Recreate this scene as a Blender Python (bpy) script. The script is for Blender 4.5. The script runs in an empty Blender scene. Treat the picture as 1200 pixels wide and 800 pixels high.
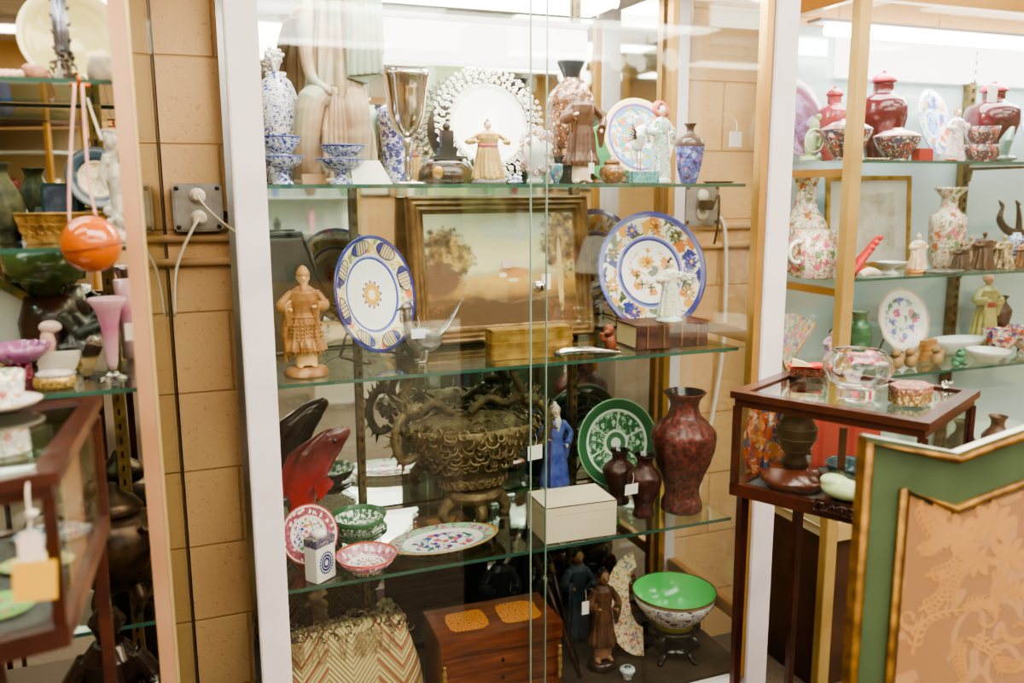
import bpy, bmesh, math, random
from mathutils import Vector, Matrix, Euler
random.seed(7)
PI=math.pi
SC=bpy.context.scene
COL=SC.collection
# ---------------------------------------------------------------- camera
FPX=1017.0; PITCH=math.radians(10.1); YAW=math.radians(21.4); ROLL=math.radians(0.2); EYE=1.55
Fv=Vector((math.sin(YAW)*math.cos(PITCH),math.cos(YAW)*math.cos(PITCH),-math.sin(PITCH)))
Rv=Vector((math.cos(YAW),-math.sin(YAW),0)); Uv=Rv.cross(Fv)
Rv,Uv=Rv*math.cos(ROLL)-Uv*math.sin(ROLL),Uv*math.cos(ROLL)+Rv*math.sin(ROLL)
CAM=Vector((0,0,EYE))
cd=bpy.data.cameras.new('camera'); cam=bpy.data.objects.new('camera',cd); COL.objects.link(cam)
cd.sensor_width=36; cd.lens=FPX/1200*36; cd.clip_start=.05
m=Matrix.Identity(4)
for i in range(3): m[i][0]=Rv[i]; m[i][1]=Uv[i]; m[i][2]=-Fv[i]
m.translation=CAM; cam.matrix_world=m; SC.camera=cam
cd.dof.use_dof=True; cd.dof.focus_distance=2.08; cd.dof.aperture_fstop=2.4
def ray(x,y): return Fv+Rv*((x-600)/FPX)-Uv*((y-400)/FPX)
def at(x,y,Y): d=ray(x,y); return CAM+d*(Y/d.y)
def on(x,y,z): d=ray(x,y); return CAM+d*((z-EYE)/d.z)
def mpp(p): return (Vector(p)-CAM).dot(Fv)/FPX      # metres per pixel at a point
# ---------------------------------------------------------------- materials
MATS={}
def new(name):
    m=bpy.data.materials.new(name); m.use_nodes=True; nt=m.node_tree; nt.nodes.clear()
    o=nt.nodes.new('ShaderNodeOutputMaterial'); return m,nt,o
def c4(c): return (c[0],c[1],c[2],1)
def hexc(h):
    v=[int(h[i:i+2],16)/255 for i in (0,2,4)]
    return tuple(x/12.92 if x<=.04045 else ((x+.055)/1.055)**2.4 for x in v)
def K(c): return hexc(c) if isinstance(c,str) else c
def pb(nt,rough=.4,metal=0,coat=0,spec=.5,trans=0,ior=1.45):
    b=nt.nodes.new('ShaderNodeBsdfPrincipled'); i=b.inputs
    i['Roughness'].default_value=rough;i['Metallic'].default_value=metal;i['Coat Weight'].default_value=coat
    i['Specular IOR Level'].default_value=spec;i['Transmission Weight'].default_value=trans;i['IOR'].default_value=ior
    return b
def N(nt,t,**k):
    n=nt.nodes.new(t)
    for a,v in k.items(): setattr(n,a,v)
    return n
def mth(nt,op,a,b=None,clamp=False):
    n=N(nt,'ShaderNodeMath',operation=op,use_clamp=clamp)
    for i,v in enumerate((a,b)):
        if v is None: continue
        if isinstance(v,(int,float)): n.inputs[i].default_value=v
        else: nt.links.new(v,n.inputs[i])
    return n.outputs[0]
def mixc(nt,f,a,b):
    n=N(nt,'ShaderNodeMix',data_type='RGBA')
    for s,v in ((0,f),(6,a),(7,b)):
        if isinstance(v,(int,float)): n.inputs[s].default_value=v
        elif isinstance(v,tuple): n.inputs[s].default_value=c4(v)
        else: nt.links.new(v,n.inputs[s])
    return n.outputs[2]
def ramp(nt,src,stops,const=True):
    r=N(nt,'ShaderNodeValToRGB'); e=r.color_ramp; e.interpolation='CONSTANT' if const else 'LINEAR'
    while len(e.elements)<len(stops): e.elements.new(.5)
    for q,(p,c) in zip(e.elements,stops): q.position=p; q.color=c4(K(c))
    nt.links.new(src,r.inputs[0]); return r.outputs[0]
def coords(nt): return N(nt,'ShaderNodeTexCoord').outputs['Object']
def bump(nt,b,src,s,d=.002):
    n=N(nt,'ShaderNodeBump'); n.inputs['Strength'].default_value=s; n.inputs['Distance'].default_value=d
    nt.links.new(src,n.inputs['Height']); nt.links.new(n.outputs[0],b.inputs['Normal'])
def noise(nt,co,scale,detail=3,out=0):
    n=N(nt,'ShaderNodeTexNoise'); n.inputs['Scale'].default_value=scale; n.inputs['Detail'].default_value=detail
    nt.links.new(co,n.inputs['Vector']); return n.outputs[out]
def voro(nt,co,scale,feat='F1',rnd=1,dim='3D'):
    n=N(nt,'ShaderNodeTexVoronoi',feature=feat,voronoi_dimensions=dim); n.inputs['Scale'].default_value=scale; n.inputs['Randomness'].default_value=rnd
    nt.links.new(co,n.inputs['Vector']); return n
def fin(m,nt,o,b): nt.links.new(b.outputs[0],o.inputs[0]); return m
def M(name,col,rough=.4,metal=0,col2=None,ns=20,bs=0,bsc=60,coat=0,spec=.5,bd=.002,hollow_shade=None):
    if name in MATS: return MATS[name]
    m,nt,o=new(name); b=pb(nt,rough,metal,coat,spec); co=coords(nt)
    if col2 is not None:
        f=ramp(nt,noise(nt,co,ns,4),[(.35,(0,0,0)),(.65,(1,1,1))],False)
        nt.links.new(mixc(nt,f,K(col),K(col2)),b.inputs['Base Color'])
    else: b.inputs['Base Color'].default_value=c4(K(col))
    if hollow_shade: shade_hollows(nt,b,K(hollow_shade),K(col))  # darkens the base colour in hollows, as shade would
    if bs: bump(nt,b,noise(nt,co,bsc,4),bs,bd)
    MATS[name]=fin(m,nt,o,b); return m
def shade_hollows(nt,b,dark,base,lo=.44,hi=.52):
    """crevice shade painted into the colour of carved work"""
    f=ramp(nt,N(nt,'ShaderNodeNewGeometry').outputs['Pointiness'],[(lo,(0,0,0)),(hi,(1,1,1))],False); s=b.inputs['Base Color']
    src=s.links[0].from_socket if s.links else base
    nt.links.new(mixc(nt,f,dark,src),s)
def xyz(nt,co):
    s=N(nt,'ShaderNodeSeparateXYZ'); nt.links.new(co,s.inputs[0]); return s.outputs
def overlay(nt,co,col,cols,k,cover,mask=None,dim='3D',vine=True):
    """small painted motifs: petals and leaves of several colours over a glaze"""
    nz=N(nt,'ShaderNodeVectorMath',operation='MULTIPLY_ADD'); nt.links.new(noise(nt,co,k*1.1,3,1),nz.inputs[0]); nz.inputs[1].default_value=(1.1/k,)*3; nt.links.new(co,nz.inputs[2])
    co=nz.outputs[0]
    if vine:
        ln=mth(nt,'LESS_THAN',mth(nt,'ABSOLUTE',mth(nt,'SUBTRACT',noise(nt,co,k*.7,2),.5)),.018)
        if mask is not None: ln=mth(nt,'MULTIPLY',ln,mask)
        col=mixc(nt,mth(nt,'MULTIPLY',ln,.8),col,K(cols[min(1,len(cols)-1)]))
    v=voro(nt,co,k,dim=dim); d=v.outputs['Distance']
    wob=mth(nt,'ADD',d,mth(nt,'MULTIPLY',mth(nt,'SUBTRACT',noise(nt,co,k*3,3),.5),.9))
    f=mth(nt,'LESS_THAN',wob,cover)
    if mask is not None: f=mth(nt,'MULTIPLY',f,mask)
    s=xyz(nt,v.outputs['Color'])[0]
    n=len(cols); cr=ramp(nt,s,[(i/n,c) for i,c in enumerate(cols)])
    return mixc(nt,f,col,cr)
def FL(name,base,cols,k,cover=.35,rough=.2,metal=0,bands=(),bs=0,bsc=80,coat=.3,base2=None):
    """glazed vessel with painted flowers; bands are plain rings at heights z0..z1 of the object"""
    if name in MATS: return MATS[name]
    m,nt,o=new(name); b=pb(nt,rough,metal,coat); co=coords(nt)
    c=K(base)
    if base2 is not None: c=mixc(nt,ramp(nt,noise(nt,co,k*.25,2),[(.4,(0,0,0)),(.6,(1,1,1))],False),K(base),K(base2))
    c=overlay(nt,co,c,cols,k,cover); c=overlay(nt,co,c,cols[::-1],k*1.9,cover*.6)
    z=xyz(nt,co)[2]
    for z0,z1,bc in bands:
        f=mth(nt,'MULTIPLY',mth(nt,'GREATER_THAN',z,z0),mth(nt,'LESS_THAN',z,z1)); c=mixc(nt,f,c,K(bc))
    nt.links.new(c,b.inputs['Base Color'])
    if bs: bump(nt,b,voro(nt,co,bsc).outputs['Distance'],bs,.003)
    MATS[name]=fin(m,nt,o,b); return m
def RAD(name,R,rings,over=(),rough=.18,sx=1,petals=None,coat=.3,linear=False):
    """plate decoration: concentric rings (radius fraction, colour); over = (cols,k,cover,r0,r1) flower bands"""
    if name in MATS: return MATS[name]
    m,nt,o=new(name); b=pb(nt,rough,0,coat); co=coords(nt); X,Y,Z=xyz(nt,co)
    Yc=mth(nt,'MULTIPLY',Y,sx)
    r=mth(nt,'DIVIDE',mth(nt,'SQRT',mth(nt,'ADD',mth(nt,'MULTIPLY',X,X),mth(nt,'MULTIPLY',Yc,Yc))),R)
    c=ramp(nt,r,rings,not linear)
    cb=N(nt,'ShaderNodeCombineXYZ'); nt.links.new(X,cb.inputs[0]); nt.links.new(Y,cb.inputs[1])
    for cols,k,cov,a0,a1 in over:
        mk=mth(nt,'MULTIPLY',mth(nt,'GREATER_THAN',r,a0),mth(nt,'LESS_THAN',r,a1))
        c=overlay(nt,cb.outputs[0],c,cols,k,cov,mk,'2D')
    if petals:
        ang=mth(nt,'ARCTAN2',Y,X)
        for n,ph,r0,r1,cc,w in petals:
            s=mth(nt,'ABSOLUTE',mth(nt,'COSINE',mth(nt,'ADD',mth(nt,'MULTIPLY',ang,n/2),ph)))
            rr=mth(nt,'ADD',mth(nt,'MULTIPLY',s,(r1-r0)),r0)
            if w is None: f=mth(nt,'LESS_THAN',r,rr)           # scalloped disc
            else: f=mth(nt,'MULTIPLY',mth(nt,'LESS_THAN',s,w),mth(nt,'MULTIPLY',mth(nt,'GREATER_THAN',r,r0),mth(nt,'LESS_THAN',r,r1)))  # spokes
            c=mixc(nt,f,c,K(cc))
    nt.links.new(c,b.inputs['Base Color']); MATS[name]=fin(m,nt,o,b); return m
def EM(name,col,s):
    if name in MATS: return MATS[name]
    m,nt,o=new(name); e=N(nt,'ShaderNodeEmission'); e.inputs[0].default_value=c4(K(col)); e.inputs[1].default_value=s
    MATS[name]=fin(m,nt,o,e); return m
def GLASS(name,tint,refl=.05,graze=.7,rough=.0,power=4,dust=0):
    if name in MATS: return MATS[name]
    m,nt,o=new(name); t=N(nt,'ShaderNodeBsdfTransparent'); t.inputs[0].default_value=c4(K(tint))
    g=N(nt,'ShaderNodeBsdfGlossy'); g.inputs['Roughness'].default_value=rough; g.inputs[0].default_value=(.95,1,.98,1)
    lw=N(nt,'ShaderNodeLayerWeight'); lw.inputs[0].default_value=.5
    f=mth(nt,'ADD',mth(nt,'MULTIPLY',mth(nt,'POWER',lw.outputs['Facing'],power),graze),refl,True)
    x=N(nt,'ShaderNodeMixShader'); nt.links.new(f,x.inputs[0]); nt.links.new(t.outputs[0],x.inputs[1]); nt.links.new(g.outputs[0],x.inputs[2])
    if dust:
        d=N(nt,'ShaderNodeBsdfDiffuse'); y=N(nt,'ShaderNodeMixShader'); y.inputs[0].default_value=dust; nt.links.new(x.outputs[0],y.inputs[1]); nt.links.new(d.outputs[0],y.inputs[2]); x=y
    MATS[name]=fin(m,nt,o,x); return m
def CRYSTAL(name,tint,rough=.02):
    if name in MATS: return MATS[name]
    m,nt,o=new(name); b=pb(nt,rough,0,0,.5,1,1.45); b.inputs['Base Color'].default_value=c4(K(tint)); MATS[name]=fin(m,nt,o,b); return m
# ---------------------------------------------------------------- geometry collector
class MB:
    def __init__(s): s.bm=bmesh.new(); s.smooth=[]
    def _add(s,vs,fs,T=None,smooth=True):
        bv=[s.bm.verts.new((T@Vector(v)) if T else v) for v in vs]
        for f in fs:
            try:
                q=s.bm.faces.new([bv[i] for i in f]); q.smooth=smooth
            except ValueError: pass
        return s
    def box(s,x0,x1,y0,y1,z0,z1,T=None,bev=0):
        if bev:
            b=bev; pts=[]
            tmp=bmesh.new(); bmesh.ops.create_cube(tmp,size=1)
            for v in tmp.verts: v.co=Vector(((x0+x1)/2+v.co.x*(x1-x0),(y0+y1)/2+v.co.y*(y1-y0),(z0+z1)/2+v.co.z*(z1-z0)))
            bmesh.ops.bevel(tmp,geom=tmp.edges[:],offset=b,segments=2,affect='EDGES')
            tmp.verts.index_update()
            s._add([v.co.copy() for v in tmp.verts],[[v.index for v in f.verts] for f in tmp.faces],T,False); tmp.free(); return s
        v=[(x,y,z) for x in (x0,x1) for y in (y0,y1) for z in (z0,z1)]
        return s._add(v,[(0,1,3,2),(4,6,7,5),(0,4,5,1),(2,3,7,6),(0,2,6,4),(1,5,7,3)],T,False)
    def lathe(s,prof,seg=40,T=None,fold=None,sy=1,smooth=True):
        """prof list of (r,z); fold(theta,z)->multiplier"""
        vs=[];fs=[];idx=[]
        for r,z in prof:
            if r<1e-6: idx.append([len(vs)]); vs.append((0,0,z))
            else:
                row=[]
                for k in range(seg):
                    a=2*PI*k/seg; q=r*(fold(a,z) if fold else 1); row.append(len(vs)); vs.append((q*math.cos(a),q*math.sin(a)*sy,z))
                idx.append(row)
        for A,B in zip(idx,idx[1:]):
            for k in range(seg):
                k2=(k+1)%seg
                if len(A)==1 and len(B)==1: continue
                if len(A)==1: fs.append((A[0],B[k],B[k2]))
                elif len(B)==1: fs.append((A[k],A[k2],B[0]))
                else: fs.append((A[k],A[k2],B[k2],B[k]))
        return s._add(vs,fs,T,smooth)
    def ell(s,c,r,seg=16,rings=10,rot=None):
        pr=[(math.sin(PI*i/rings),-math.cos(PI*i/rings)) for i in range(rings+1)]
        T=Matrix.Translation(Vector(c))
        if rot: T=T@Euler(rot).to_matrix().to_4x4()
        if isinstance(r,(int,float)): r=(r,r,r)
        T=T@Matrix.Diagonal((r[0],r[1],r[2],1))
        return s.lathe(pr,seg,T)
    def tube(s,pts,rad,seg=8,T=None,flat=1,thin=1,raw=False):
        pts=[Vector(p) for p in pts]; n=len(pts)
        if isinstance(rad,(int,float)): rad=[rad]*n
        if 3<=n<=10 and not raw:   # round the bends off
            P4=lambda a,b,c,d,t:.5*((2*b)+(c-a)*t+(2*a-5*b+4*c-d)*t*t+(3*b-a-3*c+d)*t**3)
            q=[];w=[]
            for i in range(n-1):
                a,b,c,d=max(i-1,0),i,i+1,min(i+2,n-1)
                for k in range(4): q.append(P4(pts[a],pts[b],pts[c],pts[d],k/4)); w.append(max(rad[b]+(rad[c]-rad[b])*k/4,1e-5))
            q.append(pts[-1]); w.append(rad[-1]); pts,rad,n=q,w,len(q)
        vs=[];fs=[];up=Vector((0,0,1)); prev=None
        for i,p in enumerate(pts):
            t=(pts[min(i+1,n-1)]-pts[max(i-1,0)])
            t=t.normalized() if t.length>1e-9 else Vector((0,0,1))
            if prev is None:
                a=t.cross(up); 
                if a.length<1e-3: a=t.cross(Vector((1,0,0)))
            else: a=prev-t*prev.dot(t)
            a.normalize(); prev=a; b=t.cross(a)
            for k in range(seg):
                th=2*PI*k/seg; vs.append(p+a*math.cos(th)*rad[i]*thin+b*math.sin(th)*rad[i]*flat)
        for i in range(n-1):
            for k in range(seg): fs.append((i*seg+k,i*seg+(k+1)%seg,(i+1)*seg+(k+1)%seg,(i+1)*seg+k))
        fs.append(tuple(range(seg))[::-1]); fs.append(tuple((n-1)*seg+k for k in range(seg)))
        return s._add(vs,fs,T)
    def prism(s,poly,y0,y1,T=None):
        """polygon in x,z extruded along y"""
        n=len(poly); vs=[(x,y0,z) for x,z in poly]+[(x,y1,z) for x,z in poly]
        fs=[tuple(range(n)),tuple(range(2*n-1,n-1,-1))]+[(i,n+i,n+(i+1)%n,(i+1)%n) for i in range(n)]
        return s._add(vs,fs,T,False)
    def plan(s,poly,z0,z1,T=None):
        """polygon in x,y extruded along z"""
        n=len(poly); vs=[(x,y,z0) for x,y in poly]+[(x,y,z1) for x,y in poly]
        fs=[tuple(range(n)),tuple(range(2*n-1,n-1,-1))]+[(i,n+i,n+(i+1)%n,(i+1)%n) for i in range(n)]
        return s._add(vs,fs,T,False)
    def torus(s,R,r,T=None,seg=24,arc=2*PI,a0=0):
        n=seg+1; return s.tube([(R*math.cos(a0+arc*i/seg),R*math.sin(a0+arc*i/seg),0) for i in range(n)],r,6,T)
    def mesh(s,name):
        bmesh.ops.recalc_face_normals(s.bm,faces=s.bm.faces[:])
        me=bpy.data.meshes.new(name); s.bm.to_mesh(me); s.bm.free(); return me
def TR(x=0,y=0,z=0,rx=0,ry=0,rz=0,s=1):
    return Matrix.Translation((x,y,z))@Euler((rx,ry,rz)).to_matrix().to_4x4()@Matrix.Scale(s,4)
def fuse(mb,vox,sm=4,name='m'):
    """melt overlapping solids into one continuous surface"""
    me=mb.mesh(name+'_raw'); o=bpy.data.objects.new('tmp_body',me); COL.objects.link(o)
    r=o.modifiers.new('r','REMESH'); r.mode='VOXEL'; r.voxel_size=vox; r.use_smooth_shade=True
    q=o.modifiers.new('s','SMOOTH'); q.iterations=sm; q.factor=.5
    dg=bpy.context.evaluated_depsgraph_get(); out=bpy.data.meshes.new_from_object(o.evaluated_get(dg))
    out.name=name; bpy.data.objects.remove(o); bpy.data.meshes.remove(me); return out
def P(name,geo,mat,parent=None,loc=(0,0,0),rot=(0,0,0),label=None,kind=None):
    me=geo.mesh(name) if isinstance(geo,MB) else geo
    if not me.materials: me.materials.append(mat)
    o=bpy.data.objects.new(name,me); COL.objects.link(o); o.location=loc; o.rotation_euler=rot
    if parent: o.parent=parent
    if label: o['label']=label
    if kind: o['kind']=kind
    return o
def tag(o,label,cat,group=None):
    o['label']=label; o['category']=cat
    if group: o['group']=group
    return o
def T(name,label,cat,loc=(0,0,0),rot=(0,0,0),group=None):
    o=bpy.data.objects.new(name,None); COL.objects.link(o); o.location=loc; o.rotation_euler=rot; o.empty_display_size=.02
    return tag(o,label,cat,group)
def O(name,geo,mat,loc,label,cat,rot=(0,0,0),group=None): return tag(P(name,geo,mat,None,loc,rot),label,cat,group)
def S(name,geo,mat,parent=None,loc=(0,0,0),rot=(0,0,0)):
    o=P(name,geo,mat,parent,loc,rot)
    if not parent: o['kind']='structure'
    return o
# shelf heights (upper faces) and case planes
Z1,Z2,Z3,Z0=1.557,1.13,.655,.20
YF,YB=1.89,2.29
def spot(xc,yb,z=None,Y=None):
    """point on a shelf of height z that stands at picture column xc (depth Y, or from row yb)"""
    if Y is None: p=on(xc,yb,z); Y=min(max(p.y,YF+.02),YB-.02)
    q=at(xc,yb,Y)
    if z is None: z=q.z
    return Vector((q.x,Y,z)), mpp((q.x,Y,z))
# common glazes and metals
gold=M('gilt_metal','c8a45c',.35,.85,col2='9a7434',ns=30)
brass=M('brass','c09a58',.34,.55,col2='977540',ns=25)
dbrass=M('dull_brass','7a6840',.45,.6,col2='55472a',ns=40,bs=.6,bsc=120)
bronze=M('dark_bronze','2b221b',.3,.6,col2='4a3a2a',ns=30,bs=.3,bsc=90,hollow_shade='120e0b')
black=M('black_lacquer','0e0c0b',.25,0,coat=.3)
white=M('white_enamel_paint','e6e0e2',.45,col2='d8d0d2',ns=6)
porc=M('white_porcelain','f2f0ea',.15,coat=.4)
cream=M('cream_glaze','e8dfc4',.3)
silver=M('polished_silver','d8d4cc',.12,1)
pewter=M('pewter','a8a6a2',.32,.85,col2='77756f',ns=60,bs=.5,bsc=150)
wood=M('mahogany','4d2619',.3,col2='331811',ns=14,coat=.4)
dwood=M('carved_dark_wood','24140d',.35,col2='3a2012',ns=30,coat=.3)
paper=M('white_paper','f4f1ea',.8)
string=M('cotton_string','e8dcc8',.9)
skin=M('painted_face','efd2b8',.35)
jade=M('pale_jade','b7c99a',.25,col2='8fae7a',ns=18,coat=.3,hollow_shade='6f8a5c')
# ================================================================ setting
def brickmat():
    m,nt,o=new('painted_block_wall'); b=pb(nt,.75,0,0,.3); co=coords(nt)
    mp=N(nt,'ShaderNodeMapping'); mp.inputs['Rotation'].default_value=(-PI/2,0,0)
    s=xyz(nt,co); cb=N(nt,'ShaderNodeCombineXYZ')
    nt.links.new(mth(nt,'ADD',mth(nt,'ADD',s[0],s[1]),.088+4.3),cb.inputs[0]); nt.links.new(mth(nt,'ADD',s[2],10*.2115-1.2336),cb.inputs[1])
    br=N(nt,'ShaderNodeTexBrick'); nt.links.new(cb.outputs[0],br.inputs['Vector'])
    br.inputs['Scale'].default_value=1; br.inputs['Brick Width'].default_value=.43; br.inputs['Row Height'].default_value=.2115
    br.inputs['Mortar Size'].default_value=.004; br.inputs['Mortar Smooth'].default_value=.6; br.offset=.5
    br.inputs['Color1'].default_value=c4(hexc('e2bb88')); br.inputs['Color2'].default_value=c4(hexc('dcb27e')); br.inputs['Mortar'].default_value=c4(hexc('c89c68'))
    n=noise(nt,co,8,4); c=mixc(nt,mth(nt,'MULTIPLY',n,.35),br.outputs['Color'],K('cf9f6c'))
    pit=noise(nt,co,110,3); pm=mth(nt,'GREATER_THAN',pit,.66); c=mixc(nt,mth(nt,'MULTIPLY',pm,.45),c,K('a87c52'))
    nt.links.new(c,b.inputs['Base Color'])
    h=mth(nt,'SUBTRACT',mth(nt,'MULTIPLY',noise(nt,co,140,4),.22),mth(nt,'MULTIPLY',br.outputs['Fac'],1.0))
    bump(nt,b,h,.7,.006); return fin(m,nt,o,b)
brick=brickmat()
carpet=M('carpet','6a5d4e',.95,col2='5a4f42',ns=80)
ceilm=M('ceiling_tiles','d6d0c8',.9,col2='c6c0b8',ns=3)
X0,X1,Y0,Y1,ZC=-2.2,6.2,-4.6,2.36,2.75
S('wall_back',MB().box(X0,X1,Y1,Y1+.15,0,ZC),brick)
S('wall_rear',MB().box(X0,X1,Y0-.15,Y0,0,ZC),brick)
S('wall_left',MB().box(X0-.15,X0,Y0,Y1,0,ZC),M('left_wall_plaster','b79870',.8,col2='a98a60',ns=3))
S('wall_right',MB().box(X1,X1+.15,Y0,Y1,0,ZC),M('right_wall_plaster','c8b79c',.8,col2='b9a689',ns=3))
S('floor',MB().box(X0,X1,Y0,Y1,-.1,0),carpet)
S('ceiling',MB().box(X0,X1,Y0,Y1,ZC,ZC+.1),ceilm)
g=MB()
for i in range(1,14): g.box(X0+i*.61-.012,X0+i*.61+.012,Y0,Y1,ZC-.006,ZC)
for i in range(1,12): g.box(X0,X1,Y0+i*.61-.012,Y0+i*.61+.012,ZC-.006,ZC)
S('trim_1',g,M('ceiling_grid','b9b3ac',.6))
# painted conduits on the wall
cond=M('painted_conduit','e2bb88',.5)
for z in (1.425,1.365):
    O('wall_conduit',MB().tube([(0,0,0),(1.9,0,0)],.011,10),cond,(-.02,Y1-.013,z),('upper' if z>1.4 else 'lower')+' tan painted conduit running along the block wall','pipe')
# ceiling troffers
emt=EM('fluorescent_diffuser','fff4e2',9)
k=0
wh=['over the aisle in front of the glass cases','second row back from the glass cases','third row back over the shop floor','farthest row near the rear wall']
for r,y in enumerate((.9,-.6,-2.1,-3.6)):
    for c,x in enumerate((-.9,1.2,3.3,5.3)):
        side=['leftmost','centre left','centre right','rightmost'][c]
        t=T('ceiling_light','long fluorescent ceiling light, '+side+', '+wh[r],'ceiling light',(x,y,ZC-.006),group='fluorescent lights in rows on the ceiling')
        P('housing',MB().box(-.6,.6,-.15,.15,-.05,0),white,t); P('diffuser',MB().box(-.58,.58,-.13,.13,-.06,-.051),emt,t)
def area(name,loc,rot,sx,sy,w,col=(1,.9,.78)):
    l=bpy.data.lights.new(name,'AREA'); l.shape='RECTANGLE'; l.size=sx; l.size_y=sy; l.energy=w; l.color=col
    o=bpy.data.objects.new(name,l); COL.objects.link(o); o.location=loc; o.rotation_euler=rot; return o
area('aisle_light',(1.0,.5,ZC-.1),(math.radians(25),0,0),2.6,.6,62)
area('aisle_light',(3.2,-.5,ZC-.1),(0,0,0),2,1,45)
area('shop_light',(1.6,-2.6,ZC-.1),(0,0,0),4,1.6,150)
w=bpy.data.worlds.new('world'); SC.world=w; w.use_nodes=True
w.node_tree.nodes['Background'].inputs[0].default_value=(1,.93,.84,1); w.node_tree.nodes['Background'].inputs[1].default_value=.7
# outlets
def outlet(loc,label,s=.118):
    t=T('outlet_box',label,'outlet',loc)
    P('cover_plate',MB().box(-s/2,s/2,-.045,0,-s/2,s/2,bev=.006),M('grey_cast_metal','9a9690',.4,.6,col2='807c76',ns=30),t)
    for z in (.028,-.026):
        q=P('socket',MB().lathe([(0,-.05),(.019,-.05),(.02,-.044),(0,-.044)],24,TR(0,0,z,rx=0)@Matrix.Rotation(0,4,'X')) if 0 else MB().lathe([(0,.044),(.02,.044),(.019,.051),(0,.051)],24,TR(0,0,z,rx=PI/2)),M('ivory_plastic','dcd3bd',.4),t)
    for x in (-1,1):
        for z in (-1,1): P('screw',MB().lathe([(0,.044),(.006,.044),(.005,.05),(0,.051)],12,TR(x*s*.4,0,z*s*.4,rx=PI/2)),M('dark_screw','3a3530',.4,.7),t)
    return t
px=at(232,243,2.32); OB=outlet((px.x,Y1,px.z),'grey metal outlet box with two plugs on the block wall beside the white post')
O('flexible_conduit',MB().tube([(0,0,0),(.05,0,-.002)],.008,10),silver,(px.x+.061,Y1-.02,px.z-.018),'short ribbed metal conduit leaving the grey outlet box','pipe')
ivory=M('ivory_cord','ddd0b4',.5)
c=T('plug_cord','ivory plug and cord sagging left from the lower socket','cord',(px.x,Y1-.052,px.z-.026))
P('plug',MB().box(-.013,.013,-.022,0,-.011,.011,bev=.003),ivory,c)
P('cord',MB().tube([(0,-.02,0),(-.02,-.03,-.03),(-.05,-.03,-.09),(-.066,-.026,-.15),(-.072,-.02,-.24)],.0042,8),ivory,c)
c=T('plug_cord','ivory plug and thin cord slanting right from the upper socket','cord',(px.x,Y1-.052,px.z+.028))
P('plug',MB().box(-.011,.011,-.018,0,-.01,.01,bev=.003),ivory,c)
P('cord',MB().tube([(0,-.016,0),(.02,-.025,-.03),(.06,-.02,-.07),(.1,-.01,-.1)],.003,8),ivory,c)
px=at(822,240,2.32); outlet((px.x,Y1,px.z),'pale outlet box with a black plug on the wall between the cases',.13)
c=T('black_plug','black plug in the outlet box behind the side glass','plug',(px.x,Y1-.052,px.z))
P('plug_body',MB().box(-.02,.02,-.03,0,-.015,.015,bev=.004),black,c)
P('cord',MB().tube([(.015,-.03,0),(.03,-.035,.03),(.035,-.03,-.05),(.03,-.02,-.12)],.004,8),black,c)
p1,p2,p3,p4=[at(a,b,2.33) for a,b in ((836,248),(851,300),(846,420),(826,530))]
O('power_cord',MB().tube([(0,0,0)]+[tuple(p-p1) for p in (at(848,262,2.33),p2,at(850,360,2.33),p3,at(836,480,2.33),p4,at(815,600,2.33))],.006,8),M('white_cord','e8e4da',.4),tuple(p1),'white power cord hanging down the block wall behind the side glass','cord')
# ================================================================ centre case
pane=GLASS('clear_pane','fbfdfc',.05,.5,dust=0)
shelfg=GLASS('shelf_glass','f1f8f4',.05,.75,.01,3)
edgeg=M('green_glass_edge','33594c',.2,coat=.4)
mirror=None
m_,nt_,o_=new('mirror_silver'); g_=N(nt_,'ShaderNodeBsdfGlossy'); g_.inputs[0].default_value=c4((.80,.84,.80)); g_.inputs[1].default_value=.012; mirror=fin(m_,nt_,o_,g_)
m_,nt_,o_=new('pale_blue_mirror'); g_=N(nt_,'ShaderNodeBsdfGlossy'); g_.inputs[0].default_value=c4((.72,.84,.86)); g_.inputs[1].default_value=.05
d_=N(nt_,'ShaderNodeBsdfDiffuse'); d_.inputs[0].default_value=c4(hexc('b4cccf')); x_=N(nt_,'ShaderNodeMixShader'); x_.inputs[0].default_value=.7
nt_.links.new(g_.outputs[0],x_.inputs[1]); nt_.links.new(d_.outputs[0],x_.inputs[2]); bluemirror=fin(m_,nt_,o_,x_)
goldp=M('anodised_gold','c9a05e',.35,.7,col2='b98f50',ns=5)
CT=2.16
t=T('display_case','tall white framed glass case with sliding doors and four levels of antiques','display case',(0,0,0))
XL,XR=.125,1.485
P('post',MB().box(XL,.189,1.83,1.872,0,CT,bev=.003),white,t); P('post',MB().box(1.414,XR,1.83,1.872,0,CT,bev=.003),white,t)
P('gold_strip',MB().box(1.392,1.413,1.838,1.868,.2,CT-.05),goldp,t)
P('rear_post',MB().box(1.392,1.412,2.27,2.30,.2,CT),goldp,t); P('rear_post',MB().box(1.414,1.45,2.27,2.305,0,CT),white,t)
P('top_rail',MB().box(.19,1.391,1.83,1.872,CT-.05,CT),white,t)
P('top_panel',MB().box(XL,XR,1.875,2.32,CT-.02,CT),white,t)
P('bottom_rail',MB().box(.19,1.391,1.832,1.875,.13,.195,bev=.003),white,t)
P('base',MB().box(XL+.01,XR-.01,1.885,2.31,0,.18),M('case_base','3a2c22',.6),t)
P('deck',MB().box(.19,1.45,1.88,2.27,.181,Z0-.001),M('dark_deck','33271f',.6,col2='4a3a2c',ns=12),t)
P('mirror',MB().box(.14,1.388,2.312,2.318,.2,CT-.03),mirror,t)
P('side_rail',MB().box(1.425,1.45,1.88,2.268,1.135,1.17,bev=.002),M('gold_brown_rail','b98a55',.35,.4),t)
P('side_rail',MB().box(1.425,1.45,1.88,2.268,.33,.37,bev=.002),M('gold_brown_rail','b98a55',.35,.4),t)
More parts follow.
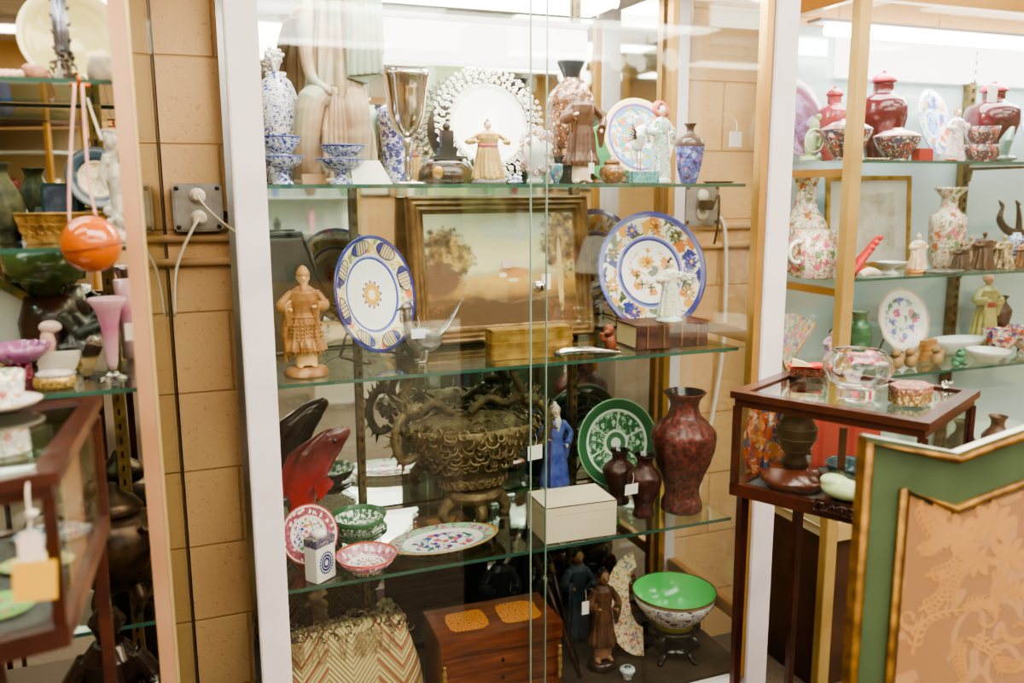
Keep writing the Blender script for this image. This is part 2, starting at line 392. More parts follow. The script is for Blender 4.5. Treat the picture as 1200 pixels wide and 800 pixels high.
P('side_pane',MB().box(1.452,1.456,1.88,2.268,.2,CT-.02),pane,t)
P('side_pane',MB().box(.166,.170,1.876,2.30,.2,CT-.051),pane,t)
for x0,x1,y in ((.192,.818,1.862),(.772,1.391,1.848)):
    d=P('glass_door',MB().box(x0,x1,y,y+.005,.2,CT-.05),pane,t)
    xe=x1 if x0<.5 else x0
    P('polished_edge',MB().box(xe-.001,xe+.001,y-.001,y+.006,.2,CT-.05),M('pale_glass_edge','8ea898',.25),d)
    if x0>.5:
        q=at(607,337,1.84); l=P('lock',MB().lathe([(0,0),(.014,0),(.015,.004),(.012,.016),(.006,.02),(0,.02)],24,TR(.79,y,q.z,rx=PI/2)),silver,d)
        P('keyhole',MB().box(.788,.792,y-.022,y-.0202,q.z-.005,q.z+.005),black,l)
for x in (.455,1.10):
    s=P('shelf_standard',MB().box(x-.009,x+.009,2.293,2.309,.2,CT-.03),dbrass,t)
    g=MB()
    for i in range(60): g.box(x-.002,x+.002,2.2915,2.2928,.24+i*.031,.252+i*.031)
    P('slots',g,black,s)
for x in (.2,1.34): P('shelf_clip',MB().box(x,x+.02,1.9,1.91,Z2-.014,Z2-.009),silver,t)
for nm,z in (('top',Z1),('middle',Z2),('lower',Z3)):
    s=T('glass_shelf',nm+' glass shelf of the white framed case with a green edge','shelf',(0,0,0),group=None)
    P('pane',MB().box(.192,1.386,YF,YB,z-.009,z-.0008),shelfg,s); P('front_edge',MB().box(.192,1.386,YF-.0018,YF-.0004,z-.009,z-.0008),edgeg,s)
    if z!=Z1: P('rear_edge',MB().box(.192,1.386,YB+.0002,YB+.0012,z-.008,z-.0016),edgeg,s)
# fluorescent tubes in the case
t=T('fluorescent_tube','bright white fluorescent strip light inside the top of the white case','light',(.79,2.2,CT-.07))
P('tube',MB().tube([(-.5,0,0),(.5,0,0)],.016,12),EM('tube_light','fff7ea',22),t); P('fixture',MB().box(-.55,.55,-.03,.03,.02,.045),white,t)
area('case_light',(.79,2.02,CT-.06),(0,0,0),1.1,.2,13,(1,.95,.86))
area('case_light',(.79,1.93,CT-.08),(math.radians(-15),0,0),1.1,.05,5,(1,.95,.86))
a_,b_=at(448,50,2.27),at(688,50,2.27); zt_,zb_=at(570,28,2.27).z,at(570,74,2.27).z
t=T('added_glow_panel','wide added glowing white panel imitating a reflected light on the back of the white case above the wreath plate','light',((a_.x+b_.x)/2,2.30,(zt_+zb_)/2))  # added glowing panel, stands in for a light reflected in the mirror
w_=(b_.x-a_.x)/2; P('diffuser',MB().box(-w_,w_,-.035,-.002,-(zt_-zb_)/2,(zt_-zb_)/2,bev=.004),EM('added_glow','fff8ee',3.6),t); P('housing',MB().box(-w_,w_,-.036,-.002,(zt_-zb_)/2+.001,(zt_-zb_)/2+.016),M('grey_top_strip','a8a4a6',.5),t)
# ================================================================ left gold case
LX=-.04; LY=1.5; LB=1.93
t=T('display_case','gold framed glass case at the left with three glass shelves','display case')
P('post',MB().box(LX-.024,LX,LY-.02,LY+.012,0,CT),M('pinkish_gold','d2a884',.4,.35,col2='b98c66',ns=4),t)
P('post_edge',MB().box(LX+.0005,LX+.005,LY-.02,LY+.012,0,CT),M('pale_gold','dcc48a',.35,.6),t)
P('side_pane',MB().plan([(LX+.001,LY+.014),(LX+.005,LY+.014),(-.010,2.352),(-.014,2.352)],.1,CT),GLASS('side_glass_sheen','fbf8ec',.10,.5),t)
P('rear_edge',MB().box(-.0095,-.0055,2.345,2.355,0,CT),black,t)
P('mirror',MB().box(-1.4,-.068,LB,LB+.006,.1,CT),mirror,t)
P('top_rail',MB().box(-1.4,LX-.025,LY-.02,LY+.01,CT-.05,CT),goldp,t)
P('top_panel',MB().box(-1.4,LX,LY+.012,LB,CT-.02,CT),white,t)
P('base',MB().box(-1.4,LX-.01,LY+.012,LB,0,.35),M('left_deck','5a4a38',.6),t)
px=at(128,350,1.9)
s=P('shelf_standard',MB().box(px.x-.011,px.x+.011,1.908,1.925,.35,CT-.03),dbrass,t)
g=MB()
for i in range(60): g.box(px.x-.002,px.x+.002,1.9055,1.9075,.4+i*.03,.413+i*.03)
P('slots',g,black,s)
LZ1,LZ2,LZ3=1.715,1.46,1.229
for nm,z,yb in (('highest',LZ1,1.88),('second',LZ2,1.90),('third',LZ3,1.90),('lowest',.72,1.90)):
    lf=LY+.22 if nm=='lowest' else LY+.02
    s=T('glass_shelf',nm+' glass shelf in the gold framed case at the left','shelf')
    P('pane',MB().box(-1.3,LX-.003,lf,yb,z-.008,z-.0008),shelfg,s); P('front_edge',MB().box(-1.3,LX-.003,lf-.0025,lf-.0005,z-.008,z-.0008),edgeg,s)
    if z>1.5: P('rear_edge',MB().box(-1.3,LX-.003,yb+.0005,yb+.0015,z-.008,z-.0008),edgeg,s)
area('case_light',(-.5,1.7,CT-.06),(0,0,0),.8,.2,5,(1,.96,.88))
# ================================================================ right gold case
RX=1.76; RY=1.95; RB=2.33; RT=2.075
t=T('display_case','gold framed glass case at the right holding porcelain and ginger jars','display case')
P('post',MB().box(RX,RX+.042,RY-.02,RY+.012,0,RT-.031,bev=.002),M('pale_gold_post','d3b878',.35,.55,col2='bfa262',ns=5),t)
P('rear_post',MB().box(RX,RX+.025,RB-.03,RB-.004,0,RT-.031),goldp,t)
P('top_rail',MB().box(RX,3.4,RY-.02,RY+.012,RT-.03,RT+.02),goldp,t)
P('top_rail',MB().box(RX,RX+.03,RY+.013,RB-.005,RT-.03,RT+.02),goldp,t)
P('back_panel',MB().box(RX+.03,3.4,RB,RB+.006,.45,RT-.03),bluemirror,t)
P('glass_pane',MB().box(RX+.045,3.4,RY-.006,RY-.001,.92,RT-.031),pane,t)
P('side_pane',MB().box(RX+.008,RX+.012,RY+.013,RB-.031,.55,RT-.031),pane,t)
for z in (1.575,1.235): P('side_rail',MB().box(RX+.014,RX+.03,RY+.014,RB-.032,z,z+.022),goldp,t)
for px_,py in ((1130,260),(1125,360),):
    q=at(1124,300,2.3)
for x in (q.x,):
    s=P('shelf_standard',MB().box(x-.016,x+.016,2.30,2.326,.45,RT-.035),dbrass,t)
    g=MB()
    for i in range(50): g.box(x-.003,x+.003,2.297,2.2995,.5+i*.031,.513+i*.031)
    P('slots',g,black,s)
RZ1,RZ2,RZ3=1.622,1.285,.985
for nm,z in (('highest',RZ1),('middle',RZ2),('lowest',RZ3)):
    s=T('glass_shelf',nm+' glass shelf in the gold framed case at the right','shelf')
    P('pane',MB().box(RX+.035,3.3,RY+.02,2.29,z-.009,z-.0008),shelfg,s); P('front_edge',MB().box(RX+.035,3.3,RY+.0175,RY+.0195,z-.009,z-.0008),edgeg,s)
    P('bracket',MB().prism([(0,0),(0,-.05),(.012,-.05),(.02,-.012),(.3,-.008),(.3,0)],-.004,.004,TR(q.x,2.295,z-.010,rz=-PI/2)),dbrass,s)
P('base',MB().box(RX+.02,3.4,RY+.02,RB-.03,0,.50),M('walnut_panel','4a3020',.5,col2='3a2416',ns=8),t)
P('base_floor',MB().box(RX+.02,3.4,RY+.02,RB-.03,.501,.53),M('cream_board','e6dcb6',.5),t)
P('base_rail',MB().box(RX+.043,3.4,RY-.018,RY+.008,.50,.545),M('pale_gold','dcc48a',.35,.6),t)
P('side_panel',MB().box(RX+.002,RX+.013,RY+.014,RB-.032,.545,.9),M('cream_panel','d8cda0',.5,col2='cbbf8e',ns=4),t)
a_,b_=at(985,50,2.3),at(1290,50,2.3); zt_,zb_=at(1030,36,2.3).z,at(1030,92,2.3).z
t2=T('added_glow_panel','wide added glowing white panel brightening the back of the right gold case','light',((a_.x+b_.x)/2,2.328,(zt_+zb_)/2))  # added glowing panel, imitates a strongly lit back board
w_=(b_.x-a_.x)/2; P('diffuser',MB().box(-w_,w_,-.03,-.002,-(zt_-zb_)/2,(zt_-zb_)/2,bev=.004),EM('added_glow','fff8ee',3.6),t2)
t2=T('fluorescent_tube','white fluorescent strip inside the top of the right gold case','light',(2.6,2.22,RT-.06))
P('tube',MB().tube([(-.7,0,0),(.7,0,0)],.016,12),EM('tube_light','fff7ea',22),t2); P('fixture',MB().box(-.75,.75,-.03,.03,.02,.03),white,t2)
area('case_light',(2.5,2.1,RT-.06),(0,0,0),1.3,.2,15,(1,.97,.92))
# ================================================================ builders
def scl(prof,r,h): return [(a*r,b*h) for a,b in prof]
def shell(prof,th=.06,floor=None):
    """outer profile turned into a hollow wall (same unit as prof)"""
    inner=[(max(r-th,0),z) for r,z in prof[::-1] if z>(floor if floor is not None else prof[0][1]+th)]
    return [(0,prof[0][1])]+prof+inner+[(0,inner[-1][1])]
V_BAL=[(.60,0),(.66,.02),(.62,.07),(.54,.15),(.60,.25),(.86,.43),(1,.58),(.98,.67),(.74,.75),(.5,.81),(.44,.87),(.48,.94),(.64,.99),(.66,1)]   # big carved vase
V_FLAT=[(.5,0),(.55,.05),(.75,.25),(1,.55),(.98,.7),(.75,.8),(.4,.84),(.33,.9),(.45,1)]
V_MEI=[(.55,0),(.56,.03),(.62,.2),(.9,.6),(1,.75),(.95,.85),(.7,.93),(.5,.96),(.55,1)]
V_ROUL=[(.75,0),(.8,.03),(.97,.08),(1,.5),(.95,.56),(.55,.6),(.47,.66),(.5,.85),(.7,.98),(.72,1)]
BOWL=[(.4,0),(.42,.1),(.38,.14),(.5,.2),(.8,.5),(.95,.85),(1,1)]
FOOTB=[(.5,0),(.45,.08),(.25,.25),(.2,.42),(.35,.52),(.75,.72),(.97,.93),(1,1)]
PLATE=[(0,.0),(.45,.0),(.5,-.02),(.55,.0),(.72,.05),(1,.13),(1,.15),(.98,.155),(.7,.075),(.58,.04),(0,.03)]
def smoothp(p):
    o=[]; n=len(p); P4=lambda a,b,c,d,t:.5*((2*b)+(c-a)*t+(2*a-5*b+4*c-d)*t*t+(3*b-a-3*c+d)*t**3)
    for i in range(n-1):
        a,b,c,d=p[max(i-1,0)],p[i],p[i+1],p[min(i+2,n-1)]
        small=min(c[1]-b[1],1)<.06
        for k in range(1 if small else 5): o.append((max(P4(a[0],b[0],c[0],d[0],k/5),0),b[1]+(c[1]-b[1])*k/5))
    return o+[p[-1]]
def vessel(name,label,cat,xc,yb,yt,wpx,prof,mat,z=None,Y=None,th=.07,extra=None,sy=1,rz=0,seg=40,rim=None,group=None,inner=None,fold=None):
    p,s=spot(xc,yb,z,Y); h=(yb-yt)*s*1.01; r=wpx*s/2
    prof=smoothp(prof) if seg>8 else prof
    mb=lambda pr:MB().lathe(scl(pr,r,h),seg,fold=fold,sy=sy)
    if not (extra or rim or inner): return O(name,mb(shell(prof,th)),mat,p,label,cat,(0,0,rz),group)
    t=T(name,label,cat,p,(0,0,rz),group)
    P('body',mb(shell(prof,th)),mat,t)
    if rim:
        q=prof[-1]; P('rim',MB().torus(q[0]*r-th*r*.4,.0022,TR(0,0,q[1]*h),40),rim,t)
    if inner:   # glaze inside, lying just over the wall
        ip=[(max(a-th*1.15,0),b) for a,b in prof if b>.22]; ip=[(0,ip[0][1])]+ip
        P('inside_glaze',MB().lathe([(a*r,b*h+.0012) for a,b in ip],seg,sy=sy),inner,t)
    if extra: extra(t,r,h)
    return t
def plate(name,label,px,py,rpx,Y,mat,rz=0,tilt=15,back=None,stand=True,cat='plate',z=None,seg=64,scallop=0,sx=1,group=None,R=None):
    """a plate propped upright; its lowest edge stands on shelf z when given"""
    q=at(px,py,Y); s=mpp(q); R=R or rpx*s
    a=math.radians(90-tilt)
    if z is not None: q.z=z+R*math.sin(a)*sx+.006+(.012 if stand else 0)
    t=T(name,label,cat,q,(a,0,rz),group)
    fold=(lambda th,zz:1+scallop*abs(math.cos(th*6))) if scallop else None
    P('dish',MB().lathe(scl(PLATE,R,R),seg,fold=fold,sy=sx),mat,t)
    P('foot_ring',MB().lathe([(.5*R,-.03*R),(.47*R,-.03*R),(.47*R,.01*R),(.5*R,.01*R)],40,sy=sx),porc,t)
    if stand and z is not None:
        e=T('plate_stand','dark easel under the '+' '.join(label.split(',')[0].replace('large ','').replace('small ','').split()[:9]),'plate stand',(q.x,q.y,z),(0,0,rz))
        w=R*.45
        for k in (-1,1): P('side_arm',MB().tube([(k*w,-.045-.0*R,.012),(k*w,-.05,.004),(k*w,.0,.006),(k*w*.8,R*.28+.02,.006)],.0035,6),dwood,e)
        P('back_strut',MB().tube([(-w*.8,R*.28+.02,.008),(0,R*.3+.024,R*.55),(w*.8,R*.28+.02,.008)],.0035,6),dwood,e)
    return t
def flatplate(name,label,px,py,wpx,z,mat,h=.15,prof=None,rz=0,cat='plate',sy=1,group=None,inner=None,seg=56,lift=0):
    p=on(px,py,z); s=mpp(p); p.z=z+lift; r=wpx*s/2
    pr=prof or [(0,0),(.5,0),(.55,.3),(.8,.6),(1,1),(1,1.1),(.97,1.1),(.75,.75),(.5,.42),(0,.4)]
    return O(name,MB().lathe(scl(pr,r,r*h),seg,sy=sy),mat,p,label,cat,(0,0,rz),group)
def pricetag(px,py,Y,w,label,rz=0,col=None,h=None,rx=0,cord=.03):
    q=at(px,py,Y); s=mpp(q); W=w*s; H=(h or w*.8)*s
    t=T('price_tag',label,'price tag',q,(rx,0,rz))
    P('card',MB().box(-W/2,W/2,-.0006,.0006,-H/2,H/2),col or paper,t)
    P('string',MB().tube([(0,-.001,H/2-.002),(W*.15,.002,H/2+cord*.5),(W*.1,.006,H/2+cord)],.0007,5),string,t)
    return t
def face(t,c,r,beard=None,hair=None,hat=None,skinm=None,hatm=None,bun=None):
    for k in (-1,1): P('eye',MB().ell((c[0]+k*r*.36,c[1]-r*.9,c[2]+r*.08),r*.1,8,6),black,t)
    P('mouth',MB().ell((c[0],c[1]-r*.93,c[2]-r*.48),(r*.22,r*.08,r*.06),8,6),M('lip_red','b4503c',.4),t)
def figure(name,label,loc,h,robe,head=None,hair=None,rz=0,beard=None,hat=None,base=None,basepat=None,wide=1,arms=((-1,.62,.14),(1,.58,.12)),staff=None,cat='figurine',folds=9,depth=.75,sash=None,under=None,group=None,long=True,legs=None):
    """standing robed statuette of height h facing -y: one body, robe, hair, hat and base as its parts"""
    t=T(name,label,cat,loc,(0,0,rz),group); b0=.07 if base else 0
    H=h*(1-b0); z0=h*b0; head=head or skin
    hz=z0+H*.89; hr=H*.066
    b=MB()
    b.ell((0,-H*.01,hz),(hr*.85,hr*.95,hr*1.12),16,12); b.ell((0,-H*.01-hr*.93,hz-hr*.1),(hr*.16,hr*.22,hr*.3),8,6)
    for k in (-1,1): b.ell((k*hr*.85,0,hz),(hr*.18,hr*.25,hr*.4),8,6)
    b.tube([(0,0,z0+H*.7),(0,0,hz-hr*.4)],H*.028,10)
    b.lathe([(0,z0+H*.02),(H*.1*wide,z0+H*.03),(H*.085*wide,z0+H*.5),(H*.1*wide,z0+H*.72),(H*.06,z0+H*.79),(0,z0+H*.8)],20,sy=depth)
    hands=[]
    for side,hz_,out in arms:
        sh=(side*H*.105*wide,0,z0+H*.755); el=(side*H*(.16+out*.3)*wide,-H*.02,z0+H*.62); ha=(side*H*out*.75,-H*.13,z0+H*hz_)
        b.tube([sh,el,ha],[H*.03,H*.025,H*.014],8); hands.append((sh,el,ha))
        b.ell(ha,(H*.016,H*.024,H*.02),8,6)
        for f in range(4): b.tube([(ha[0],ha[1]-H*.012,ha[2]+H*(.012-.008*f)),(ha[0]-side*H*.02,ha[1]-H*.03,ha[2]+H*(.008-.008*f))],H*.0045,5)
        b.tube([ha,(ha[0]-side*H*.012,ha[1]-H*.015,ha[2]+H*.024)],H*.0055,5)
    if legs:
        for k in (-1,1):
            b.tube([(k*H*.05,0,z0+H*.3),(k*H*.06,-H*.01,z0+H*.12),(k*H*.065,0,z0+H*.03)],[H*.045,H*.04,H*.032],10); b.ell((k*H*.07,-H*.035,z0+H*.022),(H*.03,H*.065,H*.022),10,6)
    P('body',fuse(b,max(h*.0095,.0011),2,'body'),head,t)
    r=MB(); lo=.17 if legs else .0
    def fold(a,z):
        k=max(0,(.7-(z-z0)/H))/.7
        return 1+.17*k*math.sin(a*folds+2.5*math.sin(a*2))+.07*k*math.sin(a*17+z*30/H)+.03*math.sin(z*60/H+2*math.sin(a*3))
    r.lathe([(0,z0+H*(lo+.02)),(H*.17*wide,z0+H*(lo+.005)),(H*.175*wide,z0+H*(lo+.05)),(H*.145*wide,z0+H*.3),(H*.125*wide,z0+H*.48),(H*.11*wide,z0+H*.56),(H*.13*wide,z0+H*.68),(H*.125*wide,z0+H*.755),(H*.06,z0+H*.81),(H*.03,z0+H*.815),(0,z0+H*.8)],110,fold=fold,sy=depth)
    for (sh,el,ha),(side,_,_) in zip(hands,arms):
        w=Vector(ha)*.85+Vector(el)*.15
        r.tube([sh,el,w],[H*.045,H*.055,H*.062 if long else H*.035],12,flat=.7)
        if long: r.tube([(w.x,w.y+H*.01,w.z),(w.x+side*H*.01,w.y+H*.03,w.z-H*.17)],[H*.05,H*.018],10,flat=.45)
    P('robe',fuse(r,max(h*.0058,.0008),1,'robe'),robe,t)
    if sash: P('sash',MB().lathe([(H*.112*wide,z0+H*.53),(H*.12*wide,z0+H*.55),(H*.118*wide,z0+H*.585),(H*.112*wide,z0+H*.59)],30,sy=depth+.08),sash,t)
    face(t,(0,-H*.01,hz),hr)
    if hair: 
        g=MB().ell((0,H*.008,hz+hr*.22),(hr*.98,hr*1.0,hr*1.05),16,10); g.ell((0,H*.01,hz+hr*1.25),(hr*.4,hr*.4,hr*.45),12,8); P('hair',g,hair,t)
    if beard: 
        P('beard',MB().tube([(0,-H*.06,hz-hr*.55),(0,-H*.085,hz-hr*1.6),(0,-H*.09,hz-hr*3.4)],[hr*.5,hr*.62,hr*.1],10,flat=.45),beard,t)
    if hat: hat(t,hz,hr)
    if staff: P('staff',MB().tube([(hands[0][2][0],hands[0][2][1],z0+H*.02),(hands[0][2][0]*.98,hands[0][2][1],z0+H*.98)],H*.008,8),staff,t)
    if base: P('base',MB().lathe([(0,0),(H*.19*wide,0),(H*.2*wide,z0*.25),(H*.18*wide,z0*.8),(H*.16*wide,z0*1.1),(0,z0*1.1)],40,fold=(lambda a,z:1+.05*math.sin(a*5)) if basepat else None,sy=.85),base,t)
    return t
# ================================================================ top shelf of the white case
blue='263784'
bw=FL('blue_white','eeeeec',['263784','3a50a6','22307e'],70,.30,bands=[(.0,.004,'263784')])
bw2=FL('blue_white_dense','e6e9ee',['263784','4a60b0','22307e'],110,.42)
vessel('porcelain_vase','white porcelain vase with blue flower spray at the left end of the top shelf','vase',329,207,82,48,[(.55,0),(.6,.03),(.85,.3),(1,.6),(.95,.8),(.7,.92),(.45,.96),(.5,1)],bw,Z1,2.17)
p,s=spot(329,207,Z1,2.17); cz=Z1+127*s*1.01
g=MB(); 
for i in range(26):
    a=random.random()*6.3; r=random.random()*.022; g.tube([(0,0,-.02),(r*.5*math.cos(a),r*.5*math.sin(a),.01),(r*1.3*math.cos(a),r*1.3*math.sin(a),.015+random.random()*.03)],[.003,.004,.002],6)
    g.ell((r*1.3*math.cos(a),r*1.3*math.sin(a),.018+random.random()*.03),.005,8,6)
O('coral_sprig',g,porc,(p.x,p.y,cz+.002),'white coral sprig standing in the mouth of the left blue and white vase','coral')
vessel('footed_dish','blue and white footed dish at far left of the top shelf, lower of two','dish',332,214,183,50,FOOTB,bw2,Z1,1.965,rim=M('cobalt_rim',blue,.3))
p,s=spot(332,214,Z1,1.965); 
vessel('porcelain_bowl','dark rimmed blue and white bowl resting on the far left footed dish','bowl',330,185,163,46,BOWL,bw2,Z1+31*s*1.01+.001,1.965,rim=M('cobalt_rim',blue,.3))
vessel('footed_dish','blue and white footed dish in front of the tall draped statue','dish',400,212,184,56,FOOTB,bw2,Z1,1.955,rim=M('cobalt_rim',blue,.3))
p,s=spot(400,212,Z1,1.955)
vessel('porcelain_bowl','shallow blue and white bowl resting on the dish before the draped statue','bowl',402,184,169,52,BOWL,bw2,Z1+28*s*1.01+.001,1.955,rim=M('cobalt_rim',blue,.3))
# the tall draped statue
def draped_statue():
    q,s=spot(398,205,Z1,2.12); t=T('draped_statue','tall pale clay statue of a draped standing woman, reaching above the picture','statue',q)
    u=s # metres per pixel
    mt,nt,o=new('washed_clay'); b=pb(nt,.65); co=coords(nt)
    c=ramp(nt,noise(nt,co,9,3),[(.35,K('93765c')),(.5,K('b8a488')),(.65,K('8fa08c'))],False)
    nt.links.new(c,b.inputs['Base Color']); bump(nt,b,noise(nt,co,60,3),.3); shade_hollows(nt,b,K('6b5544'),K('b8a488'),.46,.51); fin(mt,nt,o,b)  # shade between the folds is mixed into the clay colour
    g=MB()
    def fold(a,z): return 1+.10*math.sin(a*9+z*9)+.07*math.sin(a*17-z*14)
    g.lathe([(0,.012),(38*u,.012),(42*u,.03),(40*u,60*u),(30*u,85*u),(33*u,110*u),(30*u,150*u),(26*u,185*u),(28*u,215*u),(0,218*u)],140,fold=fold,sy=.7)
    g.tube([(-6*u,0,95*u),(-30*u,-12*u,92*u),(-38*u,-10*u,40*u),(-36*u,0,10*u)],[20*u,17*u,15*u,17*u],14)   # bent knee under cloth
    g.tube([(14*u,0,120*u),(18*u,-16*u,70*u),(16*u,-14*u,8*u)],[19*u,17*u,15*u],14)
    for k in range(7): # falling pleats
        x=(-14+k*6)*u; g.tube([(x*.6,-20*u,100*u),(x*.9,-26*u,60*u),(x,-27*u,6*u)],[2.4*u,3*u,3.6*u],8)
    g.ell((0,0,215*u),(24*u,17*u,20*u)); g.tube([(0,0,225*u),(2*u,0,252*u)],7*u,10); g.ell((2*u,-2*u,268*u),(11*u,13*u,15*u),18,12); g.ell((2*u,-15*u,266*u),(2*u,3*u,4*u),8,6)
    P('figure',fuse(g,.0019,1,'figure'),mt,t)
    g=MB(); g.tube([(-24*u,0,212*u),(-34*u,-8*u,170*u),(-30*u,-12*u,120*u),(-12*u,-24*u,103*u)],[8*u,9*u,7*u,4*u],12)
    g.tube([(24*u,0,212*u),(36*u,-14*u,185*u),(30*u,-26*u,200*u)],[8*u,7*u,4*u],12)
    for (x,y,z,dx) in ((-12,-24,103,1),(30,-26,200,-1)):
        g.ell((x*u,y*u,z*u),(4*u,4.5*u,5*u),10,8)
        for f in range(4): g.tube([(x*u,(y-2)*u,(z+3-2*f)*u),((x+5*dx)*u,(y-5)*u,(z+3-2*f)*u),((x+8*dx)*u,(y-3)*u,(z+2-2*f)*u)],1.1*u,6)
        g.tube([(x*u,y*u,(z+3)*u),((x+3*dx)*u,(y-5)*u,(z+8)*u)],1.3*u,6)
    P('arm',fuse(g,.0018,2,'arm'),mt,t)
    g=MB(); vs=[];n=14
    poly=[(8,118),(30,112),(46,122),(52,150),(50,215),(30,230),(10,200)]
    g.prism([(x*u,z*u) for x,z in poly],-26*u,-16*u)
    for k in range(5): g.tube([((14+k*8)*u,-27*u,(120+k)*u),((16+k*7)*u,-29*u,170*u),((18+k*6)*u,-26*u,215*u)],[4*u,3.4*u,3*u],8)
    P('drapery',fuse(g,.0022,5,'drapery'),M('aqua_drape','a3aa92',.6,col2='879a86',ns=14,bs=.2,bsc=40),t)
    g=MB().ell((2*u,2*u,273*u),(12.5*u,13.5*u,14*u),18,12); g.ell((2*u,14*u,272*u),(6*u,6*u,6*u)); P('hair',g,M('clay_hair','8d7a62',.7,bs=.5,bsc=120),t)
    P('plinth',MB().lathe([(0,0),(52*u,0),(52*u,.008),(46*u,.014),(0,.014)],40,sy=.75),mt,t)
draped_statue()
q,s=spot(368,213,Z1,1.965)
O('wooden_block',MB().box(-14*s,14*s,-.012,.012,0,12*s,bev=.001),M('pale_block','d9b68a',.6,col2='c9a274',ns=8),(q.x+.005,2.0,Z1),'small tan wooden block at the foot of the draped statue','block')
q,s=spot(437,213,Z1,1.935); t=T('display_card','white folded card leaning behind the shelf edge beside the goblet','card',q,(0,0,.1))
P('card',MB().prism([(-24*s,0),(24*s,0),(12*s,29*s),(-24*s,29*s)],-.0006,.0006,TR(rx=-.35)),paper,t); P('card_foot',MB().prism([(-20*s,0),(20*s,0),(20*s,.002),(-20*s,.002)],.003,.03),paper,t)
vessel('porcelain_vase','blue and white vase with dense flowers behind the silver goblet','vase',466,208,110,46,[(.7,0),(.72,.03),(.7,.2),(.85,.6),(1,.75),(.9,.86),(.5,.92),(.45,.96),(.55,1)],FL('blue_white_bold','e9ebf0',['263784','4055a8'],60,.45),Z1,2.2)
vessel('celadon_vase','pale green vase between the draped statue and the blue vase','vase',436,207,118,20,V_MEI,M('celadon','a9cdb8',.3,coat=.4),Z1,2.235)
# goblet
q,s=spot(478,213,Z1,1.99); t=T('goblet','tall polished silver goblet with flared rim on the top shelf','goblet',q)
P('cup',MB().lathe([(0,52*s),(5*s,53*s),(14*s,62*s),(21*s,80*s),(24*s,105*s),(27*s,120*s),(31*s,127*s),(29*s,127*s),(25*s,120*s),(22*s,104*s),(18*s,80*s),(10*s,64*s),(0,60*s)],48),silver,t)
P('stem',MB().lathe([(0,4*s),(5*s,4*s),(3*s,12*s),(4.5*s,22*s),(3*s,30*s),(3*s,40*s),(6*s,46*s),(4*s,50*s),(5*s,54*s),(0,54*s)],24),silver,t)
P('foot',MB().lathe([(0,0),(24*s,0),(24*s,1.5*s),(14*s,3*s),(5*s,6*s),(0,6*s)],40),silver,t)
# flower wreath charger
q=at(574,141,2.2); s=mpp(q); t=T('wreath_charger','large white porcelain charger with an openwork border of modelled flowers','plate',(q.x,2.215,Z1+68*s*.97+.006),(math.radians(78),0,0))
R=68*s
P('dish',MB().lathe(scl([(0,0),(.62,0),(.66,.02),(.7,.05),(.72,.06),(.68,.075),(.62,.04),(.58,.03),(0,.03)],R,R),64),RAD('wreath_centre',R,[(0,'fbfaf6'),(.55,'e9e6df'),(.60,'fbfaf6'),(.66,'dcd8d0')],linear=True),t)
g=MB(); random.seed(3)
for ring,(rr,n,sz) in enumerate(((.74,44,.036),(.83,40,.046),(.91,46,.040),(.98,52,.034))):
    for i in range(n):
        a=2*PI*i/n+ring*.1+random.uniform(-.03,.03); r_=(rr+random.uniform(-.02,.02))*R; cx,cy,cz=r_*math.cos(a),r_*math.sin(a),R*(.07+random.uniform(0,.05))
        for k in range(5):
            b=k*2*PI/5+i; g.ell((cx+sz*R*.75*math.cos(b),cy+sz*R*.75*math.sin(b),cz),(sz*R*.5,sz*R*.5,sz*R*.25),7,5)
        g.ell((cx,cy,cz+.002),sz*R*.3,6,4)
for i in range(40):
    a=2*PI*i/40; g.tube([(R*.7*math.cos(a),R*.7*math.sin(a),.05*R),(R*.85*math.cos(a+.08),R*.85*math.sin(a+.08),.07*R),(R*.98*math.cos(a),R*.98*math.sin(a),.06*R)],R*.014,5)
P('floral_border',g,M('white_openwork','efece2',.3,col2='dcd9cc',ns=40,coat=.3,hollow_shade='9a9a88'),t)
# inkwell
q,s=spot(524,212,Z1,2.02); t=T('lidded_inkwell','black lidded inkwell casket with a gold medallion beside the goblet','inkwell',q)
P('casket',MB().lathe([(0,0),(33*s,0),(35*s,3*s),(34*s,14*s),(28*s,24*s),(20*s,28*s),(0,28*s)],48,sy=.6),M('tortoise_black','1c130e',.2,col2='4a2c18',ns=26,coat=.5),t)
P('lid',MB().box(-18*s,18*s,-11*s,11*s,28*s,32*s,bev=.001).box(-10*s,10*s,-8*s,8*s,32*s,42*s,bev=.001).box(-7*s,7*s,-6*s,6*s,42*s,61*s,bev=.001).lathe([(0,61*s),(3*s,61*s),(5*s,66*s),(2*s,70*s),(0,72*s)],16),M('grey_black','3a3634',.3,.3),t)
P('medallion',MB().lathe([(0,0),(7*s,0),(7*s,1.5*s),(5*s,2*s),(0,2.4*s)],24,TR(-17*s,-20*s,13*s,rx=PI/2)),gold,t)
# yellow dress lady
q,s=spot(572,211,Z1,1.975)
figure('lady_figurine','small figurine of a woman in a yellow dress and rose bodice, arms spread',q,74*s,M('yellow_dress','dcc07e',.4,col2='c9a05c',ns=60,hollow_shade='8f5f38'),hair=M('brown_hair','6b4226',.5),wide=1.5,arms=((-1,.62,.3),(1,.62,.3)),base=M('grey_rock_base','776e72',.5),sash=M('rose_sash','c0606a',.4),long=False,folds=7)
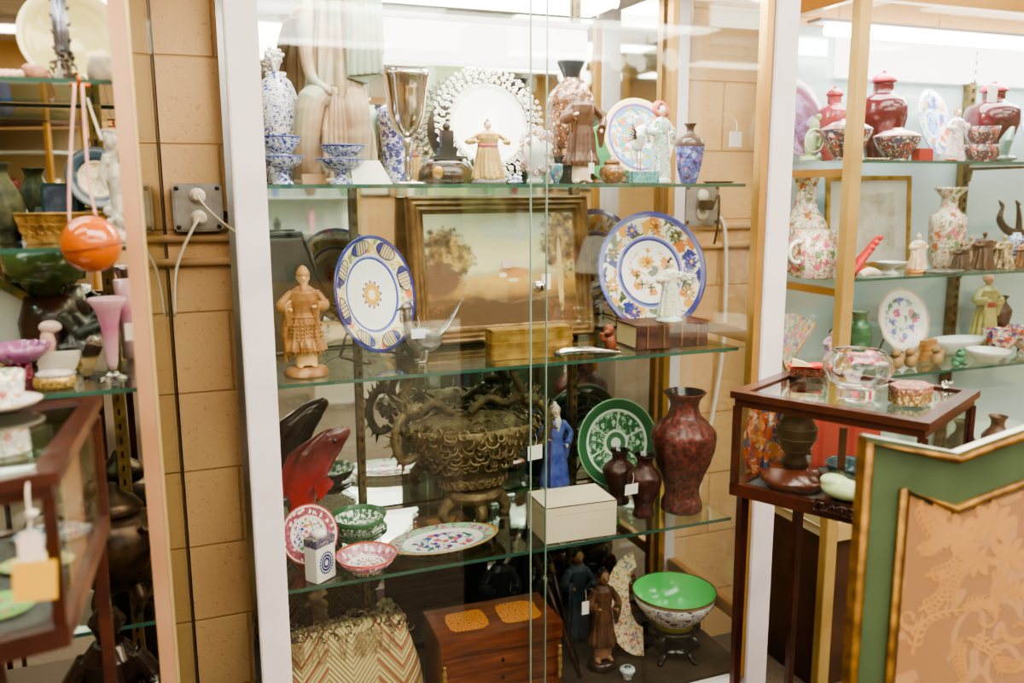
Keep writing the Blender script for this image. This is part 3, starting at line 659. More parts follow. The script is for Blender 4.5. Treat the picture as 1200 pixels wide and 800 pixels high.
# white urn
def flowers(t,r,h):
    g=MB(); random.seed(5)
    for i in range(46):
        a=random.random()*6.28; zz=random.uniform(.15,.95); rr=r*(.55+.45*math.sin(zz*2.6)); 
        for k in range(4): g.ell((rr*math.cos(a)+.004*math.cos(k*1.6),rr*math.sin(a),zz*h+.004*math.sin(k*1.6)),.0045,6,4)
    P('applied_flowers',g,M('pinkish_blossoms','f0e8e4',.3,col2='c87e78',ns=60),t)
vessel('encrusted_urn','small white urn covered with modelled blossoms right of the figurine','urn',627,212,150,36,[(.5,0),(.55,.05),(.4,.12),(.7,.3),(1,.55),(.9,.75),(.5,.85),(.55,1)],porc,Z1,2.0,extra=flowers)
q,s=spot(604,213,Z1,1.93); g=MB(); random.seed(2)
for i in range(9): g.ell((random.uniform(-.014,.014),random.uniform(-.008,.008),.006+random.random()*.012),(.006,.006,.006),8,6)
g.ell((0,0,.004),(.02,.012,.005)); O('blossom_trinket',g,M('blue_white_trinket','dfe2ea',.25,col2='55639c',ns=90),q,'tiny blue and white blossom trinket before the flowered urn','trinket')
# satsuma vase with figure in front
satm=FL('satsuma','5f3f2e',['cfae88','8a5a3c','e0c8a4','2e1e18','a57a48'],70,.42,bands=[(0,.07,'1d1a1c')],bs=.3,bsc=60)
vessel('satsuma_vase','tall brown relief vase with a dark fluted neck near the case centre','vase',668,211,74,54,[(.5,0),(.55,.03),(.6,.1),(.85,.35),(1,.6),(.95,.72),(.6,.8),(.3,.85),(.28,.9),(.5,.97),(.52,1)],satm,Z1,2.12,extra=lambda t,r,h:P('neck_collar',MB().lathe([(.29*r,.86*h),(.36*r,.9*h),(.56*r,.985*h),(.57*r,1.0*h),(.4*r,.93*h)],24,fold=lambda a,z:1+.05*math.cos(a*12)),M('dark_collar','33383c',.3),t))
q,s=spot(681,212,Z1,1.995)
figure('sage_figurine','brown carved figurine of a bending sage in front of the tall relief vase',q,118*s,M('carved_brown_robe','6d4b38',.4,col2='4f3426',ns=40,hollow_shade='2f1d14',bs=.4,bsc=100),hair=M('brown_hair','6b4226',.5),wide=1.0,arms=((-1,.66,.16),(1,.5,.2)),beard=None,legs=True)
q,s=spot(662,213,Z1,1.945); O('mask_pendant',MB().tube([(0,0,0),(0,-.002,.02),(0,0,.045)],[.004,.016,.018],12,flat=.4),FL('mask_enamel','3c8f8a',['d7b04c','2f4f9a','b0402c'],120,.4),(q.x-.03,1.93,Z1+.001),'small turquoise shield shaped ornament at the foot of the relief vase','ornament')
# round cloisonne plate and a green one behind
Rc=46*mpp(at(744,158,2.17))
plate('cloisonne_plate','round sky blue cloisonne plate with a wide cream rim on the top shelf',746,160,46,2.16,RAD('cloisonne_sky',Rc,[(0,'6aa8d8'),(.80,'7f5aa8'),(.86,'e8dba8')],over=[(['7fb06a','8fbf78','e59a62','f2efe4','5a90d0'],55,.42,0,.78),(['e08a5a','f4f0e6'],30,.25,0,.7)]),z=Z1,R=Rc,stand=True)
Rg=34*mpp(at(705,155,2.25))
plate('green_plate','plain green plate standing behind the sky blue cloisonne plate',712,158,34,2.255,M('leaf_green','5fae74',.3,coat=.3),z=Z1,R=Rg,stand=False,tilt=8)
vessel('lidded_pot','small round brown lidded pot before the cloisonne plate','pot',717,210,186,30,[(.55,0),(.75,.1),(1,.45),(.9,.75),(.6,.9),(.62,1)],FL('brown_enamel','6d4a2a',['c08a4a','8f5a2c','3a5a4a'],90,.4),Z1,1.99,extra=lambda t,r,h:P('lid',MB().lathe([(0,h*.92),(.64*r,h*.93),(.62*r,h*1.05),(.2*r,h*1.2),(.1*r,h*1.32),(0,h*1.34)],24),FL('brown_enamel','6d4a2a',['c08a4a'],90,.4),t))
q,s=spot(753,209,Z1,1.96); t=T('enamel_dish','small rectangular turquoise enamel dish with a loop handle','dish',q)
g=MB(); w=18*s;h_=14*s
g.plan([(-w*.8,-.012),(w*.8,-.012),(w*.8,.012),(-w*.8,.012)],0,.002)
for a in ((-w,-.015,w,-.013),(-w,.013,w,.015),(-w,-.015,-w+.002,.015),(w-.002,-.015,w,.015)): g.box(a[0],a[2],a[1],a[3],.002,h_)
P('dish_body',g,FL('turquoise_enamel','3f9aa0',['2b5f8a','8fd0c4','c2a24a'],130,.35),t); P('handle',MB().torus(.008,.0015,TR(-w-.006,0,h_*.8,rx=PI/2),16),dbrass,t)
q,s=spot(773,211,Z1,2.0)
def redhat(t,hz,hr): P('hat',MB().lathe([(0,0),(hr*1.9,hr*.1),(hr*2,hr*.3),(hr*1.2,hr*.5),(0,hr*.7)],30,TR(0,hr*.5,hz+hr*.2,rx=math.radians(70))),M('red_halo_hat','b4563f',.35),t)
lady=FL('aqua_robe','bfe0d6',['f4efe6','6fb8a8','d88a8a','3f8f8a'],90,.35)
figure('lady_figurine','porcelain lady in an aqua robe and round red hat beside the cloisonne plate',q,92*s,lady,hair=M('black_hair','1d1714',.3),hat=redhat,wide=.85,arms=((-1,.6,.12),(1,.6,.14)),base=M('aqua_base','c8d8cc',.3))
# crane figurine at her side
q,s=spot(752,196,None,2.03); t=T('crane_figurine','white porcelain crane with black wing tips perched beside the red hatted lady','figurine',(q.x,2.045,Z1))
g=MB(); g.tube([(0,0,.1),(-.004,-.002,.125),(.01,-.004,.14),(.022,-.004,.13),(.026,-.004,.115)],[.014,.02,.012,.006,.004],10); g.ell((-.006,0,.105),(.018,.012,.022)); g.ell((.027,-.004,.112),(.006,.005,.006)); P('body',fuse(g,.0016,2,'body'),porc,t)
g=MB()
for k in range(6): g.tube([(-.008,-.012,.118),(-.03-.002*k,-.014,.15-k*.008)],[.003,.0015],6)
P('wing_tip',g,black,t)
for k in (-1,1): P('leg',MB().tube([(k*.005,0,.09),(k*.005,0,.001)],.0015,6),M('crane_leg','9a8f7a',.4),t)
vessel('cloisonne_vase','small blue cloisonne vase with a narrow dark neck right of the lady','vase',807,210,142,34,[(.5,0),(.55,.03),(.8,.25),(1,.62),(.9,.74),(.5,.8),(.28,.84),(.26,.92),(.45,1)],FL('blue_cloisonne','5a6fc0',['a8b8e8','2e2f5e','c87ea8','3a2c2a','7fa0d8'],60,.4,bands=[(.098,.2,'4a3a34')]),Z1,2.07)
for px_,wp,lb,cl in ((698,76,'flat dark rimmed saucer under the brown pot on the shelf edge','b8a890'),(835,34,'tiny bronze ashtray at the right end of the top shelf','6a5a42')):
    pass
q,s=spot(842,213,Z1,1.96); O('bronze_tray',MB().lathe([(0,0),(15*s,0),(19*s,2.5*s),(17*s,2*s),(13*s,1*s),(0,1*s)],30),bronze,q,'tiny bronze tray at the right end of the top shelf','tray')
pricetag(862,163,1.98,22,'white paper tag on a string near the right end of the top shelf',rz=.3)
pricetag(693,197,1.93,7,'small white tag hanging before the satsuma figures',h=12)
# ================================================================ middle shelf of the white case
q=at(346,340,2.23); s=mpp(q); t=T('hexagonal_plaque','dark hexagonal wooden plaque leaning at the left end of the middle shelf','plaque',(q.x,2.215,Z2+.001),(math.radians(-7),0,.12))
hx=[(-60,2),(22,2),(40,62),(18,140),(-60,140),(-60,139)]; hx=[(-42,0),(10,0),(40,62),(12,142),(-42,142)]
hx=[(-44,0),(12,0),(40,62),(14,142),(-44,142)]
P('panel',MB().prism([(x*s*.93,z*s*.93+.01) for x,z in hx],-.008,-.002),M('dark_green_panel','31322a',.25,col2='4a4034',ns=8),t)
g=MB()
for a,b in zip(hx,hx[1:]+hx[:1]): g.tube([(a[0]*s*.97,-.006,a[1]*s*.97+.008),(b[0]*s*.97,-.006,b[1]*s*.97+.008)],.007,8)
P('rim',g,M('dark_plaque_rim','2b211a',.35,coat=.3),t)
ivo=M('stained_ivory','c0905a',.4,col2='8f6034',ns=30,bs=.5,bsc=90,hollow_shade='4f2812')
q,s=spot(360,437,Z2,1.97)
def cap(t,hz,hr): P('hat',MB().lathe([(0,hr*1.9),(hr*.5,hr*1.6),(hr*.95,hr*.9),(hr*1.05,hr*.3),(hr*.9,hr*.25),(0,hr*.6)],24,TR(0,0,hz)),ivo,t)
t=figure('warrior_figurine','stained ivory warrior in armour and cloak standing on a rocky base',q,127*s,ivo,head=M('ivory_skin','d9b27a',.4),hat=cap,beard=ivo,wide=1.1,base=M('rock_base','c89a66',.4,col2='8a5a34',ns=40,bs=.5,bsc=80,hollow_shade='4f2812'),basepat=1,arms=((-1,.6,.2),(1,.62,.1)),legs=True,folds=11)
g=MB(); H_=127*s
for k in range(9): g.tube([(-.018+.002*k,.012,H_*.78),(-.036+.004*k,.008-.001*k,H_*.6),(-.046+.008*k,.014,H_*.38),(-.042+.009*k,.012,H_*(.12+.03*(k%3)))],[.004,.006,.0065,.003],8)
for k in range(6): g.tube([(-.030,-.008,H_*(.70-.03*k)),(-.042-.001*k,-.014,H_*(.64-.05*k)),(-.040,-.002,H_*(.5-.06*k))],[.004,.006,.003],8)
P('cloak',fuse(g,.0011,1,'cloak'),ivo,t)
g=MB()
for r_ in range(5):
    for k in range(11): a=-PI*.95+k*PI*.09; g.ell((H_*.15*math.cos(a),H_*.115*math.sin(a),H_*(.34+.035*r_)),(.0032,.0022,.0035),6,4)
for k in range(7): a=-PI*.85+k*PI*.117; g.tube([(H_*.14*math.cos(a),H_*.11*math.sin(a),H_*.33),(H_*.17*math.cos(a),H_*.13*math.sin(a),H_*.2)],[.004,.0015],6)
g.torus(H_*.125,.002,TR(0,0,H_*.55)@Matrix.Diagonal((1,.8,1,1)),30); g.tube([(-.01,-.018,H_*.7),(.0,-.022,H_*.62),(.012,-.018,H_*.7)],.0022,8)
P('armour_scales',g,ivo,t)
# sunflower centred plate
q=at(434,333,2.1); s=mpp(q); R1=69*s
def lobes(nt,co,c): return c
m1=RAD('spanish_plate',R1,[(0,'f3c96a'),(.0,'eef0ea'),(.60,'2c3f9a'),(.635,'8fa4dc'),(.66,'eaeee8'),(.68,'e6d9b2'),(.93,'27337f'),(.975,'1f2a78')],
  over=[(['d9a44a','7f9a58','e07a4a','2a3788','d8b45e'],32,.30,.70,.93)],
  petals=[(10,0,.66,.66,'2a3788',.0),(12,0,.15,.245,'2d3476',None),(12,0,.12,.215,'e0b040',None),(2,0,.085,.085,'f1e6c8',None)])
# painted medallions round the border, built as thin glaze shapes on the rim
pl=plate('sunflower_plate','large blue bordered plate with a sunflower centre, turned to the right',434,333,69,2.10,m1,rz=math.radians(36),z=Z2,R=R1,stand=True,tilt=10)
def lens(R,a,r,w,mat,nm,stripes):
    g=MB(); ca,sa=math.cos(a),math.sin(a)
    zf=lambda rr:(.0775+(rr/R-.7)*(.08/.28))*R+.0012
    def pt(u,v):   # u radial, v tangential
        x=(r+u)*ca-v*sa; y=(r+u)*sa+v*ca; return (x,y,zf(math.hypot(x,y)))
    n=20; vs=[pt(0,0)]+[pt(w*.52*math.sin(2*PI*i/n),w*math.cos(2*PI*i/n)) for i in range(n)]
    g._add(vs,[(0,i+1,(i+1)%n+1) for i in range(n)]); P(nm,g,mat,pl)
    g=MB()
    for k in stripes:
        pp=[pt(u*w*.46*math.sqrt(max(0,1-(k)**2)),k*w) for u in (-1,0,1)]; g.tube([(x,y,z+.0004) for x,y,z in pp],.0011,5)
    g.tube([(x,y,z+.0003) for x,y,z in vs[1:]+vs[1:2]],.0012,5)
    P('medallion_line',g,M('cobalt_line','1f2a78',.2),pl)
cz_=M('straw_glaze','d9c890',.2,coat=.3)
for i in range(8): lens(R1,2*PI*i/8+.25,R1*.815,R1*.225,cz_,'medallion',(-.55,-.3,0,.3,.55))
bl=M('cobalt_glaze','283584',.2,coat=.3)
for i in range(8):
    a=2*PI*i/8+.25; g=MB(); ca,sa=math.cos(a),math.sin(a); n=10
    def pt(u,v): x=(R1*.815+u)*ca-v*sa; y=(R1*.815+u)*sa+v*ca; return (x,y,(.0775+(math.hypot(x,y)/R1-.7)*(.08/.28))*R1+.0017)
    w=R1*.215; vs=[pt(0,w*.45)]+[pt(w*.5*math.sin(PI/2-PI*k/n*1.0+0),w*(.45+.5*abs(math.cos(PI/2-PI*k/n)))) for k in range(n+1)]
    vs=[pt(w*.52*math.cos(t_),w*math.sin(t_)) for t_ in [math.radians(27+k*12.6) for k in range(11)]]
    g._add(vs,[tuple(range(11))]); P('medallion_shade',g,bl,pl)
# pheasant
q,s=spot(497,422,Z2,2.02); t=T('pewter_pheasant','pewter pheasant with a long raised tail, its head turned left','bird figurine',(q.x,q.y,Z2),(0,0,.15))
g=MB(); g.ell((.0,0,26*s),(22*s,12*s,15*s),20,14,(0,.25,0)); g.tube([(-14*s,0,32*s),(-20*s,0,48*s),(-21*s,0,62*s)],[9*s,6*s,5*s],12); g.ell((-21*s,0,65*s),(7*s,5*s,6*s)); 
g.tube([(12*s,0,28*s),(30*s,0,40*s),(52*s,0,72*s)],[10*s,6*s,1.2*s],12,flat=.5)
for k in (-1,1): g.ell((2*s,k*10*s,28*s),(18*s,3.5*s,11*s),14,10,(0,.3,0))
P('body',fuse(g,.0016,2,'body'),pewter,t)
P('beak',MB().tube([(-27*s,0,65*s),(-33*s,0,62*s)],[2.4*s,.5*s],8),M('dark_pewter','55524e',.4,.7),t)
P('crest',MB().tube([(-20*s,0,70*s),(-14*s,0,74*s),(-10*s,0,72*s)],[2*s,1.6*s,.5*s],8),pewter,t)
for k in (-1,1): P('leg',MB().tube([(0,k*6*s,14*s),(-2*s,k*7*s,1.5*s),(-9*s,k*7*s,1.2*s)],[3*s,1.6*s,1.2*s],8),pewter,t)
pricetag(490,391,1.985,17,'bluish white sticker hanging at the pewter pheasant',rz=.1,h=11,rx=-.1,col=M('bluish_paper','dfe0f2',.7))
# landscape painting
A=at(475,236,2.26); B=at(686,236,2.26); C_=at(475,402,2.26)
W=(B.x-A.x); Hh=(A.z-Z2)+.012; cx=(A.x+B.x)/2
t=T('framed_painting','framed oil landscape with a tree and cottages in a ribbed gilt wood frame','painting',(cx,2.215,Z2+.002),(math.radians(-9),0,0))
fw=.048
fm=M('aged_gilt_frame','8a6c44',.4,.35,col2='54381f',ns=22,bs=.5,bsc=60)
prof=[(0,0),(0,.026),(.006,.032),(.012,.026),(.02,.028),(.026,.02),(.034,.022),(.040,.012),(.048,.010),(.048,0)]
def mould(L,T_):
    g=MB(); n=len(prof); vs=[]
    for e in (0,1):
        for d,h in prof: vs.append(((d if not e else L-d),-h,d))
    g._add(vs,[(i,(i+1)%n,n+(i+1)%n,n+i) for i in range(n)]+[tuple(range(n)),tuple(range(2*n-1,n-1,-1))],T_,False); return g
P('frame_rail',mould(W,TR(-W/2,0,0)),fm,t); P('frame_rail',mould(W,TR(W/2,0,Hh,ry=PI)),fm,t)
P('frame_stile',mould(Hh,TR(-W/2,0,Hh,ry=PI/2)),fm,t); P('frame_stile',mould(Hh,TR(W/2,0,0,ry=-PI/2)),fm,t)
mt,nt,o=new('landscape_painting'); b=pb(nt,.35,0,.15); co=coords(nt); X,Y_,Zc=xyz(nt,co)
n1=noise(nt,co,16,8); n2=noise(nt,co,44,8); ww=W-2*fw; hh=Hh-2*fw
u=mth(nt,'DIVIDE',X,ww); v=mth(nt,'DIVIDE',mth(nt,'SUBTRACT',Zc,fw),hh)
vn=mth(nt,'ADD',v,mth(nt,'MULTIPLY',mth(nt,'SUBTRACT',n1,.5),.22))
sky=ramp(nt,vn,[(0,K('5f3f22')),(.12,K('8a5f34')),(.22,K('5f4526')),(.30,K('a87c3c')),(.40,K('c79a4e')),(.46,K('b9a878')),(.52,K('dcd0a0')),(.75,K('d8cf9e')),(1,K('b4bda0'))],False)
def blob(cx_,cy_,rx,ry,col,c,amp=.5,sc=n2):
    dx=mth(nt,'DIVIDE',mth(nt,'SUBTRACT',u,cx_),rx); dy=mth(nt,'DIVIDE',mth(nt,'SUBTRACT',v,cy_),ry)
    d=mth(nt,'SQRT',mth(nt,'ADD',mth(nt,'MULTIPLY',dx,dx),mth(nt,'MULTIPLY',dy,dy)))
    d=mth(nt,'ADD',d,mth(nt,'MULTIPLY',mth(nt,'SUBTRACT',sc,.5),amp*2))
    f=ramp(nt,d,[(.75,(1,1,1)),(1,(0,0,0))],False); return mixc(nt,f,c,col if not isinstance(col,str) else K(col))
c=sky
c=blob(.1,.86,.3,.1,'c2c8b4',c); c=blob(.02,.40,.2,.05,'cf9d45',c,.4); c=blob(.08,.46,.12,.05,'c88a48',c,.5)
tree=ramp(nt,n2,[(.35,K('3a2816')),(.5,K('80602f')),(.65,K('c09a50'))],False)
c=blob(-.38,.66,.15,.24,tree,c,.55); c=blob(-.27,.60,.10,.15,tree,c,.55); c=blob(-.44,.42,.2,.18,'6b4a30',c,.4)
c=blob(.42,.74,.16,.34,tree,c,.6); c=blob(.40,.4,.022,.4,'d0b070',c,.2); c=blob(.0,.44,.03,.025,'ece6d2',c,.2); c=blob(.07,.39,.04,.02,'e2cfa8',c,.2)
c=blob(-.1,.10,.6,.12,'553a1c',c,.6)
nt.links.new(c,b.inputs['Base Color']); bump(nt,b,n2,.3); fin(mt,nt,o,b)
P('canvas',MB().box(-ww/2-.002,ww/2+.002,-.012,-.006,fw-.002,Hh-fw+.002),mt,t)
q=at(601,311,2.18)
O('price_sticker',MB().box(-.012,.012,-.0006,.0,-.011,.011),M('pink_paper','f2c6c2',.7),(q.x,2.228,q.z),'small pink price sticker on the landscape painting','sticker',(math.radians(-9),0,0))
pricetag(640,330,1.90,15,'pale folded paper tag hanging beside the door lock',rz=.4,h=18)
# brass box
q,s=spot(620,417,Z2,1.99); t=T('brass_box','rounded rectangular ribbed brass box in front of the painting','box',q,(0,0,-.02))
def rr(w,d,r=.014,n=6):
    o=[]
    for cx_,cy_,a0 in ((w-r,d-r,0),(-w+r,d-r,90),(-w+r,-d+r,180),(w-r,-d+r,270)):
        for i in range(n+1): a=math.radians(a0+90*i/n); o.append((cx_+r*math.cos(a),cy_+r*math.sin(a)))
    return o
w=51*s; g=MB().plan(rr(w,.032),0,17*s)
P('box_body',g,brass,t)
P('rib',MB().plan(rr(w+.0015,.0335),7*s,9.5*s),brass,t); P('rib',MB().plan(rr(w+.002,.034),17*s,20*s),brass,t)
P('lid',MB().plan(rr(w,.032),20*s,31*s).plan(rr(w-.004,.028),31*s,34*s),M('bright_brass','d0ac66',.3,.6,col2='94722e',ns=25),t)
P('rib',MB().plan(rr(w+.0015,.0335),29*s,31*s),brass,t)
# fish letter opener
q,s=spot(690,420,Z2,1.925); t=T('pewter_fish','slim jointed silver fish lying on the shelf edge','fish figurine',(q.x,q.y,Z2),(0,0,.06))
g=MB().tube([(-44*s,0,5*s),(-34*s,0,8*s),(-10*s,0,8*s),(15*s,0,5*s),(38*s,0,2*s),(46*s,0,1.5*s)],[1.5*s,6*s,7*s,4.5*s,1.8*s,.8*s],14,flat=.8)
P('body',g,silver,t); g=MB()
for i in range(12): x=-14+i*4.3; r=(6.9-i*.42)*s; g.torus(r,.0007,TR(x*s,0,(8-i*.45)*s,ry=PI/2),16)
P('scale_ring',g,M('dark_pewter','55524e',.4,.7),t); P('head',MB().ell((-41*s,0,6.5*s),(5*s,4*s,4*s)),M('dark_pewter','55524e',.4,.7),t)
# large floral charger
q=at(761,312,2.13); s=mpp(q); R2=70*s
m2=RAD('floral_charger',R2,[(0,'eeeae6'),(.52,'283684'),(.565,'7484cc'),(.60,'e9e2d2'),(.90,'303e8c'),(.975,'212d7c')],
  over=[(['d99a3c','3d4f3c','e0a850','283684','55694c','c97a3a'],26,.42,.62,.90),(['e8c070','d08a34','4a5a44'],24,.34,.0,.40)])
pl=plate('floral_charger','large round charger with cobalt rim and orange and blue flowers',761,312,70,2.13,m2,rz=-.05,z=Z2,R=R2,stand=True,tilt=12)
def bloom(parent,R,a,r,sz,cp,cc,n=8,nm='painted_flower'):
    zf=lambda rr:((.0775+(rr/R-.7)*(.08/.28)) if rr/R>.7 else (.04+(rr/R-.58)*.29 if rr/R>.58 else .03))*R
    x0,y0=r*math.cos(a),r*math.sin(a); g=MB(); z=zf(r)+.0012
    for k in range(n):
        b=2*PI*k/n; cx_,cy_=x0+sz*.62*math.cos(b),y0+sz*.62*math.sin(b); zz=zf(math.hypot(cx_,cy_))+.0016
        g.ell((cx_,cy_,zz),(sz*.36,sz*.2,.0006),10,4,(0,0,b))
    f=P(nm,g,M('petal_'+cp,cp,.25,coat=.3),parent); P('flower_centre',MB().ell((x0,y0,zf(r)+.0025),(sz*.3,sz*.3,.0012),10,5),M('petal_'+cc,cc,.25,coat=.3),f)
for a,cp,cc in ((80,'d9953a','8a4a1c'),(115,'3f4da8','d9953a'),(195,'e0a850','f0e6d8'),(240,'3f4da8','e8c070'),(330,'dba050','f4efe6'),(10,'4a58b0','e0a850'),(285,'d9953a','f0e2c0'),(50,'4c6a4c','e0a850'),(155,'4c5f48','b8773a')):
    bloom(pl,R2,math.radians(a),R2*.76,R2*.125,cp,cc)
bloom(pl,R2,math.radians(100),R2*.18,R2*.13,'d9a24a','b8702c')
for a in (190,230,270,320): bloom(pl,R2,math.radians(a),R2*.26,R2*.08,'5c7358','3f4d3c',4)
# book with lady
q,s=spot(775,402,Z2,2.0); t=T('old_book','thick old brown leather book lying flat under the porcelain lady','book',(q.x,q.y+.005,Z2),(0,0,-.04))
w=46*s; lm=M('worn_leather','5b3a2a',.55,col2='2f1c14',ns=35,bs=.4)
P('cover',MB().box(-w,w,-.062,.062,0,.004,bev=.001).box(-w,w,-.062,.062,28*s-.004,28*s,bev=.001).box(-w,w,-.066,-.060,0.001,28*s-.001,bev=.002),lm,t)
P('pages',MB().box(-w+.004,w-.004,-.059,.057,.0045,28*s-.0045),M('page_edges','c9b48a',.8,bs=.6,bsc=200),t)
g=MB()
for x in (-.7,-.25,.25,.7): g.box(x*w-.002,x*w+.002,-.0685,-.0645,.003,28*s-.003)
P('spine_band',g,M('leather_band','7a5238',.5),t)
zb=Z2+28*s; q=at(784,378,1.985)
figure('lady_figurine','pale porcelain lady with a raised fan standing on the old brown book',(q.x,1.985,zb+.0008),74*s,FL('cream_lady_robe','eef0e2',['c8d8b8','e8c884','88b8b8','e0a0a0'],110,.35),hair=M('black_hair','1d1714',.3),wide=1.15,arms=((-1,.64,.16),(1,.74,.12)),base=M('aqua_base','c8d8cc',.3))
q,s=spot(716,396,Z2,1.96); t=T('carved_bracket','small reddish carved wooden monkey shaped stand left of the book','carving',(q.x-.004,1.955,Z2))
g=MB().ell((0,0,11*s),(7*s,6*s,11*s)).ell((-3*s,-1*s,26*s),(7*s,6*s,8*s)).tube([(-3*s,0,15*s),(-12*s,-4*s,16*s),(-14*s,-5*s,24*s)],3*s,8).tube([(4*s,0,5*s),(10*s,-3*s,2.5*s)],3*s,8).ell((-7*s,-5*s,24*s),(4*s,3*s,3*s))
P('carving',fuse(g,.0014,2,'carving'),M('red_brown_wood','8a4a30',.45,col2='5a2c1c',ns=40),t)
# ================================================================ lower shelf of the white case
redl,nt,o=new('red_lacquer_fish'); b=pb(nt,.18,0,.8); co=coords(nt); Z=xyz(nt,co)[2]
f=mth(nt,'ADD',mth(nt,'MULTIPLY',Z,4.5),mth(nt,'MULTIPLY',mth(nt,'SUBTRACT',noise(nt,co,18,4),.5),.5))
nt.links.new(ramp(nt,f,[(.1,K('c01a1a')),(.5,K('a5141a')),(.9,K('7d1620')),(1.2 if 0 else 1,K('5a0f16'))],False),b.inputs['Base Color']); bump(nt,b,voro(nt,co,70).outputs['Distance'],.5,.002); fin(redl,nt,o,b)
def fishcarving(px,yb,Y,label,hp,mat,group=None):
    q,s=spot(px,yb,Z3,Y); u=hp*s/150; t=T('leaping_fish',label,'fish carving',(q.x,Y,Z3),(0,0,-.1))
    g=MB(); g.tube([(-2*u,0,10*u),(-8*u,0,35*u),(-6*u,0,75*u),(12*u,0,110*u),(36*u,0,135*u),(58*u,0,148*u)],[9*u,15*u,24*u,25*u,18*u,4*u],20,thin=.42)
    g.ell((28*u,0,130*u),(20*u,9*u,12*u),16,10,(0,-.7,0)); g.tube([(30*u,0,142*u),(52*u,0,152*u)],[5*u,3*u],8,thin=.8)
    g.tube([(-2*u,0,20*u),(6*u,0,2*u),(14*u,0,-2*u)],[9*u,12*u,4*u],12,thin=.3)
    P('body',fuse(g,.0022,2,'body'),mat,t)
    P('dorsal_fin',MB().prism([(x*u,z*u) for x,z in ((-28,50),(-36,85),(-22,120),(6,138),(22,148),(14,132),(-8,108),(-22,80))],-2*u,2*u),mat,t)
    P('side_fin',MB().prism([(x*u,z*u) for x,z in ((14,60),(34,84),(26,96),(8,84))],-13*u,-9*u,TR(rx=.1)),mat,t)
    for k in (-1,1): P('eye',MB().ell((38*u,k*8.5*u,136*u),3*u,10,8),black,t)
    g=MB()
    random.seed(int(px))
    for i in range(14): g.ell((random.uniform(-32,32)*u,random.uniform(-14,14)*u,random.uniform(6,22)*u),(random.uniform(8,14)*u,9*u,random.uniform(7,13)*u))
    g.tube([(-30*u,0,8*u),(-38*u,-4*u,40*u),(-30*u,-6*u,62*u),(-22*u,-4*u,50*u)],[8*u,6*u,5*u,2*u],10)
    g.lathe([(0,0),(40*u,0),(38*u,8*u),(0,10*u)],30,sy=.5)
    P('wave_base',fuse(g,.0026,2,'wave_base'),M('glossy_black','100d0c',.15,col2='241a16',ns=20,coat=.7),t)
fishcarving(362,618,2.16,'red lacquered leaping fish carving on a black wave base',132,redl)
mfam=['c0506a','3a4f9a','d0903c','4f8a5a','c8708a']
Rp=35*mpp(at(360,622,1.99))
plate('leaning_dish','small pink rimmed famille dish propped upright behind the tea caddy',361,622,35,1.99,RAD('pink_dish',Rp,[(0,'f3ede6'),(.60,'e2c8c8'),(.64,'9a4a5c'),(.90,'f0e6dc'),(.95,'b4404c')],over=[(mfam,90,.33,0,.56),(['f2e6dc','b86a7c'],80,.33,.65,.89)]),rz=.25,z=Z3,R=Rp,stand=True,tilt=18)
q=on(376,677,Z3); s=mpp(q); t=T('tea_caddy','white square tea caddy with a round blue chrysanthemum on its face','tea caddy',(q.x,q.y,Z3),(0,0,.62))
w=13*s; d=w*.8;h_=52*s
P('caddy_body',MB().box(-w*1.15,w*1.15,-d,d,0,h_,bev=.002),M('caddy_white','eeebe6',.2,coat=.4),t)
P('shoulder',MB().box(-w*1.17,w*1.17,-d-.0006,d+.0006,h_*.80,h_+.0006,bev=.002),FL('caddy_blue','3a4580',['c9b46a','20285c'],160,.35),t)
P('stopper',MB().lathe([(0,h_),(9*s,h_),(9*s,h_+6*s),(6*s,h_+8*s),(0,h_+9*s)],24),M('caddy_white','eeebe6',.2,coat=.4),t)
g=MB()
for k in range(22):
    a=2*PI*k/22; 
    for rr_ in (4,7,10): g.ell((rr_*s*math.cos(a),-d-.0006,h_*.42+rr_*s*1.25*math.sin(a)),(1.25*s,.0006,1.6*s),6,4)
P('chrysanthemum',g,M('cobalt_line','1f2a78',.2),t)
gfam=RAD('green_medallion_bowl',.063,[(0,'e4eae0'),(.22,'447050'),(.36,'dfe8dc'),(.62,'3a6548'),(.9,'42704f'),(.96,'2f5f3e')],over=[(['e8efe4','dfe8dc'],80,.36,.0,1),(['2f6a42','3a6548'],90,.26,.3,.62)])
zz=Z3
for i,lb in enumerate(('green and white dish, bottom of the stack behind the pink bowl','green and white dish, second of the stack behind the pink bowl')):
    q=on(421,633,Z3); s=mpp(q); r=33*s
    O('porcelain_dish',MB().lathe([(0,.0),(r*.5,0),(r*.52,.006),(r*.8,.014),(r,.026),(r*.985,.027),(r*.78,.018),(r*.5,.009),(0,.009)],48),gfam,(q.x,q.y,zz),lb,'dish'); zz+=.0105
q=on(421,633,Z3); O('porcelain_bowl',MB().lathe([(0,0),(r*.45,0),(r*.47,.008),(r*.8,.022),(r*1.0,.05),(r*.98,.05),(r*.76,.026),(r*.4,.012),(0,.012)],48),gfam,(q.x,q.y,zz+.001),'deep green and white bowl on top of the green stack','bowl')
q=on(430,668,Z3); s=mpp(q); r=36*s
t=T('porcelain_bowl','pink and white famille bowl with an orange rim near the shelf edge','bowl',(q.x,q.y,Z3))
P('body',MB().lathe([(0,.0),(r*.5,0),(r*.5,.006),(r*.8,.02),(r,.042),(r*.98,.042),(r*.76,.024),(r*.45,.012),(0,.011)],52),RAD('pink_bowl',r,[(0,'f4efe8'),(.60,'e6cfd0'),(.66,'c98a9c'),(.94,'b8482c')],over=[(mfam,80,.30,0,.55),(['f4e8e4','a85a78'],70,.36,.62,.93)]),t)
q=on(517,634,Z3); s=mpp(q); r=65*s
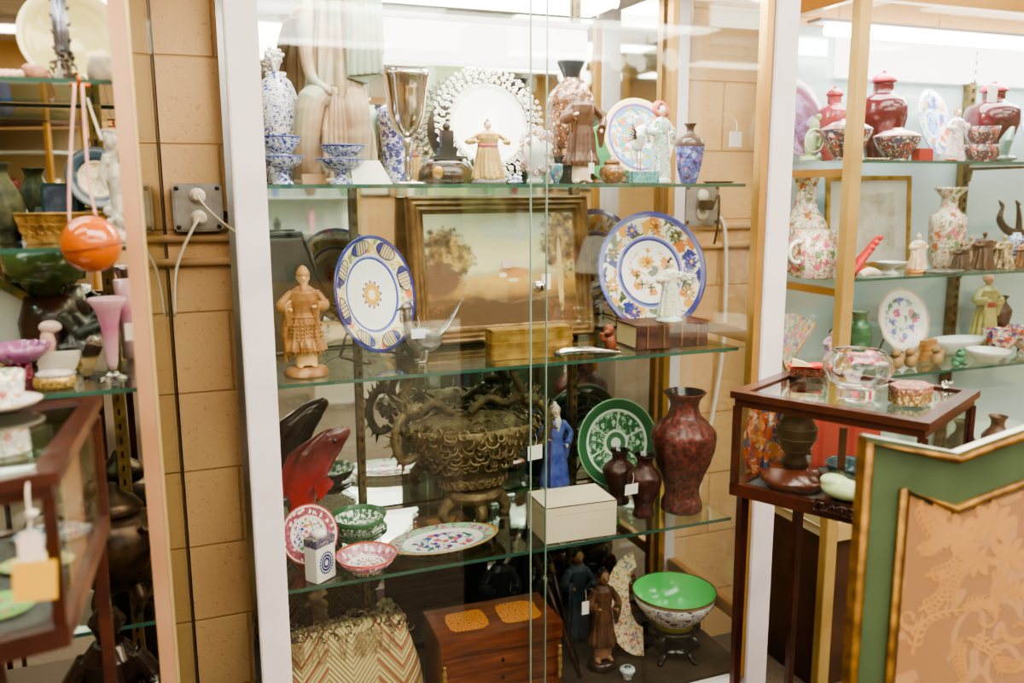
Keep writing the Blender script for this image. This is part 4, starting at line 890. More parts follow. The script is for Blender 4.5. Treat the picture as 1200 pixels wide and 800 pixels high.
O('oval_platter',MB().lathe([(0,0),(r*.55,0),(r*.6,.004),(r*.8,.008),(r,.016),(r,.018),(r*.97,.0185),(r*.78,.012),(r*.6,.008),(0,.007)],72,sy=.62,fold=lambda a,z:1+.07*abs(math.cos(a))**10),
  RAD('platter_green',r,[(0,'f1efe8'),(.76,'7a5fa0'),(.775,'9fd0a4'),(.97,'b08a50')],over=[(['c86a8a','3a6a9a','5a3f8a','2f7a6a','d06a6a'],42,.36,0,.6),(['d86a8a','b05a90','5fae86'],52,.30,.79,.96)],sx=1/.62),(q.x,q.y-.02,Z3),'oval platter with a green flowered border lying flat on the lower shelf','platter',(0,0,.12))
# dragon bowl
def dragonbowl():
    q,s=spot(552,613,Z3,2.19); t=T('dragon_bowl','ornate openwork bronze bowl with two dragon handles on an arched stand','bowl',(q.x,2.165,Z3))
    dm=M('patinated_bronze','7d6c4a',.42,.35,col2='5a4b30',ns=40,bs=.9,bsc=110,bd=.004,hollow_shade='1f180e')
    u=s
    P('stand',fuse(MB().lathe([(0,22*u),(30*u,22*u),(34*u,30*u),(30*u,36*u),(0,36*u)],36).tube([(-34*u,-4*u,0),(-38*u,-4*u,10*u),(-26*u,-4*u,24*u),(0,-6*u,28*u)],[6*u,7*u,9*u,8*u],12).tube([(34*u,-4*u,0),(38*u,-4*u,10*u),(26*u,-4*u,24*u),(0,-6*u,28*u)],[6*u,7*u,9*u,8*u],12).tube([(0,26*u,0),(0,28*u,12*u),(0,18*u,26*u)],[7*u,7*u,9*u],12).tube([(0,-24*u,0),(0,-28*u,12*u),(0,-14*u,26*u)],[7*u,7*u,9*u],12),.0028,3,'stand'),dm,t)
    g=MB().lathe([(0,37*u),(36*u,37*u),(40*u,44*u),(34*u,50*u),(38*u,58*u),(56*u,78*u),(70*u,98*u),(78*u,112*u),(74*u,112*u),(64*u,98*u),(50*u,80*u),(30*u,60*u),(0,56*u)],72,sy=.62,fold=lambda a,z:1+(.05*math.sin(a*6) if z>60*u else 0))
    P('basket',g,dm,t)
    g=MB()
    for i in range(28):
        a=2*PI*i/28; g.torus(4*u,1.1*u,TR(40*u*math.cos(a),40*u*.62*math.sin(a),44*u,rz=a)@TR(ry=PI/2),12)
    P('pierced_collar',g,dm,t)
    g=MB(); random.seed(11)
    for i in range(330):   # openwork scrolls over the wall
        a=random.uniform(0,2*PI); f=random.random(); rr_=(44+36*f)*u; z=(64+50*f)*u
        g.torus(random.uniform(3.5,8)*u,1.5*u,TR(rr_*math.cos(a)*1.02,rr_*.62*math.sin(a)*1.03,z,rz=a+PI/2)@TR(rx=PI/2-.5,ry=random.uniform(-.4,.4)),12,random.uniform(3,5.5),random.uniform(0,6))
    P('scrollwork',g,dm,t)
    for sd in (-1,1):
        g=MB(); pts=[(sd*60*u,0,84*u),(sd*82*u,-3*u,76*u),(sd*92*u,-4*u,100*u),(sd*86*u,-3*u,122*u),(sd*74*u,0,130*u),(sd*64*u,0,124*u)]
        g.tube(pts,[6*u,5*u,5*u,5*u,5*u,4*u],12)
        for i in range(12): g.torus(5*u,1.6*u,TR(*(Vector(pts[i%6]).lerp(Vector(pts[min(i%6+1,5)]),.5*(i//6))),rx=PI/2,ry=i*.7),12,4.5)
        for i in range(14): 
            f=i/13; k=min(int(f*4),3); p0=Vector(pts[k+1]); p1=Vector(pts[min(k+2,5)]); c_=p0.lerp(p1,f*4-k if k<4 else 1)
            o_=Vector((c_.x-sd*78*u,0,c_.z-102*u)).normalized(); g.tube([c_,c_+o_*15*u],[3.5*u,.6*u],6)
        g.ell((sd*70*u,-2*u,132*u),(11*u,8*u,8*u)); g.tube([(sd*76*u,-2*u,134*u),(sd*60*u,-5*u,138*u)],[6*u,3*u],8)
        for k in range(6): g.tube([(sd*72*u,0,134*u),(sd*(74+k*4-8)*u,(k-3)*2*u,(152-abs(k-3)*3)*u)],[3*u,.6*u],6)
        P('dragon_handle',fuse(g,.0017,1,'dragon_handle'),dm,t)
    for sd in (-1,1):   # rearing dragons at the back of the rim
        g=MB(); pts=[(sd*30*u,36*u,108*u),(sd*52*u,38*u,122*u),(sd*68*u,38*u,116*u),(sd*82*u,36*u,128*u),(sd*70*u,34*u,150*u)]
        pts=[(sd*10*u,40*u,112*u),(sd*34*u,40*u,128*u),(sd*54*u,38*u,120*u),(sd*74*u,36*u,132*u),(sd*62*u,34*u,158*u),(sd*66*u,32*u,166*u)]
        g.tube(pts,[4*u,5*u,5*u,5*u,4.5*u,4*u],12); g.ell((sd*62*u,30*u,168*u),(9*u,6*u,6*u))
        for i in range(18): c_=Vector(pts[i%5]).lerp(Vector(pts[i%5+1]),(i//5)/4); g.tube([c_,c_+Vector((sd*random.uniform(-8,10)*u,random.uniform(-4,4)*u,random.uniform(6,13)*u))],[2.5*u,.5*u],6)
        for k in range(8): g.tube([(sd*64*u,32*u,168*u),(sd*(64+(k-4)*6)*u,32*u,(190-abs(k-4)*5)*u)],[3.4*u,.8*u],6)
        for k in range(5): c_=Vector(pts[k+1 if k<4 else 4]); g.tube([c_,c_+Vector((sd*10*u,4*u,10*u))],[4*u,.8*u],6)
        P('rim_dragon',fuse(g,.0017,1,'rim_dragon'),dm,t)
dragonbowl()
# cream box
FRB=on(722,626,Z3); FLB=on(639,638,Z3); BLB=on(622,620,Z3)
uv=(FRB-FLB); L=uv.length; ang=math.atan2(uv.y,uv.x); s=mpp(FLB); h_=44*s
t=T('cream_box','cream covered rectangular box with a dark line round its lid','box',(FLB.x,FLB.y,Z3),(0,0,ang))
bm_=M('cream_cloth_box','e8dcc0',.55,col2='e0d2b4',ns=6); dp=.135
P('box_body',MB().box(0,L,0,dp,0,h_*.76,bev=.0008),bm_,t); P('lid',MB().box(-.0005,L+.0005,-.0005,dp+.0005,h_*.765,h_,bev=.0008),bm_,t)
g=MB(); z=h_+.0001
for a in ((-.001,L+.001,-.001,.0008),(-.001,.0008,-.001,dp),(L-.0008,L+.001,-.001,dp),(-.001,L+.001,dp-.0008,dp+.001)): g.box(a[0],a[1],a[2],a[3],z-.0015,z+.0004)
P('dark_piping',g,M('dark_piping','3a2a20',.5),t)
# sage
q,s=spot(650,573,Z3,2.255)
figure('sage_figurine','porcelain bearded sage in a blue robe holding a staff on a round base',q,108*s,M('blue_robe','3f4f9e',.25,col2='6f7fc4',ns=26,coat=.4),hair=M('white_hair','efe8dc',.5),beard=M('white_hair','efe8dc',.5),staff=M('brown_staff','6a4528',.5),wide=.95,arms=((-1,.6,.16),(1,.5,.12)),base=FL('sage_base','c9d8c4',['b8504a','3f8a7a','f0e8dc'],70,.35))
q=at(650,584,2.13); 
O('round_box',MB().lathe([(0,0),(24*s,0),(26*s,4*s),(24*s,9*s),(22*s,10*s),(0,10*s)],40,sy=.7),FL('red_lid_box','c0705c',['e8c8a8','4f8a6a','8a3a34'],80,.4),(q.x+.002,2.11,Z3),'low round red patterned box in front of the blue robed sage','box')
Rq=52*mpp(at(721,519,2.2))
plate('green_plate','large green plate with white panels and spokes on the lower shelf',721,517,52,2.2,RAD('green_panel_plate',Rq,[(0,'dfe8dc'),(.12,'527d5c'),(.24,'dce6d8'),(.30,'447050'),(.70,'dde7da'),(.76,'3c6746'),(.97,'8fb894')],over=[(['9cc4a0','c2d8c2','3a6f48'],55,.34,.3,.70)],petals=[(6,.5,.3,.7,'dce6d8',.09)]),rz=0,z=Z3,R=Rq,stand=True,tilt=12)
cin,nt,o=new('cinnabar'); b=pb(nt,.38,0,.2); co=coords(nt); v=voro(nt,co,85); n=noise(nt,co,60,4)
nt.links.new(ramp(nt,mth(nt,'ADD',mth(nt,'MULTIPLY',v.outputs['Distance'],.6),mth(nt,'MULTIPLY',n,.5)),[(.2,K('1a0a08')),(.45,K('451a15')),(.75,K('74302a'))],False),b.inputs['Base Color']); bump(nt,b,n,.8,.004); fin(cin,nt,o,b)
cin2=M('dark_cinnabar','4a2420',.4,col2='33140f',ns=40,bs=.8,bsc=110,bd=.003,coat=.2)
vessel('cinnabar_vase','largest dark red carved lacquer vase with a flared black mouth','vase',798,605,465,74,V_BAL,cin,Z3,1.99,seg=110,fold=lambda a,z:1+.022*math.sin(a*11+z*55)*math.sin(a*5-z*70)+.014*math.sin(a*19)*math.cos(z*130),inner=black,extra=lambda t,r,h:(P('foot_band',MB().lathe([(.44*r,.0),(.5*r,.005),(.5*r,.03*h),(.44*r,.04*h)],40),cin,t)))
vessel('cinnabar_vase','small dark red vase standing next to the green plate, farther back of the small pair','vase',725,588,524,38,V_BAL,cin2,Z3,2.10,seg=90,fold=lambda a,z:1+.025*math.sin(a*9+z*80)*math.sin(a*4-z*90),inner=black)
vessel('cinnabar_vase','small dark red vase with a white price tag, nearer of the small pair','vase',754,608,534,40,V_BAL,cin2,Z3,1.985,seg=90,fold=lambda a,z:1+.025*math.sin(a*9+z*80)*math.sin(a*4-z*90),inner=black)
pricetag(740,573,1.945,18,'white price tag tied to the nearer small red vase',rz=.1,h=13,rx=.1)
pricetag(627,530,1.96,20,'white price tag hanging at the dragon handle of the bronze bowl',rz=.2,h=17)
# ================================================================ bottom deck of the white case
wv,nt,o=new('woven_cream'); b=pb(nt,.6); co=coords(nt); X,Y_,Z=xyz(nt,co)
zig=mth(nt,'ADD',Z,mth(nt,'MULTIPLY',mth(nt,'ABSOLUTE',mth(nt,'SUBTRACT',mth(nt,'FRACT',mth(nt,'MULTIPLY',X,8)),.5)),.16))
s1=mth(nt,'SINE',mth(nt,'MULTIPLY',zig,420)); s2=mth(nt,'LESS_THAN',mth(nt,'FRACT',mth(nt,'MULTIPLY',zig,22)),.2)
side=mth(nt,'GREATER_THAN',mth(nt,'ABSOLUTE',X),.06)
c=ramp(nt,mth(nt,'MULTIPLY',mth(nt,'ADD',s1,1),.5),[(0,K('a8925e')),(1,K('dccb98'))],False); c=mixc(nt,mth(nt,'MULTIPLY',s2,side),c,K('9a5a3a'))
nt.links.new(c,b.inputs['Base Color']); bump(nt,b,s1,.5,.003); fin(wv,nt,o,b)
q=at(420,760,2.03); s=mpp(q); top=at(420,728,2.03).z
t=T('woven_handbag','cream woven straw handbag with a fringed knotted top','handbag',(q.x-.022,2.03,Z0))
g=MB(); h_=top-Z0; vs=[];
rows=[(0,92,.055),(.25,90,.06),(.55,84,.05),(.85,72,.035),(1,66,.02)]
n=28
for f,w_,d_ in [(a_,b_*.97,c_) for a_,b_,c_ in rows]:
    for k in range(n):
        a=2*PI*k/n; ca,sa=math.cos(a),math.sin(a); e=lambda v_:math.copysign(abs(v_)**.5,v_); vs.append((w_*s*e(ca),d_*e(sa),f*h_))
fs=[(i*n+k,i*n+(k+1)%n,(i+1)*n+(k+1)%n,(i+1)*n+k) for i in range(4) for k in range(n)]+[tuple(range(n)),tuple(4*n+k for k in range(n))]
g._add(vs,fs); P('bag_body',g,wv,t)
g=MB(); random.seed(4)
for i in range(120):
    x=random.uniform(-70,70)*s; y=random.choice((-1,1))*random.uniform(.01,.03); z=h_-random.uniform(-.012,.025)
    g.torus(random.uniform(.007,.013),.0018,TR(x,y,z,random.uniform(0,3),random.uniform(0,3),0),12,random.uniform(3,6),random.uniform(0,6))
P('fringe',g,M('dark_fringe','4a3a30',.7,col2='8a745a',ns=60),t,kind=None)
g=MB(); random.seed(9)
for i in range(40):
    x=random.uniform(-68,68)*s; g.tube([(x,-.034,h_-.01),(x+random.uniform(-.01,.01),-.048,h_-.03),(x+random.uniform(-.015,.015),-.052,h_-.05-random.random()*.02)],.0013,5)
P('tassel',g,M('tan_fringe','9a8058',.7),t)
# wooden chest
cf,nt,o=new('chest_wood'); b=pb(nt,.3,0,.4); co=coords(nt); mp_=N(nt,'ShaderNodeMapping'); mp_.inputs['Scale'].default_value=(1,8,8); nt.links.new(co,mp_.inputs[0])
nt.links.new(ramp(nt,noise(nt,mp_.outputs[0],9,5),[(.3,K('4f2614')),(.55,K('6f371f')),(.75,K('87482a'))],False),b.inputs['Base Color']); fin(cf,nt,o,b)
Zt=.445; a1=on(517,753,Zt); a2=on(658,727,Zt); a3=on(498,716,Zt); uv=a2-a1; L=uv.length; ang=math.atan2(uv.y,uv.x); dp=min((a3-a1).length,.2)
t=T('jewellery_chest','inlaid reddish wooden jewellery chest with rows of small drawers','chest',(a1.x,a1.y,Z0),(0,0,ang)); H_=Zt-Z0
P('carcass',MB().box(0,L,.004,dp,0,H_*.80,bev=.001),cf,t)
lid=P('lid',MB().box(-.003,L+.003,-.002,dp+.003,H_*.81,H_,bev=.002),cf,t)
inl,nt,o=new('inlay'); b=pb(nt,.35,0,.3); co=coords(nt)
nt.links.new(ramp(nt,voro(nt,co,75).outputs['Distance'],[(.1,K('2a140c')),(.35,K('d0883c')),(.6,K('b8702c'))],False),b.inputs['Base Color']); fin(inl,nt,o,b)
for x0,x1 in ((.12,.45),(.55,.9)):
    g=MB(); random.seed(int(x0*100)); n=14; pts=[]
    for k in range(n): a=2*PI*k/n; w_=1+random.uniform(-.2,.2); w_=1+(w_-1)*.35; q_=lambda v_:math.copysign(abs(v_)**.45,v_); pts.append((L*(x0+x1)/2+L*(x1-x0)/2*q_(math.cos(a))*w_,dp*.5+dp*.30*q_(math.sin(a))*w_))
    P('inlay_scene',g.plan(pts,H_+.0002,H_+.0009),inl,lid)
nd=4; dh=H_*.78/nd
for k in range(nd):
    d=P('drawer',MB().box(.012,L-.012,-.0005,.0035,.006+k*dh,dh*(k+1)-.002,bev=.001),cf,t)
    g=MB().prism([(L/2-.006,(k+.5)*dh),(L/2,(k+.5)*dh+.008),(L/2+.006,(k+.5)*dh),(L/2,(k+.5)*dh-.008)],-.0012,-.0006); P('keyhole_inlay',g,black,d)
for x in (.006,L-.006): P('brass_mount',MB().tube([(x,-.004,.09+.01*i) for i in range(10)],[.0035,.006,.004,.007,.005,.008,.005,.007,.004,.006],10),brass,t)
q=at(548,765,1.93)
def hook(px,py,Y,label,r=.0022,pts=None,m_=None):
    q=at(px,py,Y); O('dental_hook',MB().tube(pts or [(-.012,0,.0),(.0,0,.002),(.006,0,-.012),(.002,0,-.05),(.004,0,-.09)],r,7),m_ or silver,q,label,'hook')
O('metal_hook',MB().tube([(-.012,0,.24),(-.002,0,.242),(.003,0,.228),(.001,0,.14),(.0,0,.0)],.0022,7),silver,(q.x,1.93,Z0),'thin silver hook standing in front of the wooden chest','hook')
qa,qb=at(540,668,2.15),at(546,700,2.12)
O('metal_hook',MB().tube([(0,0,0),(-.006,0,-.03),(.002,0,-.055),(.016,0,-.068)],.0028,7),silver,(at(540,668,2.2).x,2.23,Z3-.01-.0035-.001),'curved silver bracket hook hanging under the lower shelf','hook')
# walking sticks
sticks=[((680,795,.3),(655,700,2.1),'3a221a','dark'),((690,798,.3),(664,708,2.15),'5a2f22','reddish'),((664,795,.3),(640,735,2.0),'2a1a14','black')]
for i,(x0,x1,cl,nm) in enumerate(((.985,.90,'3a1c16','dark cane with a silver band leaning right of the chest'),(1.005,.955,'1e1512','black cane leaning behind the silver banded cane'),)):
    t=T('walking_cane',nm,'cane',(x0,2.0+.06*i,Z0))
    P('shaft',MB().tube([(0,0,.004),(x1-x0,.12,.33)],.007,10),M('cane_'+cl,cl,.3,coat=.4),t)
    P('band',MB().tube([((x1-x0)*.75,.09,.25),((x1-x0)*.83,.1,.275)],.0085,10),silver if i==0 else dbrass,t)
# brown statuette, peach masks, fan, red pouch
q,s=spot(706,778,None,2.03); q=Vector((at(706,740,2.03).x,2.03,Z0))
figure('brown_statuette','dark brown carved statuette standing behind the canes with a white tag',q,at(706,664,2.03).z-Z0,M('dark_robe_wood','3f2a1f',.4,col2='6a4630',ns=30),head=M('tan_wood','8a6446',.45),hair=M('dark_hair_wood','2a1c14',.4),wide=.8,legs=True,base=dwood)
pricetag(686,712,1.99,9,'white paper tag hanging from the brown statuette',h=16)
def mask(px,py,Y,col,label,r=.032):
    q=at(px,py,Y); t=T('carved_mask',label,'mask',(q.x,Y,q.z))
    g=MB().ell((0,0,0),(r*.8,r*.5,r),20,14).ell((0,-r*.5,-r*.05),(r*.14,r*.2,r*.26),10,8).ell((-r*.3,-r*.42,r*.25),(r*.22,r*.12,r*.08)).ell((r*.3,-r*.42,r*.25),(r*.22,r*.12,r*.08)).ell((0,-r*.42,-r*.45),(r*.25,r*.12,r*.09))
    P('face',fuse(g,.002,1,'face'),M('mask_'+col,col,.4,col2='5a3424',ns=40),t)
    for k in (-1,1): P('eye_hole',MB().ell((k*r*.3,-r*.47,r*.14),(r*.13,r*.08,r*.07),10,6),black,t)
    P('hanging_cord',MB().tube([(0,.0,r*.9),(0,.01,r*.9+.02)],.001,5),string,t)
    return t
# peach face carvings stand on a dark block at the back
t=T('carved_stand','low dark wooden block under the carved mask in the bottom of the case','stand',(at(700,690,2.2).x,2.2,Z0)); zb=at(700,700,2.2).z
P('block',MB().box(-.035,.035,-.03,.03,0,zb-Z0-.01,bev=.002),dwood,t)
mk=mask(694,672,2.2,'b08458','tan carved face mask resting on a dark block near the glowing green bowl'); mk.location.z=zb+.023
# embroidered lotus shoes / red pouch
q=at(738,672,2.24); t=T('fabric_pouch','red and gold embroidered cloth pouch hanging behind the green bowl','pouch',(q.x,2.25,q.z))
P('pouch_body',fuse(MB().ell((0,0,-.03),(.028,.014,.045)).ell((.014,0,-.055),(.03,.016,.025)),.002,2,'pouch_body'),FL('red_brocade','a02a2c',['d7b04c','2f5f4a','e8dcc0'],70,.35,rough=.7,coat=0),t)
P('tie',MB().tube([(0,0,.012),(.006,0,.03),(0,.01,.05)],.0025,6),paper,t)
q=at(728,770,2.0); t=T('embroidered_fan','cream crescent shaped embroidered collar with coloured flowers, propped upright','textile',(at(742,770,2.02).x,2.02,Z0),(math.radians(-14),0,0))
s=mpp(q); g=MB(); oc=[];ic=[]
for k in range(20):
    a=math.radians(95+k*9); oc.append((48*s*math.cos(a)+18*s,62*s*math.sin(a)+66*s)); ic.append((16*s*math.cos(a)+18*s,36*s*math.sin(a)+74*s))
pol=oc+ic[::-1]; g._add([(x,-.003,z) for x,z in oc]+[(x,-.003,z) for x,z in ic]+[(x,.001,z) for x,z in oc]+[(x,.001,z) for x,z in ic],[(i,i+1,20+i+1,20+i) for i in range(19)]+[(40+i,60+i,61+i,41+i) for i in range(19)]+[(i,40+i,41+i,i+1) for i in range(19)]+[(20+i,21+i,61+i,60+i) for i in range(19)],None,False)
P('cloth',g,FL('cream_embroidery','e6d8b8',['6f8ab0','c05a48','7a8f5a','c8a060','8a6aa0'],75,.36,rough=.7,coat=0),t)
# green bowl on stand
q=at(790,693,2.02); s=mpp(q); zf=at(790,730,2.02).z
t=T('dragon_rice_bowl','large white bowl with grey and maroon dragons and a bright green inside','bowl',(q.x,2.02,zf)); R=49*s
dec=FL('dragon_glaze','ece8e4',['7a3a48','8d93a8','a9b0c0','5a3a4a'],30,.34,bands=[(.0,.012,'c8c04a'),(R*.78,R*.85,'8a7a5a')])
pr=[(0,0),(.48,0),(.46,.10),(.5,.14),(.74,.32),(.92,.58),(1,.86)]
P('body',MB().lathe(scl(pr+[(.985,.865),(.90,.58),(.72,.33),(.46,.17),(0,.15)],R,R),64),dec,t)
P('green_glaze',MB().lathe(scl([(.975,.862),(.89,.595),(.71,.35),(.455,.195),(0,.172)],R,R),64),M('apple_green','74dc86',.16,col2='66cf7a',ns=8,coat=.5),t)
P('rim',MB().torus(R*.992,.0022,TR(0,0,R*.865),56),dbrass,t)
t=T('bowl_stand','black carved wooden stand with scroll legs holding the dragon bowl','stand',(q.x,2.02,Z0)); H_=zf-Z0-.001; k_=.074
g=MB().lathe([(0,H_-.012),(k_*.95,H_-.012),(k_,H_-.006),(k_*.95,H_),(0,H_)],40); P('top_ring',g,black,t)
P('apron',MB().lathe([(k_*.7,H_-.03),(k_*.8,H_-.03),(k_*.85,H_-.0125),(k_*.7,H_-.0125)],40,fold=lambda a,z:1+.05*math.cos(a*10)),black,t)
for i in range(5):
    a=2*PI*i/5-PI/2+.3; ca,sa=math.cos(a),math.sin(a); P('scroll_leg',MB().tube([(ca*k_*r,sa*k_*r,z*H_) for r,z in ((.85,.93),(1.12,.8),(1.05,.6),(.8,.4),(.85,.2),(1.15,.07),(1.25,.1))],[.009,.011,.009,.007,.007,.009,.006],10),black,t)
P('lower_shelf',MB().lathe([(0,H_*.28),(k_*.8,H_*.28),(k_*.82,H_*.34),(0,H_*.34)],40),black,t)
# small clutter on the deck
q=at(722,745,2.13); t=T('embroidered_shoe','small pointed gold and red embroidered shoe behind the dragon bowl stand','shoe',(q.x,2.12,Z0),(0,0,.5))
P('shoe_body',fuse(MB().tube([(-.04,0,.012),(-.01,0,.012),(.03,0,.014),(.052,0,.03)],[.016,.017,.014,.003],12).tube([(-.04,0,.014),(-.04,0,.045)],[.016,.018],12),.0018,2,'shoe_body'),FL('shoe_silk','b8602c',['d7b04c','7a2a24','e8d8b0'],80,.35,rough=.6,coat=0),t)
P('heel',MB().lathe([(0,0),(.014,0),(.016,.012),(0,.012)],20,TR(-.04,0,-.0)),dwood,t)
q=at(652,760,2.1); figure('dark_statuette','slim blue grey figure standing between the chest and the canes',(at(650,700,2.24).x+.052,2.19,Z0),.30,M('blue_grey_robe','4a5a68',.5,col2='2f3a44',ns=30,hollow_shade='15191d'),head=M('tan_wood','8a6446',.45),hair=black,wide=.8,depth=.6)
g=MB(); random.seed(41)
for i in range(30): a=random.uniform(-1,1)*.05; g.ell((a,random.uniform(-.012,.012),random.uniform(.006,.10)-abs(a)),(.009,.009,.009),8,5)
q=at(772,700,2.24); O('floral_headdress',fuse(g.box(-.03,.03,-.012,.012,0,.03),.002,1,'floral_headdress'),FL('headdress','7a2f2c',['2f6a5a','d7a04c','e8dcc8','2f3a6a'],60,.4,rough=.5,coat=0),(at(716,700,2.24).x+.03,2.24,Z0),'red green and gold beaded headdress behind the brown statuette','headdress')
q=at(745,790,1.95); O('small_jar',MB().lathe(scl(shell(V_MEI),.022,.035),30),FL('pale_jar','dfe8e4',['7fa0a8'],120,.3),(at(735,795,1.95).x,1.95,Z0),'little pale porcelain jar at the foot of the embroidered collar','jar')
q=at(350,700,2.2); t=T('root_carving','gnarled tan root carving behind the woven handbag','carving',(at(380,690,2.2).x,2.21,Z0))
g=MB(); random.seed(8); g.tube([(0,0,.002),(0,0,.1),(-.01,0,.2),(-.03,0,.30)],[.04,.028,.022,.01],10)
for i in range(7): z=.12+.025*i; a=random.uniform(-1,1); g.tube([(0,0,z),(a*.05,random.uniform(-.02,.02),z+.03),(a*.085,0,z+.025+random.uniform(0,.04))],[.014,.01,.003],8)
P('carving',fuse(g,.003,2,'carving'),M('tan_root','8f734c',.6,col2='4a3826',ns=25,bs=.6),t)
q=at(455,715,2.22); t=T('carved_flower','small pale carved flower ornament behind the top of the handbag','ornament',(at(452,715,2.22).x,2.225,Z0)); zz=at(452,712,2.22).z-Z0
g=MB().tube([(0,0,.0),(0,0,zz)],.006,8).lathe([(0,0),(.03,0),(.03,.006),(0,.008)],24)
for k in range(7): g.ell((.017*math.cos(k*.9),0,zz+.017*math.sin(k*.9)),(.012,.008,.012),10,6)
P('ornament',g.ell((0,-.006,zz),.009),M('pale_carved','a89468',.5,col2='6b7a50',ns=40),t)
for i,(px_,hh,cl,lb) in enumerate(((585,.34,'23252a','dark blue black standing figure behind the chest'),(640,.26,'2a2420','small black standing figure behind the right end of the chest'))):
    q=at(px_,720,2.22); figure('dark_statuette',lb,(q.x,2.215,Z0),hh,M('dark_statue_'+cl,cl,.35,.3,bs=.4),head=bronze,hair=bronze,wide=.8,depth=.6)
# ================================================================ left gold case contents
def lp(px_,py,Y,z=None): q=at(px_,py,Y); return Vector((q.x,Y,z if z is not None else q.z)),mpp(q)
q,s=lp(82,30,1.72); Rb=58*s
t=T('yellow_bowl','large pale yellow glazed bowl propped on its side on the highest left shelf','bowl',(q.x,1.74,LZ1+Rb*.985+.002),(math.radians(80),0,.1))
P('dish',MB().lathe(scl([(0,0),(.5,0),(.6,.03),(.75,.10),(.97,.24),(1,.27),(.98,.28),(.74,.14),(.70,.12),(.56,.10),(.50,.055),(0,.05)],Rb,Rb),56),M('butter_glaze','e9e2a0',.15,col2='ddd388',ns=6,coat=.6),t)
q,s=lp(76,88,1.60,LZ1); t=T('candlestick','ornate silver candlestick with a fluted blue grey shaft on the highest left shelf','candlestick',q)
P('fluted_shaft',MB().lathe([(0,30*s),(8*s,32*s),(8.5*s,60*s),(7*s,120*s),(0,120*s)],48,fold=lambda a,z:1+.08*math.cos(a*10)),M('blue_silver','8f96a4',.25,.8),t)
g=MB(); random.seed(21); g.lathe([(0,0),(18*s,0),(17*s,4*s),(8*s,14*s),(7*s,32*s),(0,33*s)],24)
for i in range(26):
    a=random.random()*6.28; f=random.random(); rr_=(18-11*f)*s; g.torus(3.6*s,1.4*s,TR(rr_*math.cos(a),rr_*math.sin(a),(3+f*34)*s,random.random()*3,random.random()*3,0),12,4.6)
P('rococo_base',g,M('tarnished_silver','8a8272',.35,.8,col2='4e463a',ns=50),t)
for i in range(1):
    g=MB(); 
    for k in range(9): g.tube([(8*s*(1 if k%2 else -1),0,(38+k*9)*s),(11*s*(1 if k%2 else -1),-2*s,(42+k*9)*s)],[2*s,.8*s],6)
    P('leaf_ornament',g,M('tarnished_silver','8a8272',.35,.8),t)
q,s=lp(120,88,1.62,LZ1); O('stone_jar',MB().lathe(scl(shell([(.6,0),(.85,.1),(1,.4),(.95,.7),(.75,.9),(.7,1)]),17*s,33*s),36),M('speckled_stone','c8c0ac',.7,col2='a79f8a',ns=60),q,'small speckled grey stone jar at the right end of the highest left shelf','jar')
q,s=lp(42,86,1.57,LZ1); O('conch_shell',fuse(MB().ell((0,0,9*s),(13*s,9*s,9*s)).tube([(6*s,0,9*s),(16*s,0,4*s)],[6*s,1.5*s],10).ell((-7*s,0,12*s),(6*s,6*s,7*s)).ell((-11*s,0,13*s),(3.5*s,3.5*s,4*s)),.0012,2,'conch'),M('brown_shell','a2694a',.4,col2='d9a98a',ns=40),q,'small brown conch shell beside the silver candlestick','shell')
q,s=lp(8,86,1.60,LZ1); g=MB(); 
for k in range(7): g.ell(((k-3)*7*s,0,7*s),(5.2*s,10*s,7*s),12,8)
O('scalloped_dish',fuse(g,.0018,2,'scalloped'),M('peach_shell','dba884',.3,col2='f0d8c0',ns=20),q,'peach coloured ridged shell dish at the left edge of the highest shelf','shell')
q,s=lp(17,30,1.56); 
# hook and hanging ball
hk=at(93,98,1.46); t=T('hanging_hook','small copper hook clipped on the front edge of the highest left shelf','hook',(hk.x,1.512,LZ1-.009))
P('hook_arm',MB().tube([(0,.01,-.001),(0,-.01,-.002),(0,-.052,-.004),(0,-.055,.006)],.003,8).tube([(-.014,-.045,-.006),(.014,-.045,-.006)],.0032,8),M('copper','c8743c',.3,.8),t)
bc=at(107,286,1.45); bc.y=1.45; s=mpp(bc); rb=33*s
t=T('hanging_ball','glossy orange lacquered ball hanging on a red and white twisted cord','hanging ball',bc)
P('ball',MB().ell((0,0,0),rb,40,24),M('orange_lacquer','cf6a16',.12,col2='b4560e',ns=14,coat=.7),t)
P('seam',MB().torus(rb*1.004,.0016,TR(0,0,-.002,rx=.05,ry=-.14),60),M('seam_brown','7a3a10',.4),t)
tw,nt,o=new('twisted_cord'); b=pb(nt,.8); co=coords(nt); X,Y_,Z=xyz(nt,co)
f=mth(nt,'GREATER_THAN',mth(nt,'SINE',mth(nt,'MULTIPLY',mth(nt,'ADD',Z,mth(nt,'MULTIPLY',X,.8)),1400)),0); nt.links.new(mixc(nt,f,K('f0e2d6'),K('c4553c')),b.inputs['Base Color']); fin(tw,nt,o,b)
hz_=LZ1-.009-bc.z-.006
P('cord',MB().tube([(-.027,0,rb*.72),(-.021,0,.1),(-.006+hk.x-bc.x,.005,hz_)],.0022,8),tw,t); P('cord',MB().tube([(.010,-.004,rb*.97),(.004,0,.1),(.004+hk.x-bc.x,.005,hz_)],.0022,8),tw,t)
c1,c2=at(100,112,1.44),at(117,163,1.44); O('cream_ribbon',MB().tube([(0,0,0),(.3*(c2.x-c1.x),0,-.02),(c2.x-c1.x,0,c2.z-c1.z)],[.0035,.006,.008],8,flat=.3),cream,(c1.x,1.475,c1.z),'short cream ribbon hanging beside the twisted cord','ribbon')
